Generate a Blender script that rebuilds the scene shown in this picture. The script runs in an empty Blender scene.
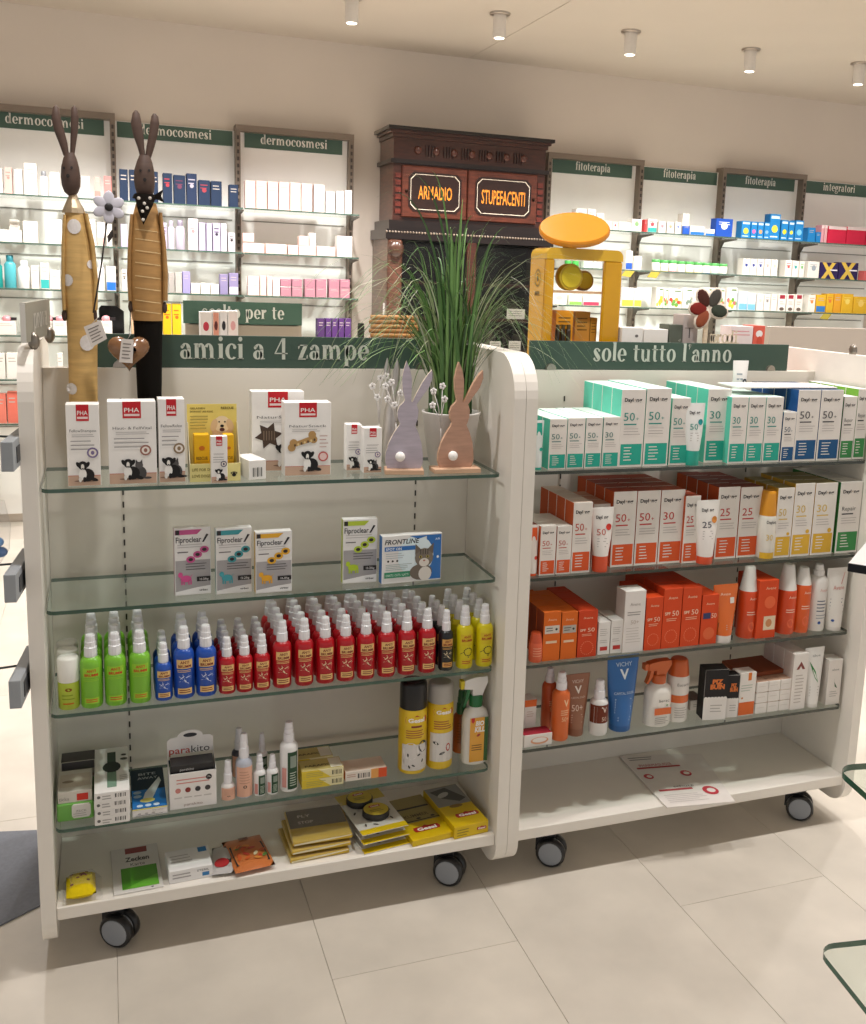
import bpy, math, random
from mathutils import Vector, Matrix

random.seed(7)
SC = bpy.context.scene
COL = SC.collection

# ------------------------------------------------------------------ camera
F_PX, PITCH, ROLL, YAW = 1013.74, 0.1786, 0.0382, 0.3696
CAM = Vector((0.1309, -2.1333, 1.4957))
OX, OY = 61.41, -47.49                      # principal point offset (the photo is cropped)
_cp, _sp, _cy, _sy = math.cos(PITCH), math.sin(PITCH), math.cos(YAW), math.sin(YAW)
FWD = Vector((_sy * _cp, _cy * _cp, -_sp))
_r0 = Vector((_cy, -_sy, 0)); _u0 = _r0.cross(FWD)
_c, _s = math.cos(ROLL), math.sin(ROLL)
RGT = _c * _r0 + _s * _u0
UPV = -_s * _r0 + _c * _u0
cam_d = bpy.data.cameras.new('camera')
cam = bpy.data.objects.new('camera', cam_d); COL.objects.link(cam)
m = Matrix((RGT, UPV, -FWD)).transposed().to_4x4(); m.translation = CAM
cam.matrix_world = m
cam_d.sensor_fit = 'VERTICAL'; cam_d.sensor_height = 36.0
cam_d.lens = 36.0 * F_PX / 1024
cam_d.shift_x = -OX / 1024; cam_d.shift_y = OY / 1024
cam_d.clip_start = 0.05; cam_d.clip_end = 60
SC.camera = cam

# ------------------------------------------------------------------ world, lights, exposure
SC.view_settings.view_transform = 'Standard'
SC.view_settings.look = 'None'
SC.view_settings.gamma = 1.0
SC.view_settings.exposure = 0.58
SC.view_settings.use_curve_mapping = False
world = bpy.data.worlds.new('shop_surroundings'); SC.world = world
world.use_nodes = True
bg = world.node_tree.nodes['Background']
bg.inputs[0].default_value = (1.0, 0.985, 0.98, 1)
bg.inputs[1].default_value = 0.40

WALL_Y, CEIL_Z = 4.30, 2.884
SPOT_W, BAY_W = 44.0, 1.1
def down_lamp(x, y, watts, name='ceiling_spot_light'):
    d = bpy.data.lights.new(name, 'SPOT'); d.energy = watts; d.color = (1.0, 0.965, 0.945)
    d.spot_size = math.radians(125); d.spot_blend = 0.7; d.shadow_soft_size = 0.045
    o = bpy.data.objects.new(name, d); COL.objects.link(o)
    o.location = (x, y, CEIL_Z - 0.13)
    return o

# ------------------------------------------------------------------ pixel -> point
def ray(x, y): return (x - 433 - OX) * RGT - (y - 512 - OY) * UPV + F_PX * FWD
def onY(x, y, Y):
    d = ray(x, y); return CAM + d * ((Y - CAM.y) / d.y)
def onZ(x, y, Z):
    d = ray(x, y); return CAM + d * ((Z - CAM.z) / d.z)
def onX(x, y, X):
    d = ray(x, y); return CAM + d * ((X - CAM.x) / d.x)

# ------------------------------------------------------------------ colours and materials
_cc = {}
def C(h):
    if not isinstance(h, str): return h
    if h not in _cc:
        o = []
        for i in (0, 2, 4):
            v = int(h[i:i + 2], 16) / 255
            o.append(v / 12.92 if v <= .04045 else ((v + .055) / 1.055) ** 2.4)
        _cc[h] = (o[0], o[1], o[2], 1.0)
    return _cc[h]

def mat(name, rough=.5, metal=0.0, spec=.5, noise=0.0, nscale=60, bump=0.0, bscale=200, trans=0.0, coat=0.0, alpha=1.0, rnd=0.0):
    M = bpy.data.materials.new(name); M.use_nodes = True
    nt = M.node_tree; N = nt.nodes; L = nt.links
    b = N['Principled BSDF']
    a = N.new('ShaderNodeAttribute'); a.attribute_name = 'Col'
    src = a.outputs['Color']
    if noise or rnd:
        mx = N.new('ShaderNodeMix'); mx.data_type = 'RGBA'; mx.blend_type = 'MULTIPLY'; mx.inputs[0].default_value = 1.0
        L.new(src, mx.inputs[6])
        if noise:
            tc = N.new('ShaderNodeTexCoord'); ns = N.new('ShaderNodeTexNoise'); ns.inputs['Scale'].default_value = nscale
            ns.inputs['Detail'].default_value = 5
            L.new(tc.outputs['Object'], ns.inputs['Vector'])
            mr = N.new('ShaderNodeMapRange'); mr.inputs[3].default_value = 1 - noise; mr.inputs[4].default_value = 1 + noise
            mr.inputs[1].default_value = .25; mr.inputs[2].default_value = .75
            L.new(ns.outputs['Fac'], mr.inputs[0]); val = mr.outputs[0]
        if rnd:
            oi = N.new('ShaderNodeObjectInfo'); m2 = N.new('ShaderNodeMapRange')
            m2.inputs[3].default_value = 1 - rnd; m2.inputs[4].default_value = 1 + rnd
            L.new(oi.outputs['Random'], m2.inputs[0])
            if noise:
                mu = N.new('ShaderNodeMath'); mu.operation = 'MULTIPLY'
                L.new(val, mu.inputs[0]); L.new(m2.outputs[0], mu.inputs[1]); val = mu.outputs[0]
            else: val = m2.outputs[0]
        L.new(val, mx.inputs[7]); src = mx.outputs[2]
    L.new(src, b.inputs['Base Color'])
    b.inputs['Roughness'].default_value = rough; b.inputs['Metallic'].default_value = metal
    b.inputs['Specular IOR Level'].default_value = spec
    if coat: b.inputs['Coat Weight'].default_value = coat; b.inputs['Coat Roughness'].default_value = .1
    if trans: b.inputs['Transmission Weight'].default_value = trans
    if alpha < 1: b.inputs['Alpha'].default_value = alpha
    if bump:
        tc2 = N.new('ShaderNodeTexCoord'); n2 = N.new('ShaderNodeTexNoise'); n2.inputs['Scale'].default_value = bscale
        n2.inputs['Detail'].default_value = 4
        L.new(tc2.outputs['Object'], n2.inputs['Vector'])
        bp = N.new('ShaderNodeBump'); bp.inputs['Strength'].default_value = bump; bp.inputs['Distance'].default_value = .002
        L.new(n2.outputs['Fac'], bp.inputs['Height']); L.new(bp.outputs[0], b.inputs['Normal'])
    return M

def grain_mat(name, rough=.45, stretch=(3, 3, 40), amt=.35, coat=0.0):
    M = bpy.data.materials.new(name); M.use_nodes = True
    nt = M.node_tree; N = nt.nodes; L = nt.links; b = N['Principled BSDF']
    a = N.new('ShaderNodeAttribute'); a.attribute_name = 'Col'
    tc = N.new('ShaderNodeTexCoord'); mp = N.new('ShaderNodeMapping'); mp.inputs['Scale'].default_value = stretch
    ns = N.new('ShaderNodeTexNoise'); ns.inputs['Scale'].default_value = 6; ns.inputs['Detail'].default_value = 8
    L.new(tc.outputs['Object'], mp.inputs[0]); L.new(mp.outputs[0], ns.inputs['Vector'])
    mr = N.new('ShaderNodeMapRange'); mr.inputs[1].default_value = .3; mr.inputs[2].default_value = .7
    mr.inputs[3].default_value = 1 - amt; mr.inputs[4].default_value = 1 + amt
    L.new(ns.outputs['Fac'], mr.inputs[0])
    mx = N.new('ShaderNodeMix'); mx.data_type = 'RGBA'; mx.blend_type = 'MULTIPLY'; mx.inputs[0].default_value = 1
    L.new(a.outputs['Color'], mx.inputs[6]); L.new(mr.outputs[0], mx.inputs[7]); L.new(mx.outputs[2], b.inputs['Base Color'])
    b.inputs['Roughness'].default_value = rough
    if coat: b.inputs['Coat Weight'].default_value = coat; b.inputs['Coat Roughness'].default_value = .15
    return M

def glass_mat(name, tint=(.955, .985, .97), refl=.9, body=0.025, bodycol=(.55, .75, .65)):
    """flat pane glass: clear sheet, fresnel mirror on its faces, a trace of body colour"""
    M = bpy.data.materials.new(name); M.use_nodes = True
    nt = M.node_tree; N = nt.nodes; L = nt.links
    N.remove(N['Principled BSDF']); out = N['Material Output']
    t = N.new('ShaderNodeBsdfTransparent'); t.inputs[0].default_value = (*tint, 1)
    g = N.new('ShaderNodeBsdfGlossy'); g.inputs['Roughness'].default_value = .03
    fr = N.new('ShaderNodeFresnel'); fr.inputs[0].default_value = 1.45
    mu = N.new('ShaderNodeMath'); mu.operation = 'MULTIPLY'; mu.inputs[1].default_value = refl
    gm = N.new('ShaderNodeNewGeometry'); iv = N.new('ShaderNodeMath'); iv.operation = 'SUBTRACT'; iv.inputs[0].default_value = 1.0
    L.new(gm.outputs['Backfacing'], iv.inputs[1])
    m0 = N.new('ShaderNodeMath'); m0.operation = 'MULTIPLY'; L.new(fr.outputs[0], m0.inputs[0]); L.new(iv.outputs[0], m0.inputs[1])
    L.new(m0.outputs[0], mu.inputs[0])
    df = N.new('ShaderNodeBsdfDiffuse'); df.inputs[0].default_value = (*bodycol, 1)
    m1 = N.new('ShaderNodeMixShader'); m1.inputs[0].default_value = body
    L.new(t.outputs[0], m1.inputs[1]); L.new(df.outputs[0], m1.inputs[2])
    m2 = N.new('ShaderNodeMixShader'); L.new(mu.outputs[0], m2.inputs[0]); L.new(m1.outputs[0], m2.inputs[1]); L.new(g.outputs[0], m2.inputs[2])
    L.new(m2.outputs[0], out.inputs[0])
    return M

def emit_mat(name, col, s):
    M = bpy.data.materials.new(name); M.use_nodes = True
    b = M.node_tree.nodes['Principled BSDF']
    b.inputs['Base Color'].default_value = (*col, 1); b.inputs['Emission Color'].default_value = (*col, 1)
    b.inputs['Emission Strength'].default_value = s
    return M

M_CARD = mat('printed_card', .55, spec=.3, noise=.03, nscale=35)
M_GLOSS = mat('glossy_card', .3, spec=.4, noise=.02, nscale=35, coat=.2)
M_PLAS = mat('moulded_plastic', .3, noise=.02, nscale=25)
M_MATTE = mat('matte_plastic', .6, noise=.03)
M_LAM = mat('white_laminate', .42, noise=.015, nscale=9)
M_WALL = mat('wall_paint', .85, spec=.2, noise=.02, nscale=2.5, bump=.05, bscale=300)
M_TILE = mat('stone_tile', .45, noise=.13, nscale=4.5, bump=.03, bscale=90, rnd=.035)
M_METAL = mat('brushed_metal', .35, metal=.85, noise=.05)
M_STEEL = mat('painted_steel', .5, noise=.03)
M_FAB = mat('cloth', .9, spec=.1, noise=.08, nscale=120, bump=.3, bscale=500)
M_DKWOOD = grain_mat('dark_polished_wood', .3, (2, 2, 14), .35, .4)
M_LTWOOD = grain_mat('pale_plywood', .6, (3, 3, 22), .12)
M_LEAF = mat('leaf', .5, noise=.15, nscale=14)
M_GLASS = glass_mat('clear_pane')
M_PANE = glass_mat('old_cabinet_glass', (.8, .8, .78), .25, .02, (.2, .2, .2))
M_GEDGE = mat('green_glass_edge', .12, noise=.15, nscale=25)
M_FILM = glass_mat('clear_film', (.97, .97, .97), 1.0, .06, (.9, .9, .9))
M_FROST = mat('translucent_plastic', .35, trans=.35)
M_AMBER = mat('amber_acrylic', .2, trans=.25, noise=.02)
M_SIGN = mat('sign_board', .55, noise=.02)
M_LED = emit_mat('led_strip_glow', (1, .93, .82), 6.0)
M_LENS = emit_mat('spot_lens_glow', (1, .9, .75), 4.0)

# ------------------------------------------------------------------ text outlines
_tc = {}
def sans(s, bold=0.0):
    k = (s, bold)
    if k in _tc: return _tc[k]
    cu = bpy.data.curves.new('t', 'FONT'); cu.body = s; cu.size = 1.0; cu.resolution_u = 2; cu.offset = bold
    o = bpy.data.objects.new('t', cu); COL.objects.link(o)
    dg = bpy.context.evaluated_depsgraph_get()
    me = o.evaluated_get(dg).to_mesh()
    vs = [(v.co.x / .73, v.co.y / .73) for v in me.vertices]
    fs = [tuple(p.vertices) for p in me.polygons]
    o.evaluated_get(dg).to_mesh_clear()
    bpy.data.objects.remove(o); bpy.data.curves.remove(cu)
    x0 = min(v[0] for v in vs); x1 = max(v[0] for v in vs)
    _tc[k] = ([(x - x0, y) for x, y in vs], fs, x1 - x0)
    return _tc[k]

# display serif with thick stems and hair-thin joins, drawn from strokes
T_, H_ = .30, .085
def _ring(cx, cy, rx, ry, a0=0, a1=360, tk=T_, th=H_, n=None):
    n = n or max(6, int(abs(a1 - a0) / 15)); V = []; Fc = []
    for i in range(n + 1):
        a = math.radians(a0 + (a1 - a0) * i / n); c, s = math.cos(a), math.sin(a)
        V += [(cx + rx * c, cy + ry * s), (cx + (rx - tk) * c, cy + (ry - th) * s)]
    for i in range(n):
        q = (2 * i, 2 * i + 2, 2 * i + 3, 2 * i + 1)
        Fc.append(q if a1 > a0 else q[::-1])
    return V, Fc
def _rect(x0, x1, y0, y1): return [(x0, y0), (x1, y0), (x1, y1), (x0, y1)], [(0, 1, 2, 3)]
def _ply(*p): return list(p), [tuple(range(len(p)))]
def _ball(cx, cy, r): 
    return [(cx + r * math.cos(i * math.pi / 6), cy + r * math.sin(i * math.pi / 6)) for i in range(12)], [tuple(range(12))]
def _stem(x, y0, y1, serif=True):
    return [_rect(x, x + T_, y0, y1)] + ([_rect(x - .09, x + T_ + .09, y0, y0 + .05)] if serif else []) + [_ply((x - .1, y1 - .03), (x + .02, y1 - .12), (x + .02, y1))]
def _arch(x, w): return [_ring(x + w / 2, .55, w / 2, .47, 0, 150)]
GL = {
 'o': (1.0, [_ring(.5, .5, .5, .53)]),
 'c': (.85, [_ring(.5, .5, .5, .53, 52, 312), _ball(.74, .78, .13)]),
 'e': (.92, [_ring(.48, .5, .48, .53, 3, 318), _rect(.2, .93, .46, .53)]),
 'a': (.95, [_rect(.55, .82, 0, .68), _ring(.43, .64, .39, .38, 0, 150, T_), _ball(.17, .77, .12), _ring(.37, .29, .37, .31, 0, 360, T_ * .9), _rect(.8, .93, 0, .07)]),
 'm': (1.75, _stem(.08, 0, 1.0) + _arch(.2, .72) + [_rect(.65, .92, 0, .56), _rect(.58, .99, 0, .05)] + _arch(.78, .74) + [_rect(1.25, 1.52, 0, .56), _rect(1.16, 1.61, 0, .05)]),
 'n': (1.15, _stem(.08, 0, 1.0) + _arch(.2, .75) + [_rect(.68, .95, 0, .56), _rect(.59, 1.04, 0, .05)]),
 'r': (.78, _stem(.08, 0, 1.0) + [_ring(.58, .62, .3, .4, 70, 170), _ball(.62, .88, .13)]),
 'u': (1.12, [_rect(.08, .35, .4, 1.0), _rect(-.02, .35, .95, 1.0), _ring(.46, .42, .38, .45, 180, 330), _rect(.7, .97, 0, 1.0), _rect(.6, .97, .95, 1.0), _rect(.95, 1.07, 0, .06)]),
 'i': (.5, _stem(.1, 0, 1.0) + [_ball(.24, 1.32, .16)]),
 'l': (.48, _stem(.1, 0, 1.5)),
 'd': (1.08, [_ring(.46, .5, .46, .53), _rect(.68, .95, 0, 1.5), _rect(.56, .95, 1.44, 1.5), _rect(.93, 1.05, 0, .06)]),
 'p': (1.1, _stem(.08, -.45, 1.0) + [_ring(.6, .5, .46, .53)]),
 't': (.72, [_rect(.16, .43, .25, 1.3), _rect(0, .66, .93, 1.0), _ring(.42, .26, .26, .28, 180, 320)]),
 'f': (.68, _stem(.14, 0, 1.15) + [_ring(.45, 1.12, .32, .42, 50, 180), _ball(.58, 1.38, .12), _rect(0, .62, .93, 1.0)]),
 's': (.8, [_ring(.38, .76, .34, .27, 35, 185, .2), _ring(.4, .26, .37, .29, 0, -145, .22), _ply((.04, .72), (.14, .52), (.5, .1), (.77, .26), (.66, .46), (.28, .86)), _ball(.62, .84, .1), _ball(.14, .18, .1)]),
 'z': (.88, [_rect(.06, .82, .92, 1.0), _rect(.04, .84, 0, .08), _ply((.04, .04), (.38, .04), (.84, .97), (.5, .97)), _ply((.06, .72), (.12, .72), (.22, 1.0), (.06, 1.0)), _ply((.68, 0), (.84, 0), (.84, .32), (.78, .32))]),
 'g': (1.0, [_ring(.45, .62, .42, .4), _ring(.47, -.2, .47, .27, 0, 360, .2), _ply((.1, .3), (.25, .22), (.3, .04), (.12, .06)), _ball(.88, .95, .11)]),
 '4': (1.15, [_rect(.62, .89, 0, 1.42), _rect(.02, 1.08, .36, .44), _ply((.02, .4), (.12, .4), (.72, 1.42), (.62, 1.42))]),
 "'": (.4, [_ball(.2, 1.34, .14), _ply((.2, 1.48), (.33, 1.36), (.18, 1.02), (.13, 1.02))]),
 'v': (.95, [_ply((.0, 1.0), (.3, 1.0), (.58, 0), (.44, 0)), _ply((.46, 0), (.58, 0), (.9, 1.0), (.82, 1.0)), _rect(-.05, .38, .95, 1.0), _rect(.68, 1.0, .95, 1.0)]),
 ' ': (.55, []),
}
def serif(s):
    k = (s, 'serif')
    if k in _tc: return _tc[k]
    V = []; Fs = []; x = 0
    for ch in s:
        w, prims = GL[ch]
        for pv, pf in prims:
            b = len(V); V += [(x + a, c) for a, c in pv]; Fs += [tuple(b + i for i in f) for f in pf]
        x += w + .1
    _tc[k] = (V, Fs, x - .1)
    return _tc[k]

# ------------------------------------------------------------------ mesh builder
class MB:
    def __init__(s, wrap=None, eps=0.0003):
        s.v = []; s.f = []; s.c = []; s.mi = []; s.sm = []; s.lay = eps; s.wrap = wrap
    def add(s, vs, fs, col, mi=0, smooth=False):
        b = len(s.v); s.v += [tuple(p) for p in vs]
        multi = isinstance(col, list)
        for i, f in enumerate(fs):
            s.f.append(tuple(b + j for j in f)); s.c.append(C(col[i] if multi else col)); s.mi.append(mi); s.sm.append(smooth)
        return s
    def box(s, x0, x1, y0, y1, z0, z1, col, front=None, left=None, top=None, right=None, mi=0):
        vs = [(x0, y0, z0), (x1, y0, z0), (x1, y1, z0), (x0, y1, z0), (x0, y0, z1), (x1, y0, z1), (x1, y1, z1), (x0, y1, z1)]
        fs = [(0, 1, 5, 4), (1, 2, 6, 5), (2, 3, 7, 6), (3, 0, 4, 7), (4, 5, 6, 7), (3, 2, 1, 0)]
        return s.add(vs, fs, [front or col, right or left or col, col, left or col, top or col, col], mi)
    def cbox(s, x0, x1, y0, y1, z0, z1, col, b=.0012, front=None, left=None, top=None, mi=0):
        """box with chamfered edges"""
        X = (x0, x1); Y = (y0, y1); Z = (z0, z1); sg = (1, -1); V = []; I = {}
        for i in (0, 1):
            for j in (0, 1):
                for k in (0, 1):
                    p = (X[i], Y[j], Z[k])
                    for ax in range(3):
                        q = [p[0] + sg[i] * b, p[1] + sg[j] * b, p[2] + sg[k] * b]; q[ax] = p[ax]
                        I[i, j, k, ax] = len(V); V.append(tuple(q))
        g = lambda i, j, k, a: I[i, j, k, a]
        L = left or col; Fr = front or col; Tp = top or col
        fs = []; cs = []
        def A(f, c): fs.append(f); cs.append(c)
        A((g(0,0,0,1), g(1,0,0,1), g(1,0,1,1), g(0,0,1,1)), Fr); A((g(1,1,0,1), g(0,1,0,1), g(0,1,1,1), g(1,1,1,1)), col)
        A((g(0,1,0,0), g(0,0,0,0), g(0,0,1,0), g(0,1,1,0)), L); A((g(1,0,0,0), g(1,1,0,0), g(1,1,1,0), g(1,0,1,0)), L)
        A((g(0,0,1,2), g(1,0,1,2), g(1,1,1,2), g(0,1,1,2)), Tp); A((g(0,1,0,2), g(1,1,0,2), g(1,0,0,2), g(0,0,0,2)), col)
        for i in (0, 1):
            for j in (0, 1):
                f = (g(i,j,0,0), g(i,j,1,0), g(i,j,1,1), g(i,j,0,1)); A(f if (i + j) % 2 == 0 else f[::-1], Fr)
        for i in (0, 1):
            for k in (0, 1):
                f = (g(i,0,k,2), g(i,1,k,2), g(i,1,k,0), g(i,0,k,0)); A(f if (i + k) % 2 == 0 else f[::-1], Tp if k else col)
        for j in (0, 1):
            for k in (0, 1):
                f = (g(0,j,k,1), g(1,j,k,1), g(1,j,k,2), g(0,j,k,2)); A(f if (j + k) % 2 == 0 else f[::-1], Fr if j == 0 else col)
        for i in (0, 1):
            for j in (0, 1):
                for k in (0, 1):
                    f = (g(i,j,k,0), g(i,j,k,1), g(i,j,k,2)); A(f if (i + j + k) % 2 == 0 else f[::-1], col)
        return s.add(V, fs, cs, mi)
    def loft(s, secs, col, n=16, cap=True, smooth=True, mi=0, p=1.0):
        """secs: (cx, cy, rx, ry, z) ; col: one colour or one per band; p<1 squares the section"""
        vs = []
        def q(t): return math.copysign(abs(t) ** p, t)
        for cx, cy, rx, ry, z in secs:
            for i in range(n):
                a = 2 * math.pi * i / n
                vs.append((cx + rx * q(math.cos(a)), cy + ry * q(math.sin(a)), z))
        fs = []; cs = []
        for k in range(len(secs) - 1):
            for i in range(n):
                j = (i + 1) % n
                fs.append((k * n + i, k * n + j, (k + 1) * n + j, (k + 1) * n + i)); cs.append(col[k] if isinstance(col, list) else col)
        s.add(vs, fs, cs, mi, smooth)
        if cap:
            b = len(vs); c0 = col[0] if isinstance(col, list) else col; c1 = col[-1] if isinstance(col, list) else col
            s.add(vs[:n], [tuple(range(n))[::-1]], c0, mi); s.add(vs[-n:], [tuple(range(n))], c1, mi)
        return s
    def lathe(s, prof, col, n=16, cx=0, cy=0, **k):
        return s.loft([(cx, cy, r, r, z) for r, z in prof], col, n, **k)
    def prism(s, pts, y0, y1, col, side=None, mi=0):
        """outline in x,z (counter-clockwise seen from -y) extruded along y"""
        n = len(pts)
        vs = [(x, y0, z) for x, z in pts] + [(x, y1, z) for x, z in pts]
        fs = [tuple(range(n)), tuple(range(2 * n - 1, n - 1, -1))] + [(i, i + n, (i + 1) % n + n, (i + 1) % n) for i in range(n)]
        return s.add(vs, fs, [col, col] + [side or col] * n, mi)
    def prismx(s, pts, x0, x1, col, side=None, mi=0, smooth=False):
        """outline in y,z extruded along x"""
        n = len(pts)
        vs = [(x0, y, z) for y, z in pts] + [(x1, y, z) for y, z in pts]
        fs = [tuple(range(n)), tuple(range(2 * n - 1, n - 1, -1))] + [(i, i + n, (i + 1) % n + n, (i + 1) % n) for i in range(n)]
        return s.add(vs, fs, [col, col] + [side or col] * n, mi)
    def prismz(s, pts, z0, z1, col, side=None, mi=0, smi=None):
        n = len(pts)
        vs = [(x, y, z0) for x, y in pts] + [(x, y, z1) for x, y in pts]
        s.add(vs, [tuple(range(n))[::-1], tuple(range(n, 2 * n))], col, mi)
        return s.add(vs, [(i, (i + 1) % n, (i + 1) % n + n, i + n) for i in range(n)], side or col, mi if smi is None else smi)
    def tube(s, pts, r, col, n=6, mi=0):
        P = [Vector(p) for p in pts]; vs = []; up = Vector((0.13, .31, .94)).normalized()
        for i, p in enumerate(P):
            d = (P[min(i + 1, len(P) - 1)] - P[max(i - 1, 0)]).normalized()
            a = d.cross(up)
            if a.length < 1e-3: a = d.cross(Vector((1, 0, 0)))
            a.normalize(); b = d.cross(a)
            rr = r[i] if isinstance(r, (list, tuple)) else r
            for k in range(n):
                t = 2 * math.pi * k / n; vs.append(tuple(p + rr * (a * math.cos(t) + b * math.sin(t))))
        fs = [(k * n + i, k * n + (i + 1) % n, (k + 1) * n + (i + 1) % n, (k + 1) * n + i) for k in range(len(P) - 1) for i in range(n)]
        fs += [tuple(range(n))[::-1], tuple(range((len(P) - 1) * n, len(P) * n))]
        return s.add(vs, fs, col, mi, True)
    def ball(s, c, r, col, n=12, m=8, sc=(1, 1, 1), mi=0):
        secs = []
        vs = [(c[0], c[1], c[2] - r * sc[2])]
        for k in range(1, m):
            t = -math.pi / 2 + math.pi * k / m
            for i in range(n):
                a = 2 * math.pi * i / n
                vs.append((c[0] + r * sc[0] * math.cos(t) * math.cos(a), c[1] + r * sc[1] * math.cos(t) * math.sin(a), c[2] + r * sc[2] * math.sin(t)))
        vs.append((c[0], c[1], c[2] + r * sc[2])); fs = []
        for i in range(n): fs.append((0, 1 + (i + 1) % n, 1 + i))
        for k in range(m - 2):
            for i in range(n): fs.append((1 + k * n + i, 1 + k * n + (i + 1) % n, 1 + (k + 1) * n + (i + 1) % n, 1 + (k + 1) * n + i))
        l = len(vs) - 1
        for i in range(n): fs.append((l, 1 + (m - 2) * n + i, 1 + (m - 2) * n + (i + 1) % n))
        return s.add(vs, fs, col, mi, True)
    # ---- flat print, drawn on the plane y = 0 facing -y (or wrapped round a cylinder)
    def _p(s, x, z):
        if s.wrap:
            r = s.wrap + s.lay; a = x / s.wrap
            return (r * math.sin(a), -r * math.cos(a), z)
        return (x, -s.lay, z)
    def nxt(s): s.lay += .00007
    def rect(s, x0, x1, z0, z1, col):
        k = 8 if s.wrap else 1
        for i in range(k):
            a = x0 + (x1 - x0) * i / k; b = x0 + (x1 - x0) * (i + 1) / k
            s.add([s._p(a, z0), s._p(b, z0), s._p(b, z1), s._p(a, z1)], [(0, 1, 2, 3)], col)
        s.nxt(); return s
    def pg(s, pts, col):
        s.add([s._p(x, z) for x, z in pts], [tuple(range(len(pts)))], col); s.nxt(); return s
    def ell(s, cx, cz, rx, rz, col, n=16, rot=0):
        c, q = math.cos(rot), math.sin(rot); P = []
        for i in range(n):
            a = 2 * math.pi * i / n; x, z = rx * math.cos(a), rz * math.sin(a); P.append((cx + x * c - z * q, cz + x * q + z * c))
        return s.pg(P, col)
    def text(s, t, x, z, h, col, w=None, al='c', bold=0.0, slant=0.0, rot=0.0, fn=None):
        V, Fs, tw = (fn or sans)(t) if fn else sans(t, bold)
        k = (w / tw) if w else h
        x0 = x - (tw * k / 2 if al == 'c' else (tw * k if al == 'r' else 0))
        c, q = math.cos(rot), math.sin(rot); P = []
        for a, b in V:
            u, v_ = x0 + a * k + slant * b * h - x, b * h
            P.append(s._p(x + u * c - v_ * q, z + u * q + v_ * c))
        s.add(P, Fs, col); s.nxt(); return s
    def lines(s, x0, x1, z, n, gap, th, col, ragged=.25):
        for i in range(n):
            s.rect(x0, x0 + (x1 - x0) * (1 - ragged * random.random()), z - i * gap - th, z - i * gap, col)
            s.lay -= .00007
        s.nxt(); return s
    def bars(s, x0, x1, z0, z1, col='222222', n=14):
        w = (x1 - x0) / n
        for i in range(n):
            if i % 2 == 0:
                s.rect(x0 + i * w, x0 + (i + (.6 if i % 3 else 1.2)) * w, z0, z1, col); s.lay -= .00007
        s.nxt(); return s
    def xf(s, M):
        s.v = [tuple(M @ Vector(p)) for p in s.v]; return s
    def mesh(s, name, mats):
        me = bpy.data.meshes.new(name); me.from_pydata(s.v, [], s.f)
        for mt in (mats if isinstance(mats, (list, tuple)) else [mats]): me.materials.append(mt)
        at = me.color_attributes.new('Col', 'FLOAT_COLOR', 'CORNER')
        buf = []
        for f, c in zip(s.f, s.c): buf += list(c) * len(f)
        at.data.foreach_set('color', buf)
        me.polygons.foreach_set('material_index', s.mi); me.polygons.foreach_set('use_smooth', s.sm)
        me.update(); return me

def link(name, data, parent=None, loc=None, rz=0.0):
    o = bpy.data.objects.new(name, data); COL.objects.link(o)
    if loc is not None: o.location = loc
    if rz: o.rotation_euler = (0, 0, rz)
    if parent is not None: o.parent = parent
    return o
def tag(o, label, cat, group=None):
    o['label'] = label; o['category'] = cat
    if group: o['group'] = group
    return o
def part(name, mb, mats, parent, world=False):
    o = link(name, mb.mesh(name, mats), parent)
    if world:
        p = parent; off = Vector((0, 0, 0))
        while p is not None: off += p.location; p = p.parent
        o.location = -off
    return o
def thing(name, mb, mats, label, cat, loc=(0, 0, 0), rz=0.0, group=None):
    return tag(link(name, mb.mesh(name, mats), None, loc, rz), label, cat, group)
def root(name, label, cat, loc=(0, 0, 0), rz=0.0, group=None):
    return tag(link(name, None, None, loc, rz), label, cat, group)
def struct(name, mb, mats, parent=None):
    o = link(name, mb.mesh(name, mats), parent)
    if parent is None: o['kind'] = 'structure'
    return o
def dup(o, loc, rz=None, label=None, group=None):
    c = o.copy(); COL.objects.link(c); c.location = loc
    if rz is not None: c.rotation_euler = (0, 0, rz)
    if label: c['label'] = label
    if group: c['group'] = group
    for ch in o.children:
        d = ch.copy(); COL.objects.link(d); d.parent = c
        for g in ch.children:
            e = g.copy(); COL.objects.link(e); e.parent = d
    return c
ORD = ['first', 'second', 'third', 'fourth', 'fifth', 'sixth', 'seventh', 'eighth', 'ninth', 'tenth', 'eleventh', 'twelfth', 'thirteenth', 'fourteenth', 'fifteenth', 'sixteenth', 'seventeenth', 'eighteenth', 'nineteenth', 'twentieth']

# ================================================================== THE ROOM
WHITE_W = 'e6ddd0'
b = MB(); b.box(-4.5, 8.5, WALL_Y, WALL_Y + .15, -.01, CEIL_Z, 'dbd0c4'); struct('wall_back', b, M_WALL)
# ceiling: boards with an open joint between them
p1 = onZ(470, 62, CEIL_Z); p2 = onZ(563, 0, CEIL_Z)
sx = (p1.x + p2.x) / 2
cs = MB(); cs.box(-4.5, 8.5, -4.5, WALL_Y + .15, CEIL_Z + .02, CEIL_Z + .12, '8f867b'); ceiling = struct('ceiling', cs, M_WALL)
for x0, x1 in ((-4.5, sx - 3.0), (sx - 2.996, sx - .002), (sx + .002, sx + 3.0), (sx + 3.004, 8.5)):
    b = MB(); b.box(x0, x1, -4.5, WALL_Y + .14, CEIL_Z, CEIL_Z + .03, 'd3c8ba'); struct('ceiling_panel', b, M_WALL, ceiling)
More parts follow.
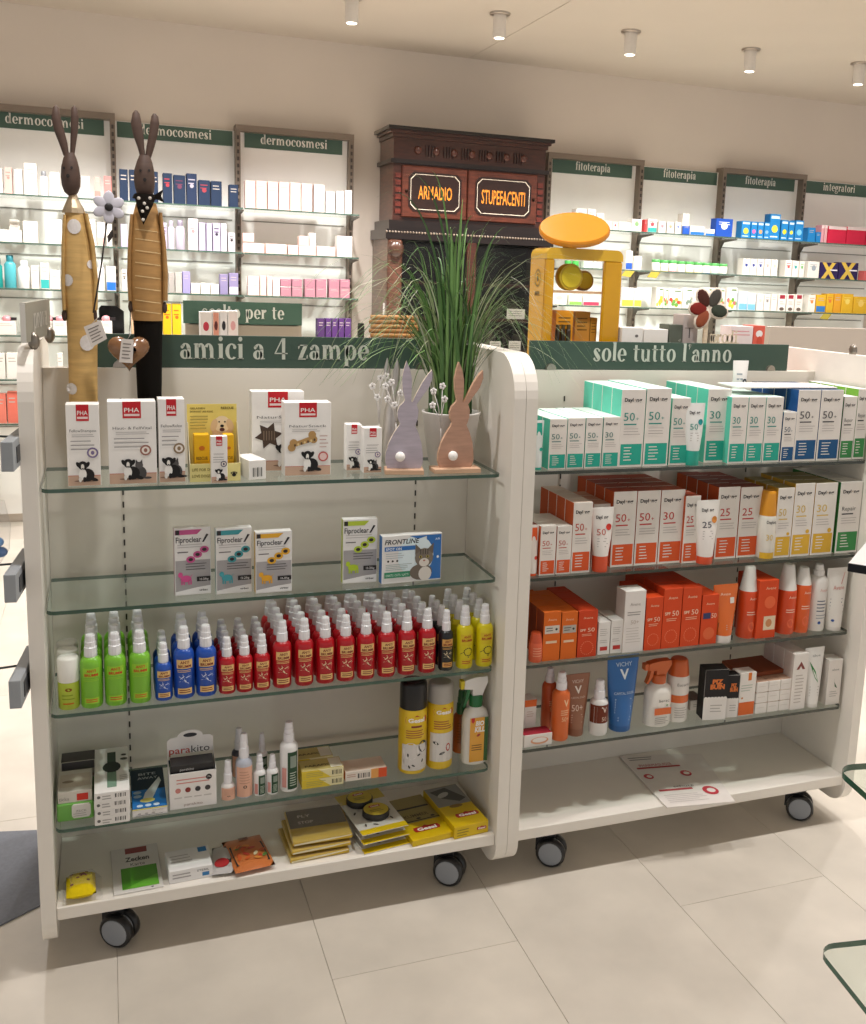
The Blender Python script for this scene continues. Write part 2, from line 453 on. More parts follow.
# floor: slab with tiles in a running bond
b = MB(); b.box(-4.5, 8.5, -4.5, WALL_Y + .15, -.08, -.004, 'beb5a8'); floor = struct('floor', b, M_TILE)
TW, TL = .4325, .90
b = MB(); g = .0004
b.cbox(g, TW - g, g, TL - g, -.012, 0, 'cdc5b8', b=.0008)
tile_me = b.mesh('floor_tile', M_TILE)
for i in range(-6, 13):
    for j in range(-2, 6):
        x = .1175 + i * TW; y = -.2 + j * TL + (.0 if i % 2 else .45)
        if y + TL > WALL_Y: continue
        link('floor_tile', tile_me, floor, (x, y, 0))

# ceiling spot lamps: five in view over the aisle, more rows over the shop
def spot_lamp(x, y, label, lit=SPOT_W):
    r = root('ceiling_spot', label, 'spotlight', (x, y, CEIL_Z), group='ceiling spotlights')
    m1 = MB(); m1.lathe([(.055, 0), (.055, -.008), (.05, -.012)][::-1], 'b9aea2', 16); part('mounting_plate', m1, M_METAL, r)
    m2 = MB(); m2.lathe([(.03, -.125), (.034, -.12), (.034, -.01)], 'd9d2ca', 16); part('tube_housing', m2, M_STEEL, r)
    m3 = MB(); m3.lathe([(.026, -.127), (.026, -.124)], 'ffffff', 12); part('lens', m3, M_LENS, r)
    down_lamp(x, y, lit)
vis = [(352, -3), (500, 13), (631, 31), (751, 49), (860, 63)]
names_ = ['cut off by the top edge', 'left of the ceiling joint line end', 'second from the right edge but two', 'right of centre above fitoterapia', 'nearest the right edge']
labs = ['white tube ceiling spotlight cut off by the photo top edge', 'white tube ceiling spotlight nearest the ceiling joint line', 'white tube ceiling spotlight above the yellow hat display', 'white tube ceiling spotlight above the second fitoterapia sign', 'white tube ceiling spotlight at the right photo edge']
spx = []
for (x, y), lb in zip(vis, labs):
    p = onZ(x, y, CEIL_Z); spx.append(p); spot_lamp(p.x, p.y, lb, SPOT_W * 2.7)
RY = sum(p.y for p in spx) / 5; DX = (spx[-1].x - spx[0].x) / 4
for ry, pw in ((RY - 2.0, 1.0), (RY - 3.35, 1.0)):
    for k in (-1.5, 0, 1.5, 3, 4.5):
        down_lamp(spx[0].x + DX * k, ry, SPOT_W * pw)
for k in (-1, -2):
    down_lamp(spx[0].x + DX * k, RY, SPOT_W * 2.2)

# ================================================================== WALL SHELVING
FY = 4.2                        # front plane of frames
GREEN, CREAM = '4a6456', 'efece2'
ups = [(-28, 96), (112, 110), (238, 123), (352, 133), (551, 153), (643, 162), (726, 168), (806, 176), (884, 184)]
UX = [onY(x, y, FY).x for x, y in ups]
TOPZ = sum(onY(x, y, FY).z for x, y in ups[1:8]) / 7
SHF = 3.96                      # front edge of wall shelves
ZA = onY(300, 211, SHF).z; ZB = onY(300, 255, SHF).z; ZC = onY(300, 297, SHF).z
ZD = onY(30, 335.5, SHF).z; ZE = onY(8, 379.5, SHF).z; ZF = onY(8, 424, SHF).z
SHZ = [ZA, ZB, ZC, ZD, ZE, ZF]
BAYS = [  # left upright, right upright, framed, word, label
    (UX[0], UX[1], True, 'dermocosmesi', 'leftmost'),
    (UX[1], UX[2], False, 'dermocosmesi', 'second dermocosmesi'),
    (UX[2], UX[3], True, 'dermocosmesi', 'third dermocosmesi'),
    (UX[4], UX[5], True, 'fitoterapia', 'first fitoterapia'),
    (UX[5], UX[6], False, 'fitoterapia', 'second fitoterapia'),
    (UX[6], UX[7], True, 'fitoterapia', 'third fitoterapia'),
    (UX[7], UX[8], False, 'integratori', 'integratori')]
FR = '7f7164'
for bi, (x0, x1, framed, word, nm) in enumerate(BAYS):
    r = root('wall_shelf_unit', f'{"grey framed" if framed else "frameless"} wall shelf unit with glass shelves, {nm} bay', 'shelf unit', ((x0 + x1) / 2, WALL_Y, 0), group='wall shelf bays')
    m1 = MB(); m1.box(x0 + .002, x1 - .002, WALL_Y - .03, WALL_Y - .002, .05, TOPZ - .03, 'fbf9f5'); part('back_panel', m1, M_LAM, r, True)
    if framed:
        m2 = MB(); m2.box(x0 - .014, x1 + .014, FY - .0, WALL_Y - .002, TOPZ - .035, TOPZ, FR); part('top_frame', m2, M_STEEL, r, True)
        for xx in (x0, x1):
            m3 = MB(); m3.box(xx - .014, xx + .014, FY + .004, WALL_Y - .002, .0, TOPZ - .035, FR); up = part('upright', m3, M_STEEL, r, True)
            m4 = MB()
            z = .1
            while z < TOPZ - .08:
                m4.box(xx - .006, xx + .006, FY + .0025, FY + .006, z, z + .022, '3a312a'); z += .04
            sl = part('slot_row', m4, M_STEEL, up); sl['kind'] = 'stuff'
    # sign plate and its word
    w = x1 - x0
    zt = TOPZ - .034
    sy = WALL_Y - .036
    m6 = MB(); m6.box(x0 + (.045 if framed else .025), x1 - (.045 if framed else .025), sy, sy + .006, zt - .085, zt, GREEN)
    sg = part('sign_plate', m6, M_SIGN, r, True)
    m7 = MB(); m7.text(word, 0, 0, .037, CREAM, al='c', fn=serif, w=(.40 if word == 'dermocosmesi' else .26 if word == 'fitoterapia' else .29)); m7.xf(Matrix.Translation(((x0 + x1) / 2 + .0, sy - .001, zt - .058)))
    part('lettering', m7, M_SIGN, sg); 
    for k, z in enumerate(SHZ):
        m8 = MB(); m8.box(x0 + .004, x1 - .004, SHF + .012, WALL_Y - .032, z - .008, z, 'bcd8cc', mi=0)
        gs = part('glass_shelf', m8, [M_GLASS], r, True)
        m9 = MB(); m9.box(x0 + .004, x1 - .004, SHF, SHF + .0115, z - .008, z, '4c6156'); part('shelf_edge', m9, M_GEDGE, gs)
        m10 = MB(); m10.box(x0 + .03, x1 - .03, WALL_Y - .036, WALL_Y - .03, z - .062, z - .056, '8d8c84'); part('rail', m10, M_STEEL, r, True)
        for xx in ((x0, x1) if framed else ()):
            m11 = MB(); m11.prismx([(FY + .004, z - .009), (SHF + .04, z - .009), (SHF + .04, z - .016), (FY - .04, z - .03), (FY + .004, z - .085)][::-1], xx - .006, xx + .006, '5d554c'); part('bracket', m11, M_STEEL, r, True)

# ================================================================== GONDOLAS
LAM = 'e9e3d9'
Z1, Z2, Z3, Z4, ZBD = 1.0544, .7996, .5751, .3158, .1473
R1, R2, R3, R4 = 1.0571, .7945, .5722, .3509
GD, PT_ = .63, .030
def panel_outline(d=GD, z0=.055, z1=1.333, r=.10, rb=.065):
    P = []
    for cy, cz, a0, rr in ((r, z1 - r, 180, r), (d - r, z1 - r, 90, r), (d - rb, z0 + rb, 0, rb), (rb, z0 + rb, -90, rb)):
        for i in range(9):
            a = math.radians(a0 - 90 * i / 8); P.append((cy + rr * math.cos(a), cz + rr * math.sin(a)))
    return P
def shelf_outline(x0, x1, y0, y1, r=.018):
    P = []
    for cx, cy, a0 in ((x0 + r, y0 + r, 180), (x1 - r, y0 + r, 270)):
        for i in range(6):
            a = math.radians(a0 + 90 * i / 5); P.append((cx + r * math.cos(a), cy + r * math.sin(a)))
    return P + [(x1, y1), (x0, y1)]
def glass_shelf(parent, x0, x1, y0, y1, z, name='glass_shelf', th=.008, r=.018, world=True, edge='40594c'):
    m_ = MB(); m_.prismz(shelf_outline(x0, x1, y0, y1, r), z - th, z, 'bcd8cc', side=edge, mi=0, smi=1)
    return part(name, m_, [M_GLASS, M_GEDGE], parent, world)
def caster(parent, x, y, ang=0.5, rr=.0385):
    m_ = MB()
    m_.lathe([(.012, .078), (.018, .09), (.03, .092), (.03, .1166)], '2b2a2b', 12, cx=x, cy=y)
    cb = part('caster', m_, M_MATTE, parent, True)
    R = Matrix.Translation((x, y, rr)) @ Matrix.Rotation(ang, 4, 'Z')
    for sgn in (-1, 1):
        w_ = MB(); w_.lathe([(rr - .004, -.010), (rr, -.006), (rr, .006), (rr - .004, .010)], '1d1d1f', 24)
        w_.lathe([(rr - .008, .0102), (rr - .009, .0115)], '8e9298', 24); w_.lathe([(rr - .009, -.0115), (rr - .008, -.0102)], '8e9298', 24)
        w_.xf(R @ Matrix.Translation((sgn * .014, -.012, 0)) @ Matrix.Rotation(math.pi / 2, 4, 'Y')); part('wheel', w_, M_PLAS, cb)
    h_ = MB(); h_.prismx([(-.02, .0), (.03, -.005), (.03, .03), (.005, .05), (-.02, .05)][::-1], -.0035, .0035, '232325'); h_.xf(R); part('fork', h_, M_MATTE, cb)

def gondola(x0, W, label, shelves, setback=.03, rear=True, y0=0.0, backtop=1.272, slots=(.16, .86), products=True):
    x1 = x0 + W
    r = root('display_gondola', label, 'shelf unit', ((x0 + x1) / 2, y0 + GD / 2, 0), group='white display gondolas')
    for a, c in ((x0 - PT_, x0), (x1, x1 + PT_)):
        m_ = MB(); m_.prismx([(y + y0, z) for y, z in panel_outline()], a + .0005, c - .0005, LAM); part('side_panel', m_, M_LAM, r, True)
    m_ = MB(); m_.box(x0, x1, y0 + .300, y0 + .330, .147, backtop, 'ded7cb'); part('back_panel', m_, M_LAM, r, True)
    m_ = MB(); m_.cbox(x0, x1, y0 + .010, y0 + GD - .01, .1167, ZBD - .0006, LAM, b=.002); part('base_board', m_, M_LAM, r, True)
    for k, z in enumerate(shelves):
        glass_shelf(r, x0 + .003, x1 - .012, y0 + setback, y0 + .272, z - .0006, edge='40594c' if x0 < .5 else '3c4038')
        for fx in slots:
            m_ = MB(); m_.prismx([(y0 + .2999, z - .0095), (y0 + .262, z - .0095), (y0 + .262, z - .013), (y0 + .2999, z - .022)], x0 + fx * W - .003, x0 + fx * W + .003, '4a4844'); part('shelf_bracket', m_, M_STEEL, r, True)
    if rear: glass_shelf(r, x0 + .008, x1 - .012, y0 + .36, y0 + .60, (shelves[0] if shelves else 1.05) - .0006, 'rear_glass_shelf')
    for fx in slots:
        m_ = MB(); z = .2
        while z < backtop - .06:
            m_.box(x0 + fx * W - .0018, x0 + fx * W + .0018, y0 + .2985, y0 + .3005, z, z + .014, '39322c'); z += .03
        o = part('slot_rail', m_, M_STEEL, r, True); o['kind'] = 'stuff'
    for cx, cy, an in ((x0 + .115, .075, 1.0), (x1 - .105, .075, .95), (x0 + .115, GD - .09, .2), (x1 - .11, GD - .09, .9)):
        caster(r, cx, y0 + cy, an)
    return r
G_L = gondola(0.0, 1.0, 'white rolling gondola filled with pet care and insect sprays', [Z1, Z2, Z3, Z4])
X2 = 1.0 + 2 * PT_
G_R = gondola(X2, 1.005, 'white rolling gondola filled with sunscreen products', [R1, R2, R3, R4], slots=(.204, .79))
pa = onY(770, 326, 1.5)
r = root('low_partition', 'plain grey beige low partition behind the sunscreen gondola', 'partition', (pa.x + .6, 1.52, 0))
m_ = MB(); m_.cbox(pa.x, pa.x + 1.3, 1.5, 1.54, .06, 1.352, 'b5a99c', .002); part('panel', m_, M_LAM, r, True)
for fx in (pa.x + .1, pa.x + 1.1):
    m_ = MB(); m_.cbox(fx, fx + .08, 1.36, 1.68, 0, .06, '8f867c', .003); part('foot', m_, M_STEEL, r, True)

# header signs on the gondolas
def header(x0, x1, y, z0, z1, word, tx, tz, th, tw, label, name='header_sign'):
    r = root(name, label, 'sign', ((x0 + x1) / 2, y, z0), group='gondola header signs')
    m_ = MB(); m_.cbox(x0, x1, y - .004, y + .004, z0, z1, '34493d', b=.0006); bd = part('board', m_, M_SIGN, r, True)
    full = serif(word)[2]; k = tw / full; done = ''
    for wd in word.split(' '):
        ww = serif(wd)[2] * k; sx_ = (serif(done)[2] + .1) * k if done else 0
        t = MB(); t.text(wd, 0, 0, th, 'b9bdb0', fn=serif, w=ww, al='l'); t.xf(Matrix.Translation((tx - tw / 2 + sx_, y - .0045, tz))); part('word', t, M_SIGN, bd)
        done += wd + ' '
    for cx in (x0 + .06, x1 - .06):
        c_ = MB(); c_.prism([(cx + .014 * math.cos(a * math.pi / 8), z0 + .0004 + .016 * math.sin(a * math.pi / 8)) for a in range(9)], y - .012, y + .012, 'a59c92'); part('clamp', c_, M_METAL, r, True)
    return r
SY = .315
a = onY(180, 361, SY); c = onY(368, 361, SY)
header(.10, .93, SY, 1.2726, 1.348, 'amici a 4 zampe', (a.x + c.x) / 2, 1.2935, .0355, c.x - a.x, 'dark green header sign reading amici a 4 zampe')
a = onY(592, 362, SY); c = onY(730, 362, SY)
header(X2 + .105, 1.975, SY, 1.2725, 1.348, "sole tutto l'anno", (a.x + c.x) / 2, 1.296, .034, c.x - a.x, "dark green header sign reading sole tutto l'anno")
# end sign on the left panel top and clamps there, clamp on the right panel
r = root('end_sign', 'small grey green end sign clamped on the left gondola panel', 'sign', (-.015, .02, 1.333))
m_ = MB(); m_.box(-.005, .005, 0, .30, .012, .088, '9a978a', front='dcd9d2'); m_.xf(Matrix.Rotation(-.10, 4, 'Z')); part('board', m_, M_SIGN, r)
t = MB(); t.text('prova', 0, 0, .03, 'cfccc2', fn=serif, w=.17); t.xf(Matrix.Rotation(-.10, 4, 'Z') @ Matrix.Translation((.0056, .17, .035)) @ Matrix.Rotation(math.pi / 2, 4, 'Z')); part('lettering', t, M_SIGN, r)
for yy in (.06, .26):
    c_ = MB(); c_.ball((.008 + yy * .1, yy, .012), .014, '8f877d', 10, 6, (.8, .7, 1.3)); part('clamp', c_, M_METAL, r)
c_ = MB(); p = onX(853, 350, X2 + 1.005 + .015); c_.ball((0, 0, .012), .014, '8d857b', 12, 8, (.6, 1.1, 1.3)); thing('panel_clamp', c_, M_METAL, 'round metal sign clamp on the right gondola end panel', 'clamp', (X2 + 1.005 + .015, p.y, 1.3315))

# ================================================================== PRODUCT BUILDERS
def span(x0, x1, yt, yb, Z, Y):
    """centre x, width, height in metres of a front seen between pixel columns x0..x1, top row yt, standing on Z at depth Y"""
    ym = (yt + yb) / 2
    a = onY(x0, ym, Y).x; c = onY(x1, ym, Y).x
    h = onY((x0 + x1) / 2, yt, Y).z - Z
    return (a + c) / 2, c - a, h
def rowY(xm, yb, Z, lo=.036, hi=.24): return min(max(onZ(xm, yb, Z).y, lo), hi)

def carton(name, w, h, d, col, label, cat, loc, draw=None, rz=0.0, left=None, top=None, front=None, group=None, mt=None, bev=.0008):
    m_ = MB(); m_.cbox(-w / 2, w / 2, 0, d, 0, h, col, bev, front, left, top)
    o = thing(name, m_, mt or M_CARD, label, cat, loc, rz, group)
    if draw:
        p_ = MB(); draw(p_, w, h); part('front_print', p_, mt or M_CARD, o)
    return o

BLK, WHT, GRY, RED = '1c1a1a', 'f2efea', '9a9694', 'c31f2a'
def dog(m_, x, z, k):
    """small sitting black and white dog, k = height"""
    m_.ell(x + .02 * k, z + .03 * k, .48 * k, .05 * k, '8d6f5d')
    m_.ell(x + .1 * k, z + .3 * k, .3 * k, .3 * k, BLK); m_.ell(x + .36 * k, z + .1 * k, .2 * k, .08 * k, BLK, rot=-.3)
    m_.ell(x - .1 * k, z + .34 * k, .17 * k, .26 * k, 'f1eeea'); m_.ell(x - .2 * k, z + .1 * k, .07 * k, .12 * k, 'e6e2dc'); m_.ell(x - .02 * k, z + .1 * k, .07 * k, .12 * k, BLK)
    m_.ell(x - .08 * k, z + .74 * k, .2 * k, .2 * k, BLK); m_.ell(x - .27 * k, z + .78 * k, .08 * k, .14 * k, BLK, rot=.5); m_.ell(x + .12 * k, z + .78 * k, .08 * k, .14 * k, BLK, rot=-.5)
    m_.ell(x - .09 * k, z + .68 * k, .07 * k, .13 * k, 'ece8e2'); m_.ell(x - .09 * k, z + .6 * k, .04 * k, .03 * k, BLK)
def cat_(m_, x, z, k):
    m_.ell(x, z + .26 * k, .22 * k, .27 * k, '4b4848'); m_.ell(x - .06 * k, z + .58 * k, .15 * k, .14 * k, '5a5656')
    m_.pg([(x - .2 * k, z + .62 * k), (x - .08 * k, z + .68 * k), (x - .18 * k, z + .82 * k)], '4b4848'); m_.pg([(x - .05 * k, z + .68 * k), (x + .07 * k, z + .62 * k), (x + .06 * k, z + .82 * k)], '4b4848')
    m_.ell(x + .25 * k, z + .06 * k, .16 * k, .05 * k, '4b4848')
def pha(title, tail='', seal='7d6f96', big=True, kitty=False, pic=None):
    def draw(m_, w, h):
        rw = min(w * .38, .05)
        m_.rect(-rw / 2 if big else -w * .1, rw / 2 if big else w * .3, h * .80, h * .9995, RED)
        cx = 0 if big else w * .1
        m_.text('PHA', cx, h * .872, h * .055, WHT, w=rw * .82, bold=.01); m_.rect(cx - rw * .42, cx + rw * .42, h * .825, h * .852, 'f0d9d6')
        m_.rect(-w * .49, w * .49, .001, h * .13, 'c9a892'); m_.rect(-w * .49, w * .49, h * .128, h * .133, 'c0392b')
        if title: m_.text(title, 0, h * .665, h * .035, '5f5b5b', w=w * .8)
        m_.lines(-w * .34, w * .36, h * .635, 2, h * .02, h * .008, 'b5b0ad')
        if not pic:
            m_.lines(-w * .38, w * .34, h * .56, 3, h * .05, h * .012, 'a19d9b')
            m_.ell(w * .27, h * .41, h * .065, h * .065, seal); m_.ell(w * .27, h * .41, h * .045, h * .045, 'e8e0d8'); m_.ell(w * .27, h * .41, h * .02, h * .025, seal)
            if kitty: cat_(m_, w * .16, h * .055, h * .3)
            dog(m_, -w * .06 if kitty else w * .02, h * .055, h * .27)
        else: pic(m_, w, h)
    return draw

# ------------------------------------------------------------------ left gondola, top shelf
def put_pha(x0, x1, yt, yb, d, label, draw, rz=0.0, Y=None, **k):
    Y = Y if Y is not None else rowY((x0 + x1) / 2, yb, Z1)
    X, w, h = span(x0 + .6, x1 - .6, yt + 2.5, yb, Z1, Y)
    return carton('pet_care_carton', w, h, d, 'efece8', label, 'carton', (X, Y, Z1), draw, rz, **k)
put_pha(66, 100.6, 402, 487, .045, 'white PHA shampoo carton leftmost on the top shelf', pha('FellowShampoo'), Y=.05)
put_pha(107.5, 157, 399, 481.5, .05, 'wide white PHA carton reading Haut- & FellVital', pha('Haut- & FellVital', seal='9b6b5e', kitty=True), Y=.055)
put_pha(158, 185.5, 396.5, 480, .045, 'narrow tall white PHA carton with a paw seal beside the yellow tray', pha('FellowRelax', seal='8a7458', kitty=True), Y=.058)
def star(m_, w, h):
    P = []
    for i in range(12):
        a = i * math.pi / 6 + .15; rr = w * (.27 if i % 2 == 0 else .15); P.append((-w * .18 + rr * math.cos(a), h * .45 + rr * math.sin(a)))
    m_.pg(P, '4a3a30')
    for k in range(5): m_.rect(-w * .28 + k * w * .05, -w * .26 + k * w * .05, h * .39, h * .51, '7d6a58')
    dog(m_, w * .12, h * .06, h * .3)
def bone(m_, w, h):
    for dx, dz in ((-.26, -.02), (-.3, -.09), (.17, .03), (.14, .1)):
        m_.ell(-w * .05 + dx * w, h * .47 + dz * h * .9, w * .085, w * .085, 'b58f5a')
    m_.pg([(-w * .33, h * .39), (w * .1, h * .47), (w * .1, h * .55), (-w * .3, h * .46)], 'b58f5a')
    for k in range(7): m_.ell(-w * .28 + k * w * .07, h * (.42 + .012 * k), w * .022, w * .03, ['5b4630', 'e0c890'][k % 2])
    m_.lines(w * .25, w * .44, h * .55, 4, h * .05, h * .013, 'c6a7a0'); m_.ell(w * .33, h * .26, w * .11, w * .11, 'c25a55'); m_.ell(w * .33, h * .26, w * .08, w * .08, 'e8c9c4')
    dog(m_, w * .03, h * .06, h * .3)
put_pha(251, 304.5, 389, 470, .04, 'white PHA snack carton with a brown star picture', pha('NaturSnack', pic=star), Y=.15)
put_pha(284, 331.5, 400, 471.5, .045, 'white PHA snack carton with a dog bone picture', pha('NaturSnack', pic=bone), Y=.085)
put_pha(346, 362.3, 422, 468, .03, 'small narrow white PHA carton further from the grey rabbit', pha('', kitty=True), Y=.125)
put_pha(363.2, 382.4, 425.5, 472, .035, 'small narrow white PHA carton touching the grey rabbit base', pha('', kitty=True), Y=.09)

# yellow counter tray with its small boxes
Yt = .052
X, w, h = span(190, 240.5, 463.5, 481.5, Z1, Yt)
r = root('counter_display_tray', 'pale yellow cardboard counter display with a golden dog picture', 'display', (X, Yt, Z1))
m_ = MB(); m_.cbox(-w / 2, w / 2, 0, .0015, 0, h, 'e8dc93', .0004); part('tray_front', m_, M_CARD, r)
p_ = MB(); p_.text('LIFE FOR DOGS', -w * .46, h * .6, h * .16, '8a7a35', al='l', w=w * .5, bold=.02); p_.text('LOVE DOGS', -w * .46, h * .25, h * .16, '8a7a35', al='l', w=w * .36, bold=.02)
p_.ell(w * .37, h * .35, .0045, .004, BLK)
for k in range(4): p_.ell(w * .37 - .0055 + k * .0036, h * .35 + .006 - .0015 * abs(k - 1.5), .0016, .002, BLK)
part('front_print', p_, M_CARD, r)
m_ = MB(); m_.box(-w / 2, w / 2, .0015, .06, 0, .0015, 'dccf86'); part('tray_floor', m_, M_CARD, r)
for sx_ in (-1, 1):
    m_ = MB(); m_.prismx([(.0016, .0015), (.06, .0015), (.06, .12), (.045, .12), (.03, .075), (.0016, h)], sx_ * w / 2 - (.001 if sx_ > 0 else 0), sx_ * w / 2 + (0 if sx_ > 0 else .001), 'ddd7bb'); part('tray_side', m_, M_CARD, r)
hb = onY(212, 404, Yt + .06).z - Z1
m_ = MB(); m_.box(-w / 2, w / 2, .0605, .062, 0, hb, 'e3cf70'); bk = part('back_card', m_, M_CARD, r)
p_ = MB(); p_.text('GELASSEN', -w * .44, hb * .93, .0042, '6d5f2a', al='l', w=w * .3, bold=.02); p_.text('ENTSPANNT UND RUHIG', -w * .44, hb * .885, .004, '6d5f2a', al='l', w=w * .46, bold=.02); p_.text('RESCUE', w * .44, hb * .93, .005, '6d5f2a', al='r', w=w * .26, bold=.03)
p_.lines(-w * .44, -w * .08, hb * .84, 5, .0065, .0022, 'a99a52')
hx, hz = w * .2, hb * .66
p_.ell(hx, hz - .004, .022, .02, 'd8b489'); p_.ell(hx, hz + .010, .0175, .018, 'ead6b3'); p_.ell(hx - .017, hz + .008, .007, .014, 'd9bb92', rot=-.3); p_.ell(hx + .017, hz + .008, .007, .014, 'd9bb92', rot=.3)
p_.ell(hx - .006, hz + .015, .0018, .0018, BLK); p_.ell(hx + .006, hz + .015, .0018, .0018, BLK); p_.ell(hx, hz + .006, .004, .003, BLK); p_.ell(hx, hz - .002, .0055, .004, '5a2f2a')
p_.xf(Matrix.Translation((0, .0605, 0))); part('back_print', p_, M_CARD, bk)
for (a, c_, t_, lb) in ((194.5, 209.5, 435, 'yellow remedy box in the left half of the pale yellow tray'), (224, 234, 435, 'yellow remedy box in the right half of the pale yellow tray')):
    Xb, wb, hh = span(a, c_, t_, 470, Z1 + .0016, Yt + .02)
    def dr(m_, w, h):
        m_.rect(-w * .45, w * .45, h * .1, h * .4, 'c99a12'); m_.ell(0, h * .7, w * .2, w * .16, 'c96f1d'); m_.text('RESCUE', 0, h * .44, h * .07, '7a5a10', w=w * .75, bold=.02)
    carton('remedy_box', wb, hh, .03, 'e8b41a', lb, 'carton', (Xb, Yt + .022, Z1 + .0017), dr)
Xb, wb, hh = span(210.3, 226.5, 435, 479, Z1, .05)
carton('pet_care_carton', wb, hh, .018, 'efece8', 'slim white PHA box leaning in front of the pale yellow tray', 'carton', (Xb, .0325, Z1), pha('', seal='554f66'))
# little white box lying on its side
Xb, wb, hh = span(245, 266, 460, 481.5, Z1, .06)
def bc(m_, w, h): m_.bars(-w * .28, w * .3, h * .15, h * .62)
carton('white_box', wb * .85, hh, .085, 'eeebe6', 'small plain white box lying flat with a barcode on its end', 'carton', (Xb + .004, .058, Z1), bc, .22)

# ------------------------------------------------------------------ flat wooden rabbits on plinths
def rabbit_outline(k):
    P = [(-.155, 0), (-.176, .06), (-.172, .14), (-.145, .24), (-.10, .33), (-.055, .40), (-.045, .425), (-.068, .47), (-.072, .53), (-.055, .58), (-.015, .62), (-.005, .64), (-.028, .74), (-.035, .84), (-.018, .93), (.003, 1.0), (.035, .93), (.056, .84), (.058, .74), (.052, .63),
         (.066, .625), (.10, .70), (.15, .80), (.205, .885), (.24, .925), (.245, .85), (.215, .76), (.15, .67), (.105, .60), (.125, .545), (.12, .48), (.105, .43), (.095, .405), (.13, .33), (.158, .24), (.172, .14), (.176, .06), (.155, 0)]
    return [(x * k, z * k) for x, z in P]
def flat_rabbit(x0, x1, ytop, yb, Y, col, side, label, rz):
    X, w, h = span(x0, x1, ytop, yb, Z1, Y)
    r = root('wooden_rabbit_figure', label, 'figurine', (X, Y, Z1), rz, group='flat rabbit cut-outs')
    m_ = MB(); m_.cbox(-w / 2, w / 2, -.02, .03, 0, .011, 'd2ab8c', .001); part('plinth', m_, M_LTWOOD, r)
    k = h - .0112
    m_ = MB(); m_.prism([(x, z + .0112) for x, z in rabbit_outline(k)], 0, .012, col, side); part('cut_out_body', m_, M_LTWOOD, r)
    m_ = MB(); m_.ball((-.01, -.010, .04), .0115, 'f4f0ec', 12, 8); part('pompom_tail', m_, M_FAB, r)
    return r
flat_rabbit(386, 424, 361, 466, .075, 'b0a7b2', 'e3d5c2', 'lavender grey flat wooden rabbit figure with white pompom tail', -.2)
flat_rabbit(434, 480, 362, 469, .07, 'b48c76', 'd0a98c', 'natural brown flat wooden rabbit figure with white pompom tail', -.05)
def sprig(px0, py0, tips, Y, label):
    b0 = onY(px0, py0, Y)
    r = root('wire_flower_sprig', label, 'ornament', (b0.x, Y, Z1), group='white wire flower sprigs')
    m_ = MB(); m_.tube([(0, 0, 0), (.001, 0, (b0.z - Z1) * .5), (0, 0, b0.z - Z1)], .0011, 'e4e0dc', 5)
    fl = []
    for (x, y) in tips:
        p = onY(x, y, Y); e = Vector((p.x - b0.x, -.004, p.z - Z1)); fl.append(e)
        m_.tube([(0, 0, b0.z - Z1), (e.x * .35, -.001, b0.z - Z1 + (e.z - b0.z + Z1) * .55), tuple(e)], .0010, 'e4e0dc', 5)
    part('wire_stem', m_, M_STEEL, r)
    for e in fl:
        f = MB()
        for q in range(5):
            a = q * 2 * math.pi / 5 + e.x * 40; f.ball((e.x + .0052 * math.cos(a), e.y, e.z + .0052 * math.sin(a)), .0036, 'f3f0ee', 7, 5, (1, .35, 1))
        f.ball((e.x, e.y - .001, e.z), .002, '9c9894', 6, 4); part('flower', f, M_STEEL, r)
sprig(396, 423, [(391, 382), (400, 393), (387, 399), (385, 386), (394, 405)], .105, 'white wire flower sprig left of the lavender grey rabbit')
sprig(379, 424, [(380, 378), (372, 386), (377, 397), (386, 376)], .165, 'faint white wire flower sprig nearest the back panel')
sprig(441, 428, [(442, 386), (433, 391), (444, 399), (432, 405)], .10, 'white wire flower sprig between the two flat rabbits')
# small silver ear-shaped ornament peeking behind the grey rabbit
p = onY(391, 358, .2); q = onY(391, 420, .2)
r = root('silver_rabbit_figure', 'shiny silver rabbit ears behind the lavender grey rabbit', 'figurine', (q.x, .2, Z1))
m_ = MB(); m_.loft([(0, 0, .018, .012, 0), (0, 0, .028, .018, .03), (0, 0, .02, .014, .09), (0, 0, .017, .013, .13), (0, 0, .008, .008, .155)], 'cdc8c2', 14); part('body', m_, M_METAL, r)
for sx_ in (-1, 1):
    H = p.z - Z1
    m_ = MB(); m_.loft([(sx_ * .005, 0, .004, .003, .145), (sx_ * .01, 0, .0095, .004, H * .78), (sx_ * .012, 0, .008, .004, H * .9), (sx_ * .012, 0, .001, .001, H)], 'cdc8c2', 10); part('ear', m_, M_METAL, r)

# ------------------------------------------------------------------ tall rabbits standing on the top shelf
YB = .235
def PX(x, y, Y=YB): p = onY(x, y, Y); return p.x, p.z
def secs_from(rows, depth, sc=3.2, oy=80, Y=YB, X0=0, zmin=None):
    out = []
    for y, a, c_ in rows:
        x0, z = PX(a / sc, y / sc + oy, Y); x1, _ = PX(c_ / sc, y / sc + oy, Y)
        out.append(((x0 + x1) / 2 - X0, 0, (x1 - x0) / 2, min(depth, (x1 - x0) / 2 * 1.0), z - Z1))
    return out[::-1]
def surf(secs, x, z):
    s_ = sorted(secs, key=lambda q: q[4])
    for a, c_ in zip(s_, s_[1:]):
        if a[4] <= z <= c_[4]:
            t = (z - a[4]) / max(1e-6, c_[4] - a[4]); cx = a[0] + (c_[0] - a[0]) * t; rx = a[2] + (c_[2] - a[2]) * t; ry = a[3] + (c_[3] - a[3]) * t
            u = max(-.97, min(.97, (x - cx) / rx)); return -ry * math.sqrt(1 - u * u)
    return 0
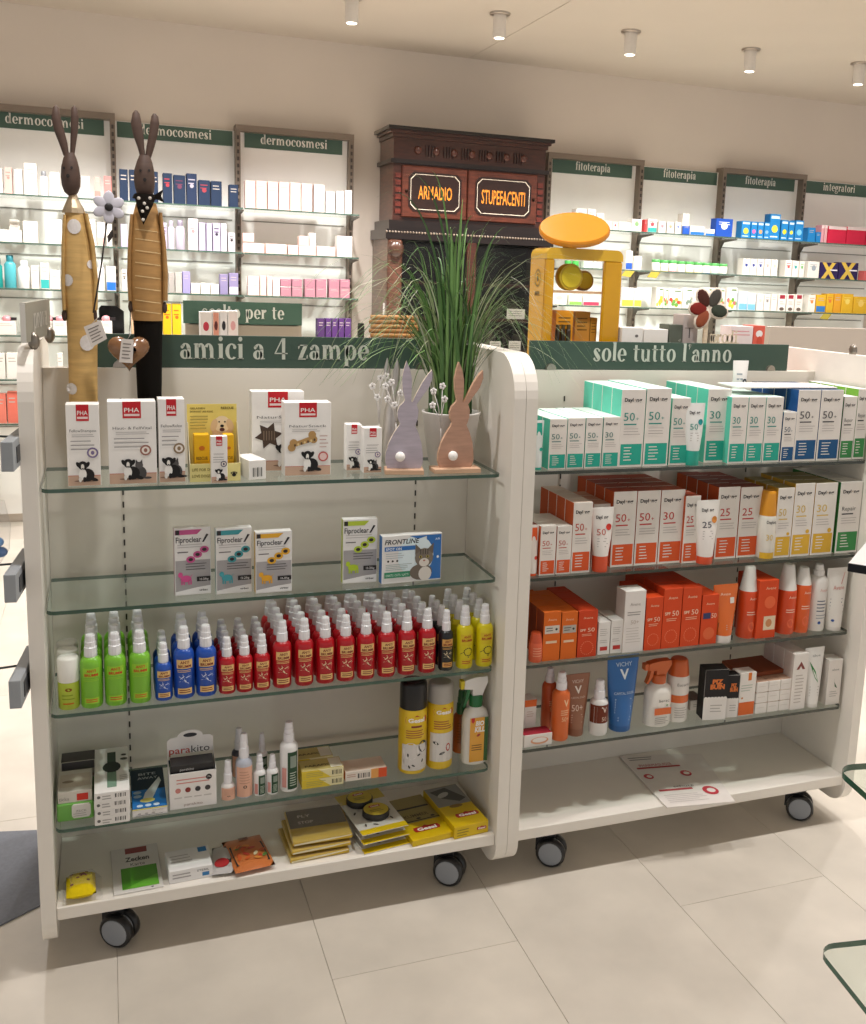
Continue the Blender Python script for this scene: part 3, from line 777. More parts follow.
def dots(m_, secs, pts, r, col, X0):
    for x, y, k in pts:
        cx, cz = PX(x / 3.2, y / 3.2 + 80); cx -= X0; cz -= Z1; P = []
        for i in range(14):
            a = 2 * math.pi * i / 14; px_, pz = cx + r * k * math.cos(a), cz + r * k * 1.15 * math.sin(a); P.append((px_, surf(secs, px_, pz) - .0014, pz))
        Q = [(cx + (p[0] - cx) * .5, surf(secs, cx + (p[0] - cx) * .5, cz + (p[2] - cz) * .5) - .0014, cz + (p[2] - cz) * .5) for p in P]
        m_.add(P + Q + [(cx, surf(secs, cx, cz) - .0014, cz)], [(i, (i + 1) % 14, 14 + (i + 1) % 14, 14 + i) for i in range(14)] + [(14 + i, 14 + (i + 1) % 14, 28) for i in range(14)], col)
BROWN = '4b372d'
# rabbit in the dotted dress
bx = PX(83, 400)[0]
r = root('tall_rabbit_figure', 'tall wooden rabbit in a yellow dress with white dots', 'figurine', (bx, YB, Z1), group='tall wooden rabbits')
dress = [(420, 208, 272), (450, 204, 280), (520, 200, 292), (600, 198, 302), (680, 202, 308), (760, 212, 311), (840, 216, 312), (930, 219, 312), (1020, 221, 313)]
sd = secs_from(dress, .034, X0=bx); sd = [(sd[0][0], 0, sd[0][2], sd[0][3], 0.004)] + sd
m_ = MB(); m_.loft(sd, 'c6a163', 24); body = part('dress', m_, M_LTWOOD, r)
for dt in [(238, 470, 1), (217, 640, .8), (280, 838, 1.1), (230, 985, .8), (292, 590, .6)]:
    m_ = MB(); dots(m_, sd, [dt], .0135, 'd9d3cf', bx); part('dot', m_, M_FAB, body)
m_ = MB(); m_.loft(secs_from([(366, 222, 246), (382, 214, 252), (408, 202, 268), (424, 196, 274)], .04, X0=bx), 'b9a78c', 11, smooth=False); part('collar', m_, M_METAL, r)
m_ = MB(); m_.loft(secs_from([(232, 210, 238), (250, 202, 246), (275, 196, 253), (310, 194, 258), (338, 198, 257), (358, 206, 250), (371, 220, 240)], .03, X0=bx), BROWN, 18); hd = part('head', m_, M_LTWOOD, r)
hs = secs_from([(232, 210, 238), (250, 202, 246), (275, 196, 253), (310, 194, 258), (338, 198, 257), (358, 206, 250), (371, 220, 240)], .03, X0=bx)
m_ = MB(); dots(m_, hs, [(205, 283, .25), (230, 283, .25), (218, 309, .35)], .010, '1c1512', bx); part('face', m_, M_LTWOOD, hd)
for rows in ([(80, 176, 181), (88, 168, 189), (120, 164, 195), (160, 172, 206), (200, 188, 216), (242, 203, 222)], [(82, 234, 241), (90, 228, 248), (120, 226, 252), (160, 226, 250), (200, 225, 244), (242, 224, 238)]):
    m_ = MB(); m_.loft(secs_from(rows, .008, X0=bx), BROWN, 12); part('ear', m_, M_LTWOOD, r)
for rows, hand in (([(432, 203, 214), (520, 197, 212), (640, 196, 212), (735, 200, 214)], (207, 752)), ([(428, 268, 282), (520, 286, 303), (640, 298, 314), (735, 296, 313)], (302, 752))):
    m_ = MB(); m_.loft([(cx, -.012, rx, .012, z) for cx, _, rx, ry, z in secs_from(rows, .012, X0=bx)], 'bf9a5c', 10); arm = part('arm', m_, M_LTWOOD, r)
    m_ = MB(); hx, hz = PX(hand[0] / 3.2, hand[1] / 3.2 + 80); m_.ball((hx - bx, -.014, hz - Z1), .008, BROWN, 10, 6, (.7, .7, 1.6)); part('paw', m_, M_LTWOOD, arm)
fy = YB - .045
# metal flower held by the rabbit
c0 = onY(348 / 3.2, 407 / 3.2 + 80, fy); c1 = onY(299 / 3.2, 745 / 3.2 + 80, fy)
r = root('metal_flower', 'white metal daisy on a dark wire stem held by the dotted rabbit', 'ornament', (c1.x, fy, c1.z))
dx, dz = c0.x - c1.x, c0.z - c1.z
m_ = MB(); m_.tube([(0, 0, 0), (dx * .5, 0, dz * .45), (dx, .004, dz)], .0018, '2c2521', 6); st = part('stem', m_, M_STEEL, r)
m_ = MB(); m_.loft([(dx * .82 + .004, 0, .001, .001, dz * .67), (dx * .82 + .008, 0, .006, .0015, dz * .73), (dx * .82 + .012, 0, .001, .001, dz * .79)], '2c2521', 8); part('leaf', m_, M_STEEL, st)
for q in range(6):
    a = q * math.pi / 3 + .5
    m_ = MB(); m_.ball((0, 0, 0), .0155, 'c9c6d0', 12, 6, (1.05, .12, .72)); m_.xf(Matrix.Translation((dx + .0175 * math.cos(a), 0, dz + .0175 * math.sin(a))) @ Matrix.Rotation(-a, 4, 'Y')); part('petal', m_, M_STEEL, r)
m_ = MB(); m_.ball((dx, -.003, dz), .0085, '1e1b1c', 12, 6, (1, .4, 1)); part('flower_centre', m_, M_STEEL, r)
def swing_tag(pts, Y, label, hang):
    P = [onY(x / 3.2, y / 3.2 + 80, Y) for x, y in pts]; c_ = sum(P, Vector()) / 4
    m_ = MB(); V = [tuple(p - c_) for p in P]; V2 = [(x, y + .0008, z) for x, y, z in V]
    m_.add(V + V2, [(0, 1, 2, 3), (7, 6, 5, 4), (0, 4, 5, 1), (1, 5, 6, 2), (2, 6, 7, 3), (3, 7, 4, 0)], 'cfc7c0')
    o = thing('price_tag', m_, M_CARD, label, 'tag', c_)
    l_ = MB(); p0, p1, p2, p3 = [Vector(v) for v in V]
    for k in range(5):
        t = .18 + k * .15; a = p0.lerp(p3, t).lerp(p1.lerp(p2, t), .15); e = p0.lerp(p3, t).lerp(p1.lerp(p2, t), .8 - .1 * (k % 2)); dn = (p3 - p0) * .05; off = Vector((0, -.0004, 0))
        l_.add([a + off, e + off, e + dn + off, a + dn + off], [(0, 1, 2, 3)], '77706b')
    part('print', l_, M_CARD, o)
    hp = onY(hang[0] / 3.2, hang[1] / 3.2 + 80, Y + .01) - c_; tp = (p0 + p1) / 2
    s_ = MB(); s_.tube([tuple(tp), tuple((tp + hp) / 2 + Vector((.004, 0, 0))), tuple(hp)], .0006, 'd8d0c8', 4); part('string', s_, M_FAB, o)
swing_tag([(268, 790), (322, 768), (343, 828), (292, 856)], fy - .012, 'paper price tag hanging beside the dotted rabbit dress', (315, 745))
# rabbit with scarf and black trousers
bx = PX(149, 390)[0]
r = root('tall_rabbit_figure', 'tall wooden rabbit with black dotted scarf, striped sweater and black trousers', 'figurine', (bx, YB, Z1), group='tall wooden rabbits')
sw = [(392, 436, 500), (420, 428, 506), (460, 420, 512), (540, 414, 520), (640, 412, 522), (720, 416, 524), (768, 424, 522)]
ss = secs_from(sw, .034, X0=bx)
m_ = MB(); m_.loft(ss, 'a87f4a', 24); swt = part('sweater', m_, M_LTWOOD, r)
m_ = MB()
for y in (478, 508, 545, 583, 625, 663, 702, 735):
    row = []
    for k in range(9):
        x = 431 + 82 * k / 8; cx, cz = PX(x / 3.2, (y + k * 1.4) / 3.2 + 80); row.append((cx - bx, cz - Z1))
    vs = [(x, surf(ss, x, z) - .001, z + .0009) for x, z in row] + [(x, surf(ss, x, z) - .001, z - .0009) for x, z in row]
    m_.add(vs, [(k, k + 1, k + 10, k + 9) for k in range(8)], 'd6bb8c')
part('stripe_pattern', m_, M_FAB, swt)
tr = secs_from([(766, 426, 521), (860, 432, 519), (960, 437, 518), (1020, 440, 517)], .03, X0=bx); tr = [(tr[0][0], 0, tr[0][2], tr[0][3], .004)] + tr
m_ = MB(); m_.loft(tr, '15120f', 20); part('trousers', m_, M_FAB, r)
hrow = [(240, 446, 480), (262, 437, 488), (285, 430, 493), (315, 428, 496), (340, 431, 495), (362, 437, 490), (380, 446, 482)]
hs = secs_from(hrow, .03, X0=bx)
m_ = MB(); m_.loft(hs, BROWN, 18); hd = part('head', m_, M_LTWOOD, r)
m_ = MB(); dots(m_, hs, [(448, 292, .25), (476, 292, .25), (462, 322, .35)], .010, '1c1512', bx); part('face', m_, M_LTWOOD, hd)
for rows in ([(97, 431, 439), (106, 424, 447), (140, 418, 454), (180, 427, 460), (215, 440, 462), (252, 450, 468)], [(107, 490, 498), (116, 484, 507), (140, 480, 510), (180, 475, 503), (215, 468, 494), (252, 464, 482)]):
    m_ = MB(); m_.loft(secs_from(rows, .008, X0=bx), BROWN, 12); part('ear', m_, M_LTWOOD, r)
for rows, hand in (([(430, 416, 428), (520, 409, 424), (620, 406, 422), (706, 410, 424)], (418, 724)), ([(425, 506, 518), (520, 515, 530), (620, 519, 537), (706, 518, 536)], (526, 728))):
    m_ = MB(); m_.loft([(cx, -.010, rx, .012, z) for cx, _, rx, ry, z in secs_from(rows, .012, X0=bx)], 'a27945', 10); arm = part('arm', m_, M_LTWOOD, r)
    m_ = MB(); hx, hz = PX(hand[0] / 3.2, hand[1] / 3.2 + 80); m_.ball((hx - bx, -.012, hz - Z1), .008, BROWN, 10, 6, (.7, .7, 1.6)); part('paw', m_, M_LTWOOD, arm)
def P2(x, y, dy): p = onY(x / 3.2, y / 3.2 + 80, YB + dy); return (p.x - bx, dy, p.z - Z1)
m_ = MB(); m_.add([P2(430, 372, -.024), P2(466, 378, -.04), P2(500, 374, -.024), P2(486, 408, -.038), P2(459, 464, -.042), P2(442, 420, -.038)], [(0, 5, 1), (1, 5, 4), (1, 4, 3), (1, 3, 2)], '17130f')
m_.loft([(P2(464, 374, 0)[0], 0, .026, .028, P2(464, 380, 0)[2]), (P2(464, 374, 0)[0], 0, .022, .026, P2(464, 366, 0)[2])], '17130f', 14)
m_.add([P2(494, 368, -.03), P2(500, 382, -.03), P2(522, 350, -.03), P2(516, 372, -.03), P2(526, 392, -.03)], [(0, 3, 2), (0, 1, 3), (1, 4, 3)], '17130f')
sc_ = part('scarf', m_, M_FAB, r)
m_ = MB()
for x, y in ((444, 378), (480, 378), (462, 395), (471, 409), (456, 420), (458, 447)):
    a = P2(x, y, -.043); m_.ball(a, .0035, 'cfc8be', 8, 4, (1, .25, 1))
part('scarf_dots', m_, M_FAB, sc_)['kind'] = 'stuff'
# wooden heart
hy = YB - .057; c0 = onY(414 / 3.2, 935 / 3.2 + 80, hy); tp = onY(413 / 3.2, 820 / 3.2 + 80, hy); wid = onY(482 / 3.2, 860 / 3.2 + 80, hy).x - onY(346 / 3.2, 860 / 3.2 + 80, hy).x
H = tp.z - c0.z
r = root('hanging_heart', 'shiny brown wooden heart hanging from the scarfed rabbit paw', 'ornament', (c0.x, hy, c0.z))
m_ = MB(); P = []
for i in range(28):
    t = 2 * math.pi * i / 28; P.append((16 * math.sin(t) ** 3 / 32 * wid, (13 * math.cos(t) - 5 * math.cos(2 * t) - 2 * math.cos(3 * t) - math.cos(4 * t) + 17) / 29 * H))
vs = []; cxh, czh = 0, H * .58
for k, (s_, dy) in enumerate(((.35, -.016), (.7, -.013), (.93, -.006), (1.0, 0), (.93, .006), (.7, .013), (.35, .016))):
    vs += [(cxh + (x - cxh) * s_, dy, czh + (z - czh) * s_) for x, z in P]
fs = [(k * 28 + i, (k + 1) * 28 + i, (k + 1) * 28 + (i + 1) % 28, k * 28 + (i + 1) % 28) for k in range(6) for i in range(28)] + [tuple(range(28))[::-1], tuple(range(168, 196))]
m_.add(vs, fs, '7d5637', 0, True); part('heart_body', m_, grain_mat('lacquered_wood', .25, (3, 3, 12), .25, .6), r)
hp = onY(417 / 3.2, 735 / 3.2 + 80, hy + .035) - c0
m_ = MB(); m_.tube([(0, 0, H * .86), (.004, .01, (H * .86 + hp.z) / 2), tuple(hp)], .0012, '2a211b', 5); part('cord', m_, M_FAB, r)
swing_tag([(389, 828), (428, 831), (424, 906), (381, 903)], hy - .020, 'white paper price tag hanging over the brown wooden heart', (412, 800))

# ------------------------------------------------------------------ grass plant in a white pot
Yp = .175
X, w, h = span(422, 478, 411, 470, Z1, Yp)
r = root('potted_grass', 'arching green ornamental grass in a white ceramic pot', 'plant', (X, Yp, Z1))
rt = w / 2
m_ = MB(); m_.lathe([(rt * .66, 0), (rt * .72, .004), (rt * .97, h - .008), (rt, h - .003), (rt, h), (rt * .93, h), (rt * .9, h - .02)], 'd9d4ce', 28, cap=False); m_.lathe([(rt * .66, 0), (rt * .66, .001)], 'd9d4ce', 28); part('pot', m_, M_PLAS, r)
m_ = MB(); m_.lathe([(rt * .905, h - .021), (rt * .905, h - .016)], '2b2119', 20); part('soil', m_, M_MATTE, r)
rg = random.Random(3)
def blade(base, h0, reach, ang, droop, width, col):
    """one arching blade: base point, height, outward reach, direction, how far the tip falls"""
    n = 12; L = []; dirv = Vector((math.cos(ang), math.sin(ang), 0)); sidev = Vector((-math.sin(ang), math.cos(ang), 0))
    sidev = (sidev * .6 + Vector((1, 0, 0)) * .4).normalized()
    vs = []
    for i in range(n):
        t = i / (n - 1); out = reach * (t ** 1.6); z = h0 * (1 - (1 - t) ** 2.0) - droop * t ** 3.2
        p = Vector(base) + dirv * out + Vector((0, 0, z)); ww = width * (1 - t ** 1.6) * .5 + .0003
        vs += [tuple(p - sidev * ww), tuple(p + dirv * ww * .3), tuple(p + sidev * ww)]
    fs = []
    for i in range(n - 1):
        a = i * 3; fs += [(a, a + 1, a + 4, a + 3), (a + 1, a + 2, a + 5, a + 4)]
    mm = MB(); mm.add(vs, fs, col, 0, True); part('grass_blade', mm, M_LEAF, r)
GRS = ['4a7038', '5a8444', '3a5a30', '6e9452', '86a468']
for k in range(70):            # dense upright centre
    a = rg.uniform(0, 2 * math.pi); rr = rt * .75 * math.sqrt(rg.random())
    blade((rr * math.cos(a), rr * math.sin(a) * .7, h - .02), rg.uniform(.24, .50), rg.uniform(.02, .11), rg.choice([a, rg.uniform(0, 6.28)]), rg.uniform(0, .05), rg.uniform(.005, .010), rg.choice(GRS[:4]))
for k in range(150):            # thin arching outer blades
    sgn = -1 if k % 2 else 1
    a = (math.pi if sgn < 0 else 0) + rg.uniform(-.55, .55); rr = rt * .6 * rg.random()
    hh = rg.uniform(.24, .50) if sgn < 0 else rg.uniform(.27, .48); blade((sgn * rr, rg.uniform(-.015, .015), h - .02), hh, rg.uniform(.10, .34), a, rg.uniform(.03, .24) * (hh / .3), rg.uniform(.0028, .0055), rg.choice(GRS[1:] + ['c2c6b0', 'a8b08c', '94a572']))
for hh, re, an, dr in ((.60, .15, 3.2, .04), (.58, .07, 2.9, .0), (.55, .05, 2.6, 0), (.43, .05, .4, .0), (.58, .19, 3.1, .07), (.50, .10, .2, .02), (.52, .02, 1, 0), (.40, .12, 0, .04)):
    blade((rg.uniform(-.02, .02), 0, h - .02), hh, re, an, dr, .009, rg.choice(GRS[1:4]))

# ------------------------------------------------------------------ left gondola, second shelf: flea treatment cartons
def fipro(col, dogcol):
    def draw(m_, w, h):
        m_.rect(-w * .48, w * .48, h * .02, h * .52, 'a6a3a5'); m_.pg([(-w * .48, h * .02), (w * .48, h * .02), (w * .48, h * .13), (w * .1, h * .11), (-w * .48, h * .06)], 'eceaea')
        m_.pg([(-w * .48, h * .9), (w * .12, h * .9), (w * .26, h * .97), (-w * .48, h * .97)], col); m_.rect(-w * .47, -w * .36, h * .9, h * .97, '2a2628')
        m_.text('Fiproclear', -w * .46, h * .785, h * .085, '26222a', al='l', w=w * .70, bold=.012); m_.pg([(w * .26, h * .78), (w * .31, h * .78), (w * .44, h * .89), (w * .38, h * .9)], '26222a')
        m_.lines(-w * .42, w * .4, h * .755, 2, h * .035, h * .01, 'b9b4b4'); m_.lines(-w * .42, -w * .08, h * .65, 1, .02, h * .016, '6a6466')
        for k, (x, z) in enumerate(((-.06, .53), (.13, .60), (.32, .67))):
            m_.ell(x * w, z * h, w * .125, w * .10, col); m_.ell(x * w, z * h, w * .065, w * .05, '2c1f22')
        m_.lines(-w * .2, w * .46, h * .47, 3, h * .04, h * .01, '4c484a')
        x, z = -w * .22, h * .22
        m_.ell(x + w * .02, z + h * .03, w * .15, h * .05, dogcol); m_.ell(x - w * .13, z + h * .09, w * .065, h * .04, dogcol)
        for q in (-.11, -.05, .08, .14): m_.rect(x + q * w, x + (q + .035) * w, z - h * .06, z + h * .02, dogcol)
        m_.pg([(x + w * .14, z + h * .04), (x + w * .22, z + h * .1), (x + w * .16, z + h * .07)], dogcol)
        m_.rect(w * .1, w * .48, h * .2, h * .27, '1d1a1c'); m_.text('10-20kg', w * .3, h * .215, h * .035, 'e5e2e2', w=w * .24); m_.text('virbac', w * .28, h * .055, h * .03, '2a2628', w=w * .24, bold=.02)
    return draw
def put2(x0, x1, yt, yb, d, left, draw, label, rz, Y):
    X, w, h = span(x0, x1, yt, yb, Z2, Y)
    return carton('flea_treatment_carton', w, h, d, 'e6e4e3', label, 'carton', (X, Y, Z2), draw, rz, left=left, mt=M_GLOSS)
put2(174.5, 211, 527.5, 591, .022, 'c9a4b0', fipro('c2548c', 'd0508f'), 'Fiproclear flea carton with pink dog and pink bar', .05, .075)
put2(216, 252, 528, 590.5, .022, '9fb9b9', fipro('3f97a0', '46a3b0'), 'Fiproclear flea carton with teal dog and teal bar', .04, .065)
put2(255.5, 292, 531.5, 594, .022, 'd8a73f', fipro('e0a92e', 'e2a528'), 'Fiproclear flea carton with orange yellow dog and bar', .03, .05)
put2(343, 377, 519, 580.5, .022, 'a9bb30', fipro('b4c93c', 'b2cc2a'), 'Fiproclear flea carton with lime green animal standing by the FRONTLINE box', -.02, .075)
def front(m_, w, h):
    m_.rect(w * .24, w * .49, h * .03, h * .97, '2b6cb5'); m_.ell(w * .06, h * .55, w * .30, h * .42, 'dcebf2', n=24); m_.pg([(w * .1, h * .9), (w * .3, h * .97), (-w * .05, h * .97)], '2b6cb5')
    m_.text('FRONTLINE', -w * .46, h * .82, h * .1, '20232c', al='l', w=w * .56, slant=.2, bold=.02); m_.rect(-w * .46, w * .05, h * .68, h * .77, '2b6cb5'); m_.text('SPOT ON', -w * .44, h * .695, h * .055, 'e8eef4', al='l', w=w * .26, bold=.02)
    m_.lines(-w * .44, -w * .1, h * .63, 3, h * .045, h * .013, 'b3bcc2')
    for k in range(3): m_.ell(-w * .4 + k * w * .075, h * .47, w * .018, h * .022, '3a3330')
    m_.lines(-w * .44, w * .0, h * .4, 4, h * .035, h * .012, '9fb0ae'); m_.rect(-w * .46, -w * .03, h * .12, h * .24, '2f8a63'); m_.text('CHATS / CATS / GATTI', -w * .44, h * .15, h * .05, 'dff0e6', al='l', w=w * .38)
    # tabby cat
    x, z = w * .2, h * .5
    m_.ell(x - w * .05, h * .2, w * .19, h * .17, '6f6459'); m_.ell(x + w * .02, h * .16, w * .11, h * .15, 'dcd6cf'); m_.ell(x, z, w * .155, h * .2, '7b7065')
    m_.pg([(x - w * .15, z + h * .07), (x - w * .05, z + h * .17), (x - w * .15, z + h * .3)], '6a5f55'); m_.pg([(x + w * .05, z + h * .17), (x + w * .15, z + h * .07), (x + w * .16, z + h * .3)], '6a5f55')
    for q in (-.06, -.02, .02, .06): m_.rect(x + (q - .006) * w, x + (q + .006) * w, z + h * .07, z + h * .18, '2f2823')
    m_.ell(x, z - h * .1, w * .085, h * .09, 'ded7cf'); m_.ell(x - w * .06, z + h * .02, w * .026, h * .03, 'b9a651'); m_.ell(x + w * .06, z + h * .02, w * .026, h * .03, 'b9a651')
    m_.ell(x - w * .06, z + h * .02, w * .012, h * .026, BLK); m_.ell(x + w * .06, z + h * .02, w * .012, h * .026, BLK); m_.ell(x, z - h * .06, w * .02, h * .018, 'a5665a')
    m_.text('x6', w * .42, h * .86, h * .06, 'dfe9f3', w=w * .08); m_.ell(w * .43, h * .5, w * .02, h * .03, 'e8eef4')
put2(381.5, 442, 534.5, 582, .022, '2b6cb5', front, 'FRONTLINE spot on carton with a tabby cat portrait', .06, .055)

# ------------------------------------------------------------------ spray bottles
def brumm(m_, w, h, lab='e6c07e', ink='7a1f1c', fig='e9d6b0', sty='mosq'):
    m_.rect(-w * .42, w * .42, h * .62, h * .80, lab); m_.text('ANTI', 0, h * .72, h * .055, ink, w=w * .44, bold=.03); m_.text('BRUMM', 0, h * .64, h * .055, ink, w=w * .66, bold=.03)
    m_.lines(-w * .38, w * .38, h * .59, 2, h * .03, h * .012, lab, .1)
    if sty == 'mosq':
        for a in (.3, 1.0, 1.9, 2.6, 3.6, 5.3):
            x, z = math.cos(a), math.sin(a)
            m_.pg([(0, h * .36), (x * w * .34, h * .40 + z * h * .11), (x * w * .34 + .001, h * .40 + z * h * .11 + .0009)], fig); m_.lay -= .00007
        m_.ell(w * .02, h * .37, w * .035, h * .035, fig, rot=.6); m_.ell(-w * .12, h * .44, w * .14, h * .009, fig, rot=.7); m_.ell(w * .16, h * .45, w * .14, h * .008, fig, rot=.3)
    elif sty == 'tick':
        for k in range(14):
            a = k * 2 * math.pi / 14; m_.ell(w * .08 + w * .26 * math.cos(a), h * .40 + h * .085 * math.sin(a), w * .05, h * .014, '3b3720', n=6, rot=a + 1.57)
            m_.lay -= .00007
        m_.nxt()
        m_.pg([(-w * .1, h * .42), (-w * .4, h * .34), (-w * .4, h * .36)], '3b3720'); m_.pg([(w * .1, h * .33), (w * .05, h * .26), (w * .1, h * .26)], '3b3720')
    m_.rect(-w * .36, w * .36, h * .10, h * .22, lab); m_.lines(-w * .28, w * .3, h * .19, 2, h * .04, h * .018, ink, .1)
def spray_bottle(body_h, r_, total_h, col, label, loc, ink=None, lab='e6c07e', fig='e9d6b0', sty='mosq', capcol='eceaee', name='spray_bottle', draw=None):
    m_ = MB(); m_.lathe([(r_ * .9, 0), (r_, .004), (r_, body_h - r_ * .75), (r_ * .93, body_h - r_ * .42), (r_ * .72, body_h - r_ * .15), (r_ * .42, body_h), (r_ * .40, body_h + .003)], col, 20)
    o = thing(name, m_, M_PLAS, label, 'bottle', loc)
    H = total_h - body_h
    c_ = MB(); c_.lathe([(r_ * .58, body_h - .002), (r_ * .60, body_h + H * .05), (r_ * .58, body_h + H * .40), (r_ * .50, body_h + H * .43), (r_ * .50, body_h + H * .66), (r_ * .45, body_h + H * .70), (r_ * .43, total_h - .003), (r_ * .36, total_h)], capcol, 14, smooth=False); part('pump_cap', c_, M_PLAS, o)
    p_ = MB(wrap=r_, eps=.0004)
    if draw: draw(p_, r_ * 1.9, body_h)
    else: brumm(p_, r_ * 1.9, body_h, lab, ink or '7a1f1c', fig, sty)
    part('label', p_, M_CARD, o)
    return o
def bottle_geo(c, w, cap, bt, bot, Z, Y):
    X, ww, tot = span(c - w / 2, c + w / 2, cap, bot, Z, Y)
    # depth of the axis is one radius behind the front
    bh = onY(c, bt, Y + ww / 2).z - Z; tot = onY(c, cap, Y + ww / 2).z - Z
    return onY(c, (cap + bot) / 2, Y + ww / 2).x, ww / 2 * 1.02, bh, tot
def bottle_rows(spec, kind, rows, group, pitch=None, **k):
    """spec: pixel columns (centre, width, cap top, shoulder, bottom) of the front row; rows stand behind"""
    first = {}
    for i, (c, w, cap, bt, bot) in enumerate(spec):
        Yf = .042
        X, r_, bh, tot = bottle_geo(c, w, cap, bt, bot, Z3, Yf)
        r_, bh, tot = k['size']
        for q in range(rows):
            y = Yf + r_ + q * (pitch or (2 * r_ + .003))
            lb = f"{kind}, {ORD[i]} column from the left, {'front row' if q == 0 else ORD[q] + ' row back'}" if len(spec) > 1 else f"{kind}, {'front of its column' if q == 0 else ORD[q] + ' in its column'}"
            if not first: first[0] = spray_bottle(bh, r_, tot, k['col'], lb, (X, y, Z3), k.get('ink'), k.get('lab', 'e6c07e'), k.get('fig', 'e9d6b0'), k.get('sty', 'mosq')); first[0]['group'] = group
            else: dup(first[0], (X, y, Z3), None, lb, group)
GRN, BLU, RDB, YLB, BKB = '7fbf35', '1f4fae', 'b3101d', 'dccb12', '17181c'
S_L = (.0222, .112, .158); S_S = (.0185, .085, .127)
def rollon(i, lb, y):
    X = onY(69, 690, y).x
    m_ = MB(); m_.lathe([(.020, 0), (.0215, .003), (.0215, .058), (.0205, .062)], 'b3c43e', 20); o = thing('roll_on_bottle', m_, M_PLAS, lb, 'bottle', (X, y, Z3), group='green roll-on bottles')
    c_ = MB(); c_.lathe([(.0218, .060), (.0218, .108), (.019, .112), (.008, .113)], 'e9e6df', 20); part('cap', c_, M_PLAS, o)
    p_ = MB(wrap=.0217, eps=.0003); p_.ell(0, .045, .007, .004, '8f5a1e'); p_.lines(-.014, .014, .034, 2, .008, .0025, '8aa22c'); p_.lines(-.012, .012, .016, 1, .008, .003, 'c86a20'); part('label', p_, M_CARD, o)
for i in range(3): rollon(i, ('front', 'middle', 'rear')[i] + ' lime roll-on bottle with white cap at the left shelf end', .068 + i * .048)
bottle_rows([(91.3, 22.6, 636, 657, 710), (115.4, 22.6, 634, 655.7, 708), (140, 22.6, 632, 654, 706)], 'bright green insect spray bottle', 4, 'green spray bottles', col=GRN, size=S_L, lab='9ccf3c', ink='c8331c', fig='83b83a', sty='none')
bottle_rows([(163.5, 17, 634.5, 663, 702)], 'small blue insect spray bottle', 3, 'blue spray bottles', col=BLU, size=S_S, fig='cfd9ec')
bottle_rows([(184, 20.5, 627, 648.5, 699.5), (206, 21, 625, 646, 697)], 'large blue insect spray bottle', 3, 'blue spray bottles', col=BLU, size=S_L, fig='cfd9ec')
bottle_rows([(227, 16.5, 635, 657, 695), (244.5, 16.5, 634, 655, 693), (262, 16.5, 632, 653.6, 691)], 'small red insect spray bottle', 4, 'small red spray bottles', col=RDB, size=S_S)
bottle_rows([(c, 20, 619, 640, b_) for c, b_ in ((282, 689.5), (304, 688), (325, 685), (345.3, 683.6), (365.5, 681), (386, 679), (406, 677), (426.3, 676))], 'large red insect spray bottle', 5, 'large red spray bottles', col=RDB, size=(.0212, .108, .154), pitch=.0455)
bottle_rows([(445.6, 16.5, 605, 625, 671)], 'black insect spray bottle', 4, 'black spray bottles', col=BKB, size=(.0178, .099, .147), lab='d8a45c')
bottle_rows([(464.2, 19, 602, 623, 670), (483.8, 19, 601, 621, 668)], 'yellow tick spray bottle', 4, 'yellow spray bottles', col=YLB, size=(.0208, .108, .153), lab='d9bd2e', ink='a8301c', sty='tick')

# ------------------------------------------------------------------ left gondola, fourth shelf
# green clamshell box with a white device, cartons stacked above it
X, w, h = span(57, 94, 803, 830, Z4, .06)
r = root('clamshell_pack', 'green plastic clamshell pack holding a rounded white device', 'package', (X, .06, Z4))
m_ = MB(); m_.cbox(-w / 2, w / 2, 0, .12, 0, h, '6fae4e', .003); part('shell', m_, M_PLAS, r)
m_ = MB(); m_.prism([(x * .6 + .008, z + h * .22) for x, z in [(-.025, .006), (-.019, 0), (.032, 0), (.038, .006), (.038, h * .62), (.032, h * .72), (-.019, h * .72), (-.025, h * .62)]], -.006, -.0002, 'd8d4ce'); dv = part('device', m_, M_PLAS, r)
p_ = MB(); p_.text('ZECK', .012, h * .55, .005, '8a8682', w=.022); p_.lines(-.004, .026, h * .48, 2, .005, .0015, 'a8a49f'); p_.xf(Matrix.Translation((0, -.0062, 0))); part('device_print', p_, M_CARD, dv)
m_ = MB(); m_.cbox(-w * .46, w * .47, 0, .10, 0, .026, 'd6d0c6', .0008); o = thing('small_carton', m_, M_CARD, 'beige white carton lying on the green clamshell pack', 'carton', (X, .064, Z4 + h))
p_ = MB(); p_.rect(w * .05, w * .36, .0035, .019, 'd43a2c'); p_.text('ticks', -w * .3, .006, .008, '8a8682', w=.02); part('red_sticker', p_, M_CARD, o)
p_ = MB(); p_.rect(-w * .42, w * .42, 0, .06, 'cfc3b4'); p_.ell(-w * .2, .025, .012, .006, '9a8a78'); p_.xf(Matrix.Translation((0, .02, .0262)) @ Matrix.Rotation(-math.pi / 2, 4, 'X')); part('top_print', p_, M_CARD, o)
m_ = MB(); m_.cbox(-w * .48, w * .48, 0, .05, 0, .075, 'c9c2b8', .0008, front='c9c2b8', top='4f4b48'); o = thing('small_carton', m_, M_CARD, 'grey topped carton standing behind the green clamshell pack', 'carton', (X + .004, .19, Z4))
p_ = MB(); p_.rect(-w * .46, w * .46, .055, .074, '5c5a5c'); p_.ell(-w * .3, .04, .011, .009, '5e544c'); p_.ell(w * .25, .04, .013, .01, 'a8664c'); p_.lines(-w * .4, w * .4, .024, 2, .008, .002, '9a938a'); part('front_print', p_, M_CARD, o)
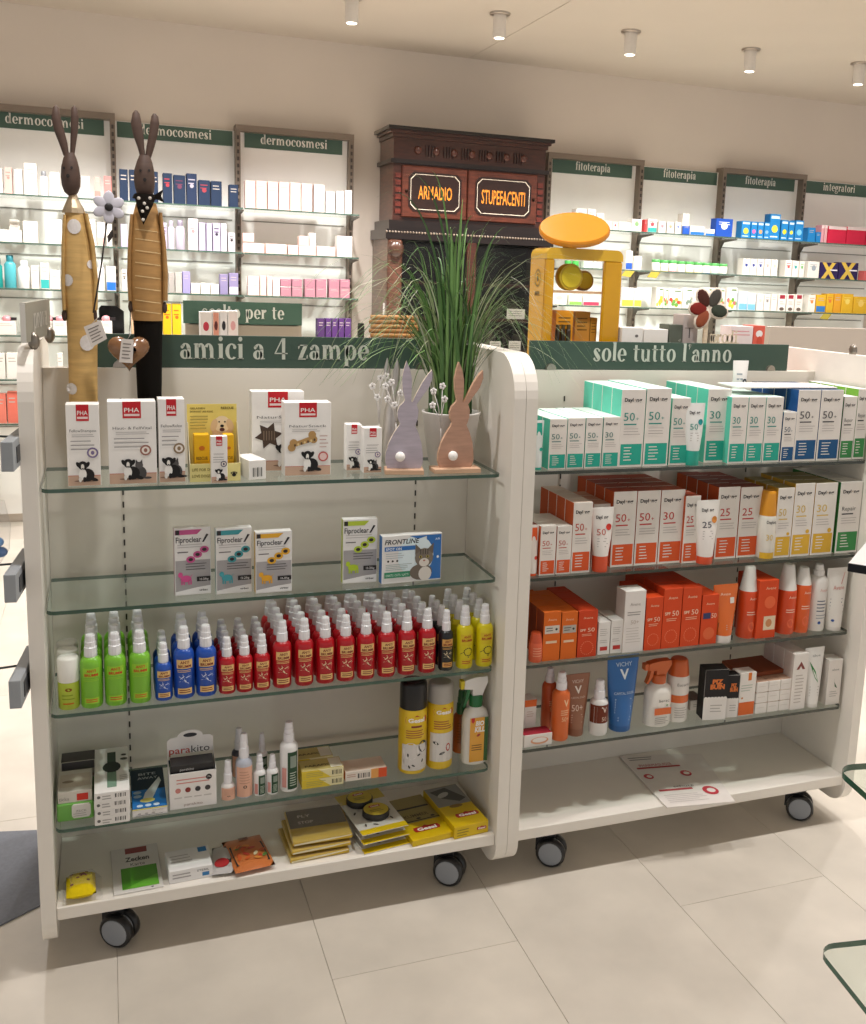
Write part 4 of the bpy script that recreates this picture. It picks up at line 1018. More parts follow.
# watch boxes: four in a stack, watch picture on the uppermost
Xw, ww, hw = span(94.5, 130, 803.5, 833, Z4, .012)
hw = .0195
for k in range(4):
    lb = ['lowest', 'second lowest', 'second highest', 'topmost'][k] + ' flat white watch box in the stack of four'
    def dr(m_, w, h):
        m_.bars(w * .08, w * .4, h * .3, h * .75); m_.ell(-w * .38, h * .5, h * .18, h * .18, '6a6866'); m_.lines(-w * .28, -w * .02, h * .62, 2, h * .3, h * .12, 'aaa6a2')
    o = carton('watch_box', ww, hw, .215, 'eae7e3', lb, 'carton', (Xw + .001 * (k % 2), .024 - .003 * k, Z4 + k * (hw + .0003)), dr, group='stacked watch boxes')
    if k == 3:
        p_ = MB(); cx = 0
        p_.rect(cx - .009, cx + .009, .02, .19, '3a4f3c'); p_.rect(cx - .0095, cx + .0095, .02, .09, '7d9a86'); p_.ell(cx, .115, .019, .026, '26302a'); p_.lines(.016, .034, .07, 4, .008, .002, '8f8b87'); p_.ell(.026, .15, .008, .006, '4a4a46'); p_.ell(.026, .17, .006, .005, '4a4a46')
        p_.xf(Matrix.Translation((0, 0, hw + .0003)) @ Matrix.Rotation(-math.pi / 2, 4, 'X')); part('watch_picture', p_, M_CARD, o)
# bite relief boxes
Xb, wb, hb_ = span(132.5, 167.5, 808, 826, Z4, .035)
def dr(m_, w, h):
    m_.rect(-w * .5, w * .5, h * .88, h, 'd9d04a'); m_.text('bite away', w * .38, h * .62, h * .1, '55514f', al='r', w=w * .3)
    for k in range(3): m_.ell(-w * .3 + k * w * .2, h * .36, w * .05, h * .1, 'b0acaa')
    m_.lines(-w * .4, w * .4, h * .2, 1, .01, h * .06, '8a8886')
o = carton('bite_relief_box', wb, hb_, .19, '1d3a4e', 'dark blue BITE AWAY box lying flat beside the watch boxes', 'carton', (Xb, .036, Z4), dr, front='e4e1de', top='12303f', left='23455a')
p_ = MB(); p_.rect(-wb * .49, wb * .49, .002, .085, '1c6fb4'); p_.text('BITE', 0, .155, .012, 'c9d3d6', w=wb * .52); p_.text('AWAY', 0, .135, .012, 'c9d3d6', w=wb * .6)
p_.pg([(-wb * .2, .035), (wb * .1, .04), (wb * .4, .12), (wb * .35, .14), (-wb * .1, .07)], 'd5dad8'); p_.ell(-wb * .05, .035, wb * .22, .010, 'e3d77a')
for k in range(3): p_.ell(-wb * .28 + k * wb * .24, .012, wb * .09, .006, 'c9dcea')
for k in range(2): p_.ell(-wb * .33, .055 + k * .018, wb * .12, .007, '9fb9cb')
p_.xf(Matrix.Translation((0, 0, hb_ + .0003)) @ Matrix.Rotation(-math.pi / 2, 4, 'X')); part('top_print', p_, M_CARD, o)
# parakito counter display
Xp, wp, hp_ = span(169.5, 216.5, 772, 812, Z4, .045)
r = root('counter_display', 'white parakito counter display with header card', 'display', (Xp, .045, Z4))
m_ = MB(); m_.cbox(-wp / 2, wp / 2, 0, .002, 0, hp_, 'e8e4e0', .0005); fr_ = part('front_card', m_, M_CARD, r)
p_ = MB(); p_.lines(-wp * .35, wp * .36, hp_ * .83, 2, .008, .0025, 'd0887c'); p_.ell(wp * .34, hp_ * .82, .0065, .0065, '262424'); p_.text('7h', wp * .34, hp_ * .8, .004, WHT, w=.007)
for k, cl in enumerate(('c9837a', '8a3a34', '3d3a3c', '4a4644')):
    p_.ell(-wp * .32 + k * wp * .21, hp_ * .52, .006, .006, cl); p_.rect(-wp * .4 + k * wp * .21, -wp * .24 + k * wp * .21, hp_ * .3, hp_ * .33, 'c2bcb8')
p_.text('parakito', 0, hp_ * .08, .006, 'a8918a', w=wp * .4); part('front_print', p_, M_CARD, fr_)
m_ = MB(); m_.box(-wp / 2, wp / 2, .002, .065, 0, .002, 'ddd8d4'); part('tray_floor', m_, M_CARD, r)
for s_ in (-1, 1):
    m_ = MB(); m_.prismx([(.0021, .002), (.065, .002), (.065, .11), (.05, .10), (.0021, hp_)], s_ * wp / 2 - (.001 if s_ > 0 else 0), s_ * wp / 2 + (0 if s_ > 0 else .001), 'e2ded9'); part('tray_side', m_, M_CARD, r)
zt = onY(192, 729.5, .111).z - Z4; zs = onY(192, 736, .111).z - Z4
m_ = MB(); P = [(-wp * .5, .1), (wp * .5, .1), (wp * .5, zs - .006), (wp * .42, zs)] + [(wp * .28 * math.cos(a * math.pi / 8), zs + (zt - zs) * math.sin(a * math.pi / 8)) for a in range(9)] + [(-wp * .42, zs), (-wp * .5, zs - .006)]
m_.prism(P, .066, .0675, 'eae6e3'); hc = part('header_card', m_, M_CARD, r)
p_ = MB(); zz = onY(192, 752, .111).z - Z4
p_.text('para', -wp * .46, zz, .017, 'c5584a', al='l', w=wp * .46, bold=.01); p_.text('kito', wp * .02, zz, .017, '3a3638', al='l', w=wp * .4, bold=.0); p_.rect(-wp * .5, 0, zz - .022, zz - .013, '2a4466'); p_.ell(0, zt - .012, .015, .005, '3a3a40'); p_.ell(wp * .4, zz - .015, .004, .004, '3a3a40')
p_.xf(Matrix.Translation((0, .066, 0))); part('header_print', p_, M_CARD, hc)
m_ = MB(); m_.cbox(-wp * .46, wp * .46, 0, .045, 0, .097, '1c1b1d', .001); o = thing('bracelet_box', m_, M_GLOSS, 'black parakito bracelet box inside the white counter display', 'carton', (Xp, .0525, Z4 + .0026))
p_ = MB(); p_.text('parakito', -.012, .084, .006, 'd8d4d2', w=.03); part('front_print', p_, M_CARD, o)
# bottles on the fourth shelf
def bottle4(c, w, cap, bt, bot, col, label, draw, Y=.05, capcol='eceaee', name='spray_bottle', Z=None):
    Z = Z4 if Z is None else Z
    a = onY(c - w / 2, bot, Y).x; e = onY(c + w / 2, bot, Y).x; r_ = (e - a) / 2
    bh = onY(c, bt, Y + r_).z - Z; tot = onY(c, cap, Y + r_).z - Z
    return spray_bottle(bh, r_, tot, col, label, (onY(c, (cap + bot) / 2, Y + r_).x, Y + r_, Z), name=name, capcol=capcol, draw=draw)
def pinklab(m_, w, h):
    m_.rect(-w * .6, w * .6, h * .04, h * .8, 'dfae96'); m_.lines(-w * .35, w * .35, h * .68, 5, h * .07, h * .015, 'b98a76'); m_.ell(0, h * .3, w * .12, h * .04, '6a564c')
def grnlab(m_, w, h):
    m_.rect(-w * .15, w * .5, h * .06, h * .82, '2c4a34'); m_.rect(w * .0, w * .4, h * .5, h * .74, '8a958a'); m_.lines(-w * .02, w * .4, h * .4, 6, h * .05, h * .018, 'b9c4b4'); m_.rect(-w * .5, -w * .22, h * .1, h * .5, 'd99a92')
bottle4(228, 14.6, 760, 782, 805, 'e2dcd8', 'small clear capped spray bottle with pink label', pinklab)
bottle4(244, 17, 733, 756, 801.5, 'b9bcc8', 'tall lilac grey spray bottle with pink label', pinklab)
bottle4(259.6, 12.3, 754, 768.5, 800, 'ece9e8', 'small white spray bottle with dark green label, left of a pair', grnlab)
bottle4(272.4, 12.3, 754, 767, 799, 'ece9e8', 'small white spray bottle with dark green label, right of a pair', grnlab)
bottle4(288.8, 18.2, 721.5, 740, 796, 'ece9e8', 'tall white spray bottle with long dark green label', grnlab)
bottle4(262, 11, 733, 750, 780, 'ece9e8', 'small white spray bottle half hidden behind the green labelled pair', grnlab, Y=.14)
bottle4(239, 15, 728, 748, 782, '54525c', 'dark spray bottle hidden behind the lilac grey one', pinklab, Y=.15)
# yellow and white cartons
Xc, wc, hc_ = span(302, 343.5, 769, 795, Z4, .055); hc_ /= 2
def para(m_, w, h):
    m_.pg([(-w * .5, 0), (w * .2, 0), (-w * .1, h), (-w * .5, h)], 'dcc23c'); m_.bars(w * .22, w * .46, h * .25, h * .75); m_.lines(-w * .4, w * .1, h * .75, 3, h * .2, h * .07, 'b3a45a')
for k in range(4):
    q, z = k // 2, k % 2
    lb = f"{'upper' if z else 'lower'} yellow white PARAPIC carton in the {'front' if q == 0 else 'rear'} pile"
    o = carton('insect_care_carton', wc, hc_ - .0006, .055, 'e6dcae', lb, 'carton', (Xc + (.0 if q == 0 else -.012), .055 + q * .062, Z4 + z * hc_), para, left='d6b92c', top='c9b870', group='parapic cartons')
    if z:
        p_ = MB(); p_.text('PARAPIC', -.008, .018, .009, '5a4a22', w=wc * .62, bold=.02); p_.rect(wc * .2, wc * .48, .004, .05, 'e8e2cc'); p_.xf(Matrix.Translation((0, 0, hc_ - .0003)) @ Matrix.Rotation(-math.pi / 2, 4, 'X')); part('top_print', p_, M_CARD, o)
Xc, wc, hc_ = span(345.5, 386.7, 770, 789, Z4, .06)
def orng(m_, w, h):
    m_.bars(-w * .2, w * .1, h * .2, h * .7); m_.pg([(w * .12, 0), (w * .5, 0), (w * .5, h), (w * .12, h)], 'e8a45a'); m_.rect(w * .3, w * .5, 0, h, 'd9542c'); m_.lines(-w * .46, -w * .24, h * .7, 2, h * .2, h * .08, 'c9a08c')
o = carton('insect_care_carton', wc, hc_, .06, 'e9ddd2', 'white carton with orange red end beside the PARAPIC pile', 'carton', (Xc, .062, Z4), orng, top='e8d2c0', left='d9782c')
# Gesal aerosols
def can(c, w, cap, bt, bot, label, capcol, Y, capmat, draw, col='dcb81e', Z=None, name='aerosol_can', taper=1.0):
    Z = Z4 if Z is None else Z
    a = onY(c - w / 2, bot, Y).x; e = onY(c + w / 2, bot, Y).x; r_ = (e - a) / 2
    bh = onY(c, bt, Y + r_).z - Z; tot = onY(c, cap, Y + r_).z - Z
    X = onY(c, (cap + bot) / 2, Y + r_).x
    m_ = MB(); m_.lathe([(r_ * .93, 0), (r_, .004), (r_, bh - .012), (r_ * .94, bh - .004), (r_ * .8, bh), (r_ * .5, bh + .004)], [col] * 3 + ['c9c4ba'] * 3, 24)
    o = thing(name, m_, M_PLAS, label, 'can', (X, Y + r_, Z))
    c_ = MB(); c_.lathe([(r_ * .95, bh - .004), (r_ * (.95 * taper * .5 + .475), bh + (tot - bh) * .35), (r_ * .95 * taper, tot - .010), (r_ * .9 * taper, tot - .003), (r_ * .75 * taper, tot)], capcol, 22); part('cap', c_, capmat, o)
    p_ = MB(wrap=r_, eps=.0004); draw(p_, r_ * 1.9, bh); part('label', p_, M_GLOSS, o)
    return o
def gesal_logo(m_, x, z, w):
    m_.pg([(x - w * .5, z - w * .15), (x + w * .5, z - w * .15), (x + w * .56, z), (x + w * .5, z + w * .17), (x + w * .12, z + w * .18), (x, z + w * .26), (x - w * .12, z + w * .18), (x - w * .5, z + w * .17), (x - w * .56, z)], 'b02a20')
    m_.text('Gesal', x, z - w * .09, w * .2, 'f5f0ea', w=w * .8, bold=.04)
def gesal1(m_, w, h):
    gesal_logo(m_, 0, h * .83, w * .8); m_.rect(-w * .2, w * .2, h * .72, h * .75, '7a2a20'); m_.lines(-w * .4, w * .4, h * .68, 4, h * .035, h * .014, 'a8582a')
    m_.rect(-w * .55, w * .55, h * .06, h * .46, 'cfcac6'); m_.ell(-w * .2, h * .36, w * .3, h * .13, 'e4e0dc'); m_.ell(w * .28, h * .42, w * .2, h * .09, '3a3634'); m_.ell(0, h * .2, w * .5, h * .1, 'b0aba8')
    for x, z in ((-.3, .3), (-.1, .14), (.25, .2), (.1, .3), (-.25, .12)): m_.ell(x * w, z * h, w * .07, h * .012, BLK, rot=x * 5)
def gesal2(m_, w, h):
    gesal_logo(m_, 0, h * .86, w * .78); m_.lines(-w * .4, w * .4, h * .73, 4, h * .035, h * .014, 'a8582a'); m_.rect(-w * .55, w * .55, h * .12, h * .55, 'd2cdc8')
    m_.pg([(-w * .55, h * .62), (w * .1, h * .5), (w * .55, h * .48), (w * .55, h * .56), (-w * .2, h * .66)], 'c07a6a'); m_.ell(-w * .3, h * .4, w * .12, h * .02, BLK, rot=-.4); m_.ell(w * .2, h * .33, w * .1, h * .06, 'b03a30'); m_.ell(w * .2, h * .33, w * .06, h * .04, 'd2cdc8'); m_.ell(-w * .05, h * .25, w * .12, h * .016, '3a3a3a', rot=.4)
can(412.6, 27.4, 679.6, 704, 779.5, 'yellow Gesal aerosol can with a black cap', '131214', .05, M_PLAS, gesal1)
can(439.6, 25.6, 681, 698, 775.5, 'yellow Gesal aerosol can with a clear cap', 'c9c3bc', .055, M_FROST, gesal2)
def trig(c, w, top, bt, bot, label, col, head, nozzle, draw, Y, Z, flip=-1, neckcol=None, name='trigger_spray'):
    a = onY(c - w / 2, bot, Y).x; e = onY(c + w / 2, bot, Y).x; r_ = (e - a) / 2
    X = onY(c, (top + bot) / 2, Y + r_).x; bh = onY(c, bt, Y + r_).z - Z; tot = onY(c, top, Y + r_).z - Z
    m_ = MB(); m_.loft([(0, 0, r_ * .95, r_ * .75, 0), (0, 0, r_, r_ * .8, .004), (0, 0, r_, r_ * .8, bh * .78), (0, 0, r_ * .85, r_ * .7, bh * .9), (0, 0, r_ * .45, r_ * .42, bh * .985), (0, 0, r_ * .4, r_ * .4, bh)], col, 24)
    o = thing(name, m_, M_PLAS, label, 'bottle', (X, Y + r_ * .8, Z))
    H = tot - bh; f = flip
    m_ = MB(); m_.lathe([(r_ * .5, bh - .002), (r_ * .52, bh + H * .32), (r_ * .45, bh + H * .36)], neckcol or head, 16); nk = part('collar', m_, M_PLAS, o)
    P = [(r_ * .4, bh + H * .34), (r_ * .55, bh + H * .55), (r_ * .8, bh + H * .8), (r_ * .75, tot), (f * r_ * .2 if f < 0 else 0, tot + 0), (f * r_ * .95, tot - H * .08), (f * r_ * 1.0, bh + H * .62), (f * r_ * .35, bh + H * .58), (-r_ * .35, bh + H * .34)]
    m_ = MB(); m_.prism(P, -r_ * .3, r_ * .3, head); th_ = part('trigger_head', m_, M_PLAS, o)
    m_ = MB(); m_.box(f * r_ * 1.25, f * r_ * .98, -r_ * .24, r_ * .24, bh + H * .62, tot - H * .1, nozzle); part('nozzle', m_, M_PLAS, th_)
    m_ = MB(); m_.prism([(f * r_ * .5, bh + H * .6), (f * r_ * .75, bh + H * .6), (f * r_ * .85, bh + H * .3), (f * r_ * 1.05, bh - H * .02), (f * r_ * .9, bh - H * .02), (f * r_ * .62, bh + H * .25)], -r_ * .2, r_ * .2, neckcol or head); part('trigger', m_, M_PLAS, th_)
    p_ = MB(); draw(p_, r_ * 1.6, bh); p_.xf(Matrix.Translation((0, -r_ * .81, 0))); part('label', p_, M_GLOSS, o)
    return o
def biok(m_, w, h):
    m_.rect(-w * .42, w * .42, h * .06, h * .84, 'e0a23a'); m_.rect(w * .28, w * .46, h * .06, h * .84, '2f5a2c'); m_.text('BIO', w * .05, h * .7, h * .08, WHT, w=w * .4, bold=.05, slant=.1); m_.text('KILL', w * .05, h * .59, h * .09, WHT, w=w * .48, bold=.05, slant=.1)
    m_.ell(0, h * .53, w * .1, h * .02, 'a8302a', rot=.5); m_.lines(-w * .32, w * .2, h * .36, 3, h * .04, h * .014, '6a4a1e'); m_.pg([(-w * .36, h * .84), (-w * .2, h * .84), (-w * .2, h * .78), (-w * .28, h * .74), (-w * .36, h * .78)], 'c9302a')
trig(474, 25.5, 675, 703, 770.5, 'white BIO KILL trigger spray with green collar and yellow nozzle', 'e6e2dc', 'e8e5e2', 'd8c21c', biok, .055, Z4, -1, '1c6a38')
def amb(m_, w, h): m_.lines(-w * .4, w * .4, h * .8, 8, h * .07, h * .02, '7a4a1e')
bottle4(461, 16, 690, 712, 757, 'a8541e', 'amber brown bottle hidden behind the BIO KILL spray', amb, Y=.12, capcol='2a6a3a')

# ------------------------------------------------------------------ left gondola, base board
def pouch(name, x0, x1, yt, yb, col, label, cat, th=.02, rz=0.0, draw=None, mt=None, tilt=0.0, film=False, puff=True):
    """soft flat pack lying on the base board between pixel rows yt (rear edge) and yb (front edge)"""
    p0 = onZ((x0 + x1) / 2, yb, ZBD); p1 = onZ((x0 + x1) / 2, yt, ZBD + th)
    w = onZ(x1, (yb + yt) / 2, ZBD).x - onZ(x0, (yb + yt) / 2, ZBD).x; Y0 = max(p0.y, .014); d = min(max(p1.y - p0.y, .03), .27 - Y0)
    n = 8; vs = []; fs = []
    for s_ in (0, 1):
        for j in range(n + 1):
            for i in range(n + 1):
                u, v = i / n, j / n; e = (16 * u * (1 - u) * v * (1 - v)) ** .35 if puff else (0.0 if i in (0, n) or j in (0, n) else 1.0)
                z = th * .5 + (th * .5 * e if s_ else -th * .5 * e * (1 if s_ == 0 else 1))
                vs.append(((u - .5) * w, v * d, z))
    q = (n + 1) ** 2
    for j in range(n):
        for i in range(n):
            a = j * (n + 1) + i; fs += [(a, a + n + 1, a + n + 2, a + 1), (q + a, q + a + 1, q + a + n + 2, q + a + n + 1)]
    m_ = MB(); m_.add(vs, fs, col, 0, True)
    o = thing(name, m_, mt or M_GLOSS, label, cat, ((p0.x), Y0, ZBD), rz)
    if draw:
        p_ = MB(); draw(p_, w, d)
        def zt_(x, v): 
            u = x / w + .5; v = v / d; u = min(max(u, .001), .999); v = min(max(v, .001), .999)
            e = (16 * u * (1 - u) * v * (1 - v)) ** .35 if puff else 1.0
            return th * .5 + th * .5 * e
        p_.v = [(x, z, zt_(x, z) + .0008 - y * 1.0) for x, y, z in p_.v]; part('top_print', p_, mt or M_GLOSS, o)
    return o, w, d, p0
# yellow sponge in film
o, w, d, p0 = pouch('spotted_sponge', 67, 96, 868, 903, 'd9bf16', 'yellow spotted sponge block wrapped in clear film', 'sponge', .034, .03,
    lambda m_, w, d: [m_.ell(w * x, d * z, .0035, .003, '7a3a1a') for x, z in ((-.3, .8), (.2, .85), (-.1, .55), (.25, .4), (-.3, .3), (.0, .7))] + [m_.text('A', .006, d * .6, .014, '8a3a20', w=.016, bold=.05)], mt=M_FAB)
m_ = MB(); m_.add([(-w * .62, -.0, .0015), (w * .72, .0, .0015), (w * .72, d * 1.05, .0015), (-w * .62, d * 1.05, .0015), (-w * .3, d * .3, .037), (w * .4, d * .3, .037), (w * .4, d * .8, .037), (-w * .3, d * .8, .037)], [(0, 1, 5, 4), (1, 2, 6, 5), (2, 3, 7, 6), (3, 0, 4, 7), (4, 5, 6, 7)], 'ffffff')
part('film_wrap', m_, M_FILM, o)
# tick card
def zk(m_, w, d):
    m_.rect(-w * .2, w * .26, d * .84, d * .97, '8a2f2a'); m_.text('Zecken', .004, d * .66, d * .1, '3a3634', w=w * .5, bold=.03); m_.text('Karte', .004, d * .55, d * .07, '4a4644', w=w * .3); m_.rect(-w * .32, w * .42, d * .06, d * .52, '4f9a24'); m_.pg([(-w * .32, d * .06), (w * .42, d * .06), (w * .42, d * .3)], '68b236'); m_.ell(w * .28, d * .03, .003, .002, BLK)
m_ = MB(); p0 = onZ(139, 893, ZBD); p1 = onZ(139, 848, ZBD); w = onZ(163, 872, ZBD).x - onZ(114, 872, ZBD).x; d = min(.25, p1.y - p0.y)
m_.cbox(-w / 2, w / 2, 0, d, 0, .003, 'd9d5cf', .0008); o = thing('tick_card', m_, M_GLOSS, 'flat tick remover card with green block and red strip', 'card', (p0.x, max(p0.y, .02), ZBD), .03)
p_ = MB(); zk(p_, w, d); p_.v = [(x, z, .003 - y) for x, y, z in p_.v]; part('top_print', p_, M_GLOSS, o)
# white blue carton
p0 = onZ(192, 886, ZBD); wq = onZ(214, 878, ZBD).x - onZ(170, 884, ZBD).x; hq = .03
def whb(m_, w, h): m_.lines(-w * .42, w * .1, h * .7, 2, h * .25, h * .1, 'a8a4a2'); m_.rect(w * .26, w * .42, h * .2, h * .5, '3a7ab0'); m_.text('STERIL', w * .28, h * .62, h * .16, '3a3a40', w=w * .28)
o = carton('bandage_carton', wq, hq, .085, 'e6e4e2', 'white carton with blue corner squares lying flat on the base board', 'carton', (p0.x, max(p0.y, .03), ZBD), whb, .05)
p_ = MB(); p_.rect(wq * .25, wq * .45, .06, .08, '3a7ab0'); p_.lines(-wq * .42, wq * .1, .06, 3, .012, .003, 'b4b0ae'); p_.v = [(x, z, hq + .0003 - y) for x, y, z in p_.v]; part('top_print', p_, M_CARD, o)
pouch('small_blister_pack', 212, 234, 844, 877, 'b9b5b2', 'white blister pack with red oval and black tool', 'package', .016, -.1, lambda m_, w, d: [m_.ell(-w * .05, d * .3, w * .34, d * .16, 'b52a30', rot=-.3), m_.pg([(w * .05, d * .95), (w * .3, d * .95), (w * .4, d * .3), (w * .25, d * .3)], '2a2826')])
def brc(m_, w, d):
    m_.rect(-w * .42, w * .42, d * .12, d * .7, '2c2622')
    rg2 = random.Random(5)
    for k in range(16): m_.ell(w * rg2.uniform(-.36, .36), d * rg2.uniform(.18, .64), w * .10, d * .03, rg2.choice(['d98a3a', 'c85a28', 'd8c8a0', '5a7a3a', 'b83a2a']), rot=rg2.uniform(0, 3))
    m_.rect(-w * .12, w * .12, d * .82, d * .9, '7a4a2c')
pouch('snack_pouch', 236, 277, 834, 876, 'c2703a', 'orange pouch with a window of colourful mixed pieces', 'pouch', .022, .12, brc)
# fly trap packs, a pile of three with a dark packet behind
p0 = onZ(322, 858, ZBD); wf = onZ(352, 850, ZBD).x - onZ(291, 858, ZBD).x
for k in range(3):
    w_, d_ = wf * .98, .145; n = 6
    m_ = MB(); m_.cbox(-w_ / 2, w_ / 2, 0, d_, 0, .011, 'c9a62c', .002)
    lb = ['lowest', 'middle', 'top'][k] + ' yellow sticky trap pack in the pile of three'
    o = thing('sticky_trap_pack', m_, M_GLOSS, lb, 'package', (p0.x + .004 * (k - 1), max(p0.y, .022) + .004 * k, ZBD + k * .0175), .04 - .03 * k, 'sticky trap packs')
    p_ = MB(); p_.pg([(-w_ * .48, .001), (w_ * .1, .004), (w_ * .48, .0085), (w_ * .48, .0102), (-w_ * .1, .008), (-w_ * .48, .005)], 'e4dcb8'); part('folded_band', p_, M_GLOSS, o)
    m_ = MB(); m_.add([(-w_ * .52, -.008, .0132), (w_ * .52, -.008, .0120), (w_ * .52, d_ * 1.0, .0142), (-w_ * .52, d_ * 1.0, .0134), (0, d_ * .4, .0162)], [(0, 1, 4), (1, 2, 4), (2, 3, 4), (3, 0, 4)], 'ffffff'); part('film_wrap', m_, M_FILM, o)
    if k == 2:
        p_ = MB(); p_.rect(-w_ * .48, w_ * .48, d_ * .4, d_ * .98, '5a4f42'); p_.text('FLY', -w_ * .2, d_ * .72, .012, 'cfc6b4', w=w_ * .22, bold=.02); p_.text('STOP', -w_ * .2, d_ * .52, .012, 'cfc6b4', w=w_ * .26, bold=.02); p_.v = [(x, z, .0112 - y) for x, y, z in p_.v]; part('top_print', p_, M_GLOSS, o)
# round bait tins on cards, three cards
p0 = onZ(391, 856, ZBD); wc = .118
for k in range(3):
    d_ = .20
    m_ = MB(); m_.cbox(-wc / 2, wc / 2, 0, d_, 0, .002, 'd8d3cb', .0005); z = ZBD + k * .0225
    lb = ['lowest', 'middle', 'top'][k] + ' blister card with round black bait tins'
    o = thing('bait_tin_card', m_, M_GLOSS, lb, 'package', (p0.x - .002 * k, max(p0.y, .022) + .003 * k, z), .13, 'bait tin cards')
    p_ = MB(); p_.rect(-wc * .5, wc * .5, 0, .022, 'd9bb12'); p_.rect(-wc * .5, wc * .5, .15, .199, 'c9b040')
    for x, y in ((-.3, .04), (.3, .05), (-.35, .1), (.36, .09), (-.1, .035)): p_.ell(x * wc, y, .007, .0025, '3a3430', rot=x * 6)
    p_.v = [(x, z, .002 - y) for x, y, z in p_.v]; part('card_print', p_, M_GLOSS, o)
    for cx, cy in ((.004, .075), (-.012, .145)):
        m_ = MB(); m_.lathe([(.031, .0022), (.033, .004), (.033, .017), (.031, .019)], '2a2622', 28, cx=cx, cy=cy); tn = part('bait_tin', m_, M_MATTE, o)
        if k == 2:
            m_ = MB(); m_.lathe([(.0305, .0192), (.03, .0196)], 'cdb53a', 24, cx=cx, cy=cy); lid = part('lid_label', m_, M_GLOSS, tn)
            p_ = MB(); gesal_logo(p_, cx, cy + .012, .026); p_.lines(cx - .018, cx + .018, cy - .004, 2, .007, .002, '6a5a2a'); p_.v = [(x, z, .0198 - y) for x, y, z in p_.v]
            part('lid_logo', p_, M_GLOSS, tn)
# two flat Gesal boxes
def flatbox(xl, xr, yt, yb, d, hq, label, rz, top, dx=0, ymin=.02):
    p0 = onZ((xl + xr) / 2, yb, ZBD); w_ = onZ(xr, yb - 4, ZBD).x - onZ(xl, yb + 4, ZBD).x
    def fr(m_, w, h):
        if hq > .022: gesal_logo(m_, w * .3, h * .48, w * .26); m_.lines(-w * .42, -w * .05, h * .7, 3, h * .22, h * .06, '8a7a1e')
    o = carton('trap_box', w_, hq, d, 'd9b80e', label, 'carton', (p0.x + dx, max(p0.y, ymin), ZBD), fr, rz, left='c7a60c', mt=M_GLOSS)
    p_ = MB(); top(p_, w_, d); p_.v = [(x, z, hq + .0001 - y) for x, y, z in p_.v]; part('top_print', p_, M_GLOSS, o)
def tp1(m_, w, d): m_.rect(-w * .49, w * .49, d * .38, d * .99, '9a8a52'); m_.rect(-w * .45, w * .45, d * .7, d * .74, '2a2620'); m_.text('KUMMER', 0, d * .5, d * .07, '5a4a22', w=w * .6, bold=.02); m_.rect(-w * .48, w * .48, d * .4, d * .42, '2e2a20'); [m_.ell(w * x, d * .45, .006, .004, '2a2620') for x in (-.35, 0, .35)]; gesal_logo(m_, 0, d * .2, w * .58)
def tp2(m_, w, d): m_.rect(-w * .49, w * .49, d * .5, d * .99, '8c8a86'); m_.pg([(-w * .4, d * .9), (w * .1, d * .95), (w * .45, d * .62), (w * .2, d * .56), (-.2 * w, d * .7)], '4a4846'); m_.ell(-w * .1, d * .78, w * .2, d * .05, 'b5b2ae', rot=.5); m_.ell(0, d * .47, w * .2, d * .04, '8a6a2a'); gesal_logo(m_, w * .1, d * .23, w * .62)
flatbox(413, 456, 790, 846, .20, .016, 'flat yellow Gesal trap box beside the bait tins', .13, tp1, .003)
flatbox(459, 493, 786, 839, .20, .032, 'thicker yellow Gesal trap box at the right end of the base board', .10, tp2, -.006)

# ================================================================== RIGHT GONDOLA
TEAL, ORG, YEL, NAVY, GRNB = '2aa893', 'dd5a2a', 'dcae3a', '1f5584', '3d8a4c'
def daylong(acc, num, ink, dark='2e2a2c', word=None, sun=False):
    def draw(m_, w, h):
        m_.rect(-w * .44, w * .44, h * .03, h * .30, acc); m_.lines(-w * .3, w * .1, h * .26, 5, h * .04, h * .012, 'e8e4dc', .4)
        m_.text('Dayl', -w * .38, h * .845, h * .048, dark, al='l', w=w * .36, bold=.03); m_.ell(w * .045, h * .868, w * .035, w * .035, 'c9b8a8'); m_.text('ng', w * .10, h * .845, h * .048, dark, al='l', w=w * .24, bold=.03)
        if word: m_.text(word, -w * .36, h * .60, h * .06, '5a5856', al='l', w=w * .62)
        else:
            m_.text(num[:2], -w * .38, h * .60, h * .11, ink, al='l', w=w * .46)
            if '+' in num: m_.text('+', w * .13, h * .60, h * .05, ink, al='l', w=w * .12)
        m_.rect(-w * .36, w * .16, h * .545, h * .562, dark if acc in (NAVY, GRNB) else ink); m_.lines(-w * .36, w * .34, h * .50, 3, h * .035, h * .008, 'b9b0ac')
        if sun: m_.ell(w * .28, h * .34, w * .09, w * .09, acc)
    return draw
def dbox(x0, x1, yt, yb, Z, acc, num, rows, label, d=.05, Y=.045, side=None, ink=None, word=None, sun=False, name='sunscreen_carton', draw=None, col='e9e3dc', top=None, group=None, rz=0.0):
    X, w, h = span(x0, x1, yt, yb, Z, Y); w -= .0008
    o = carton(name, w, h, d, col, label, 'carton', (X, Y, Z), draw or daylong(acc, num, ink or acc, word=word, sun=sun), rz, left=side or acc, top=top, group=group)
    for k in range(1, rows):
        dup(o, (X, Y + k * (d + .0012), Z), None, f'{label}, {ORD[k]} in line')
    if rows > 1: o['label'] = label + ', front one'
    return o
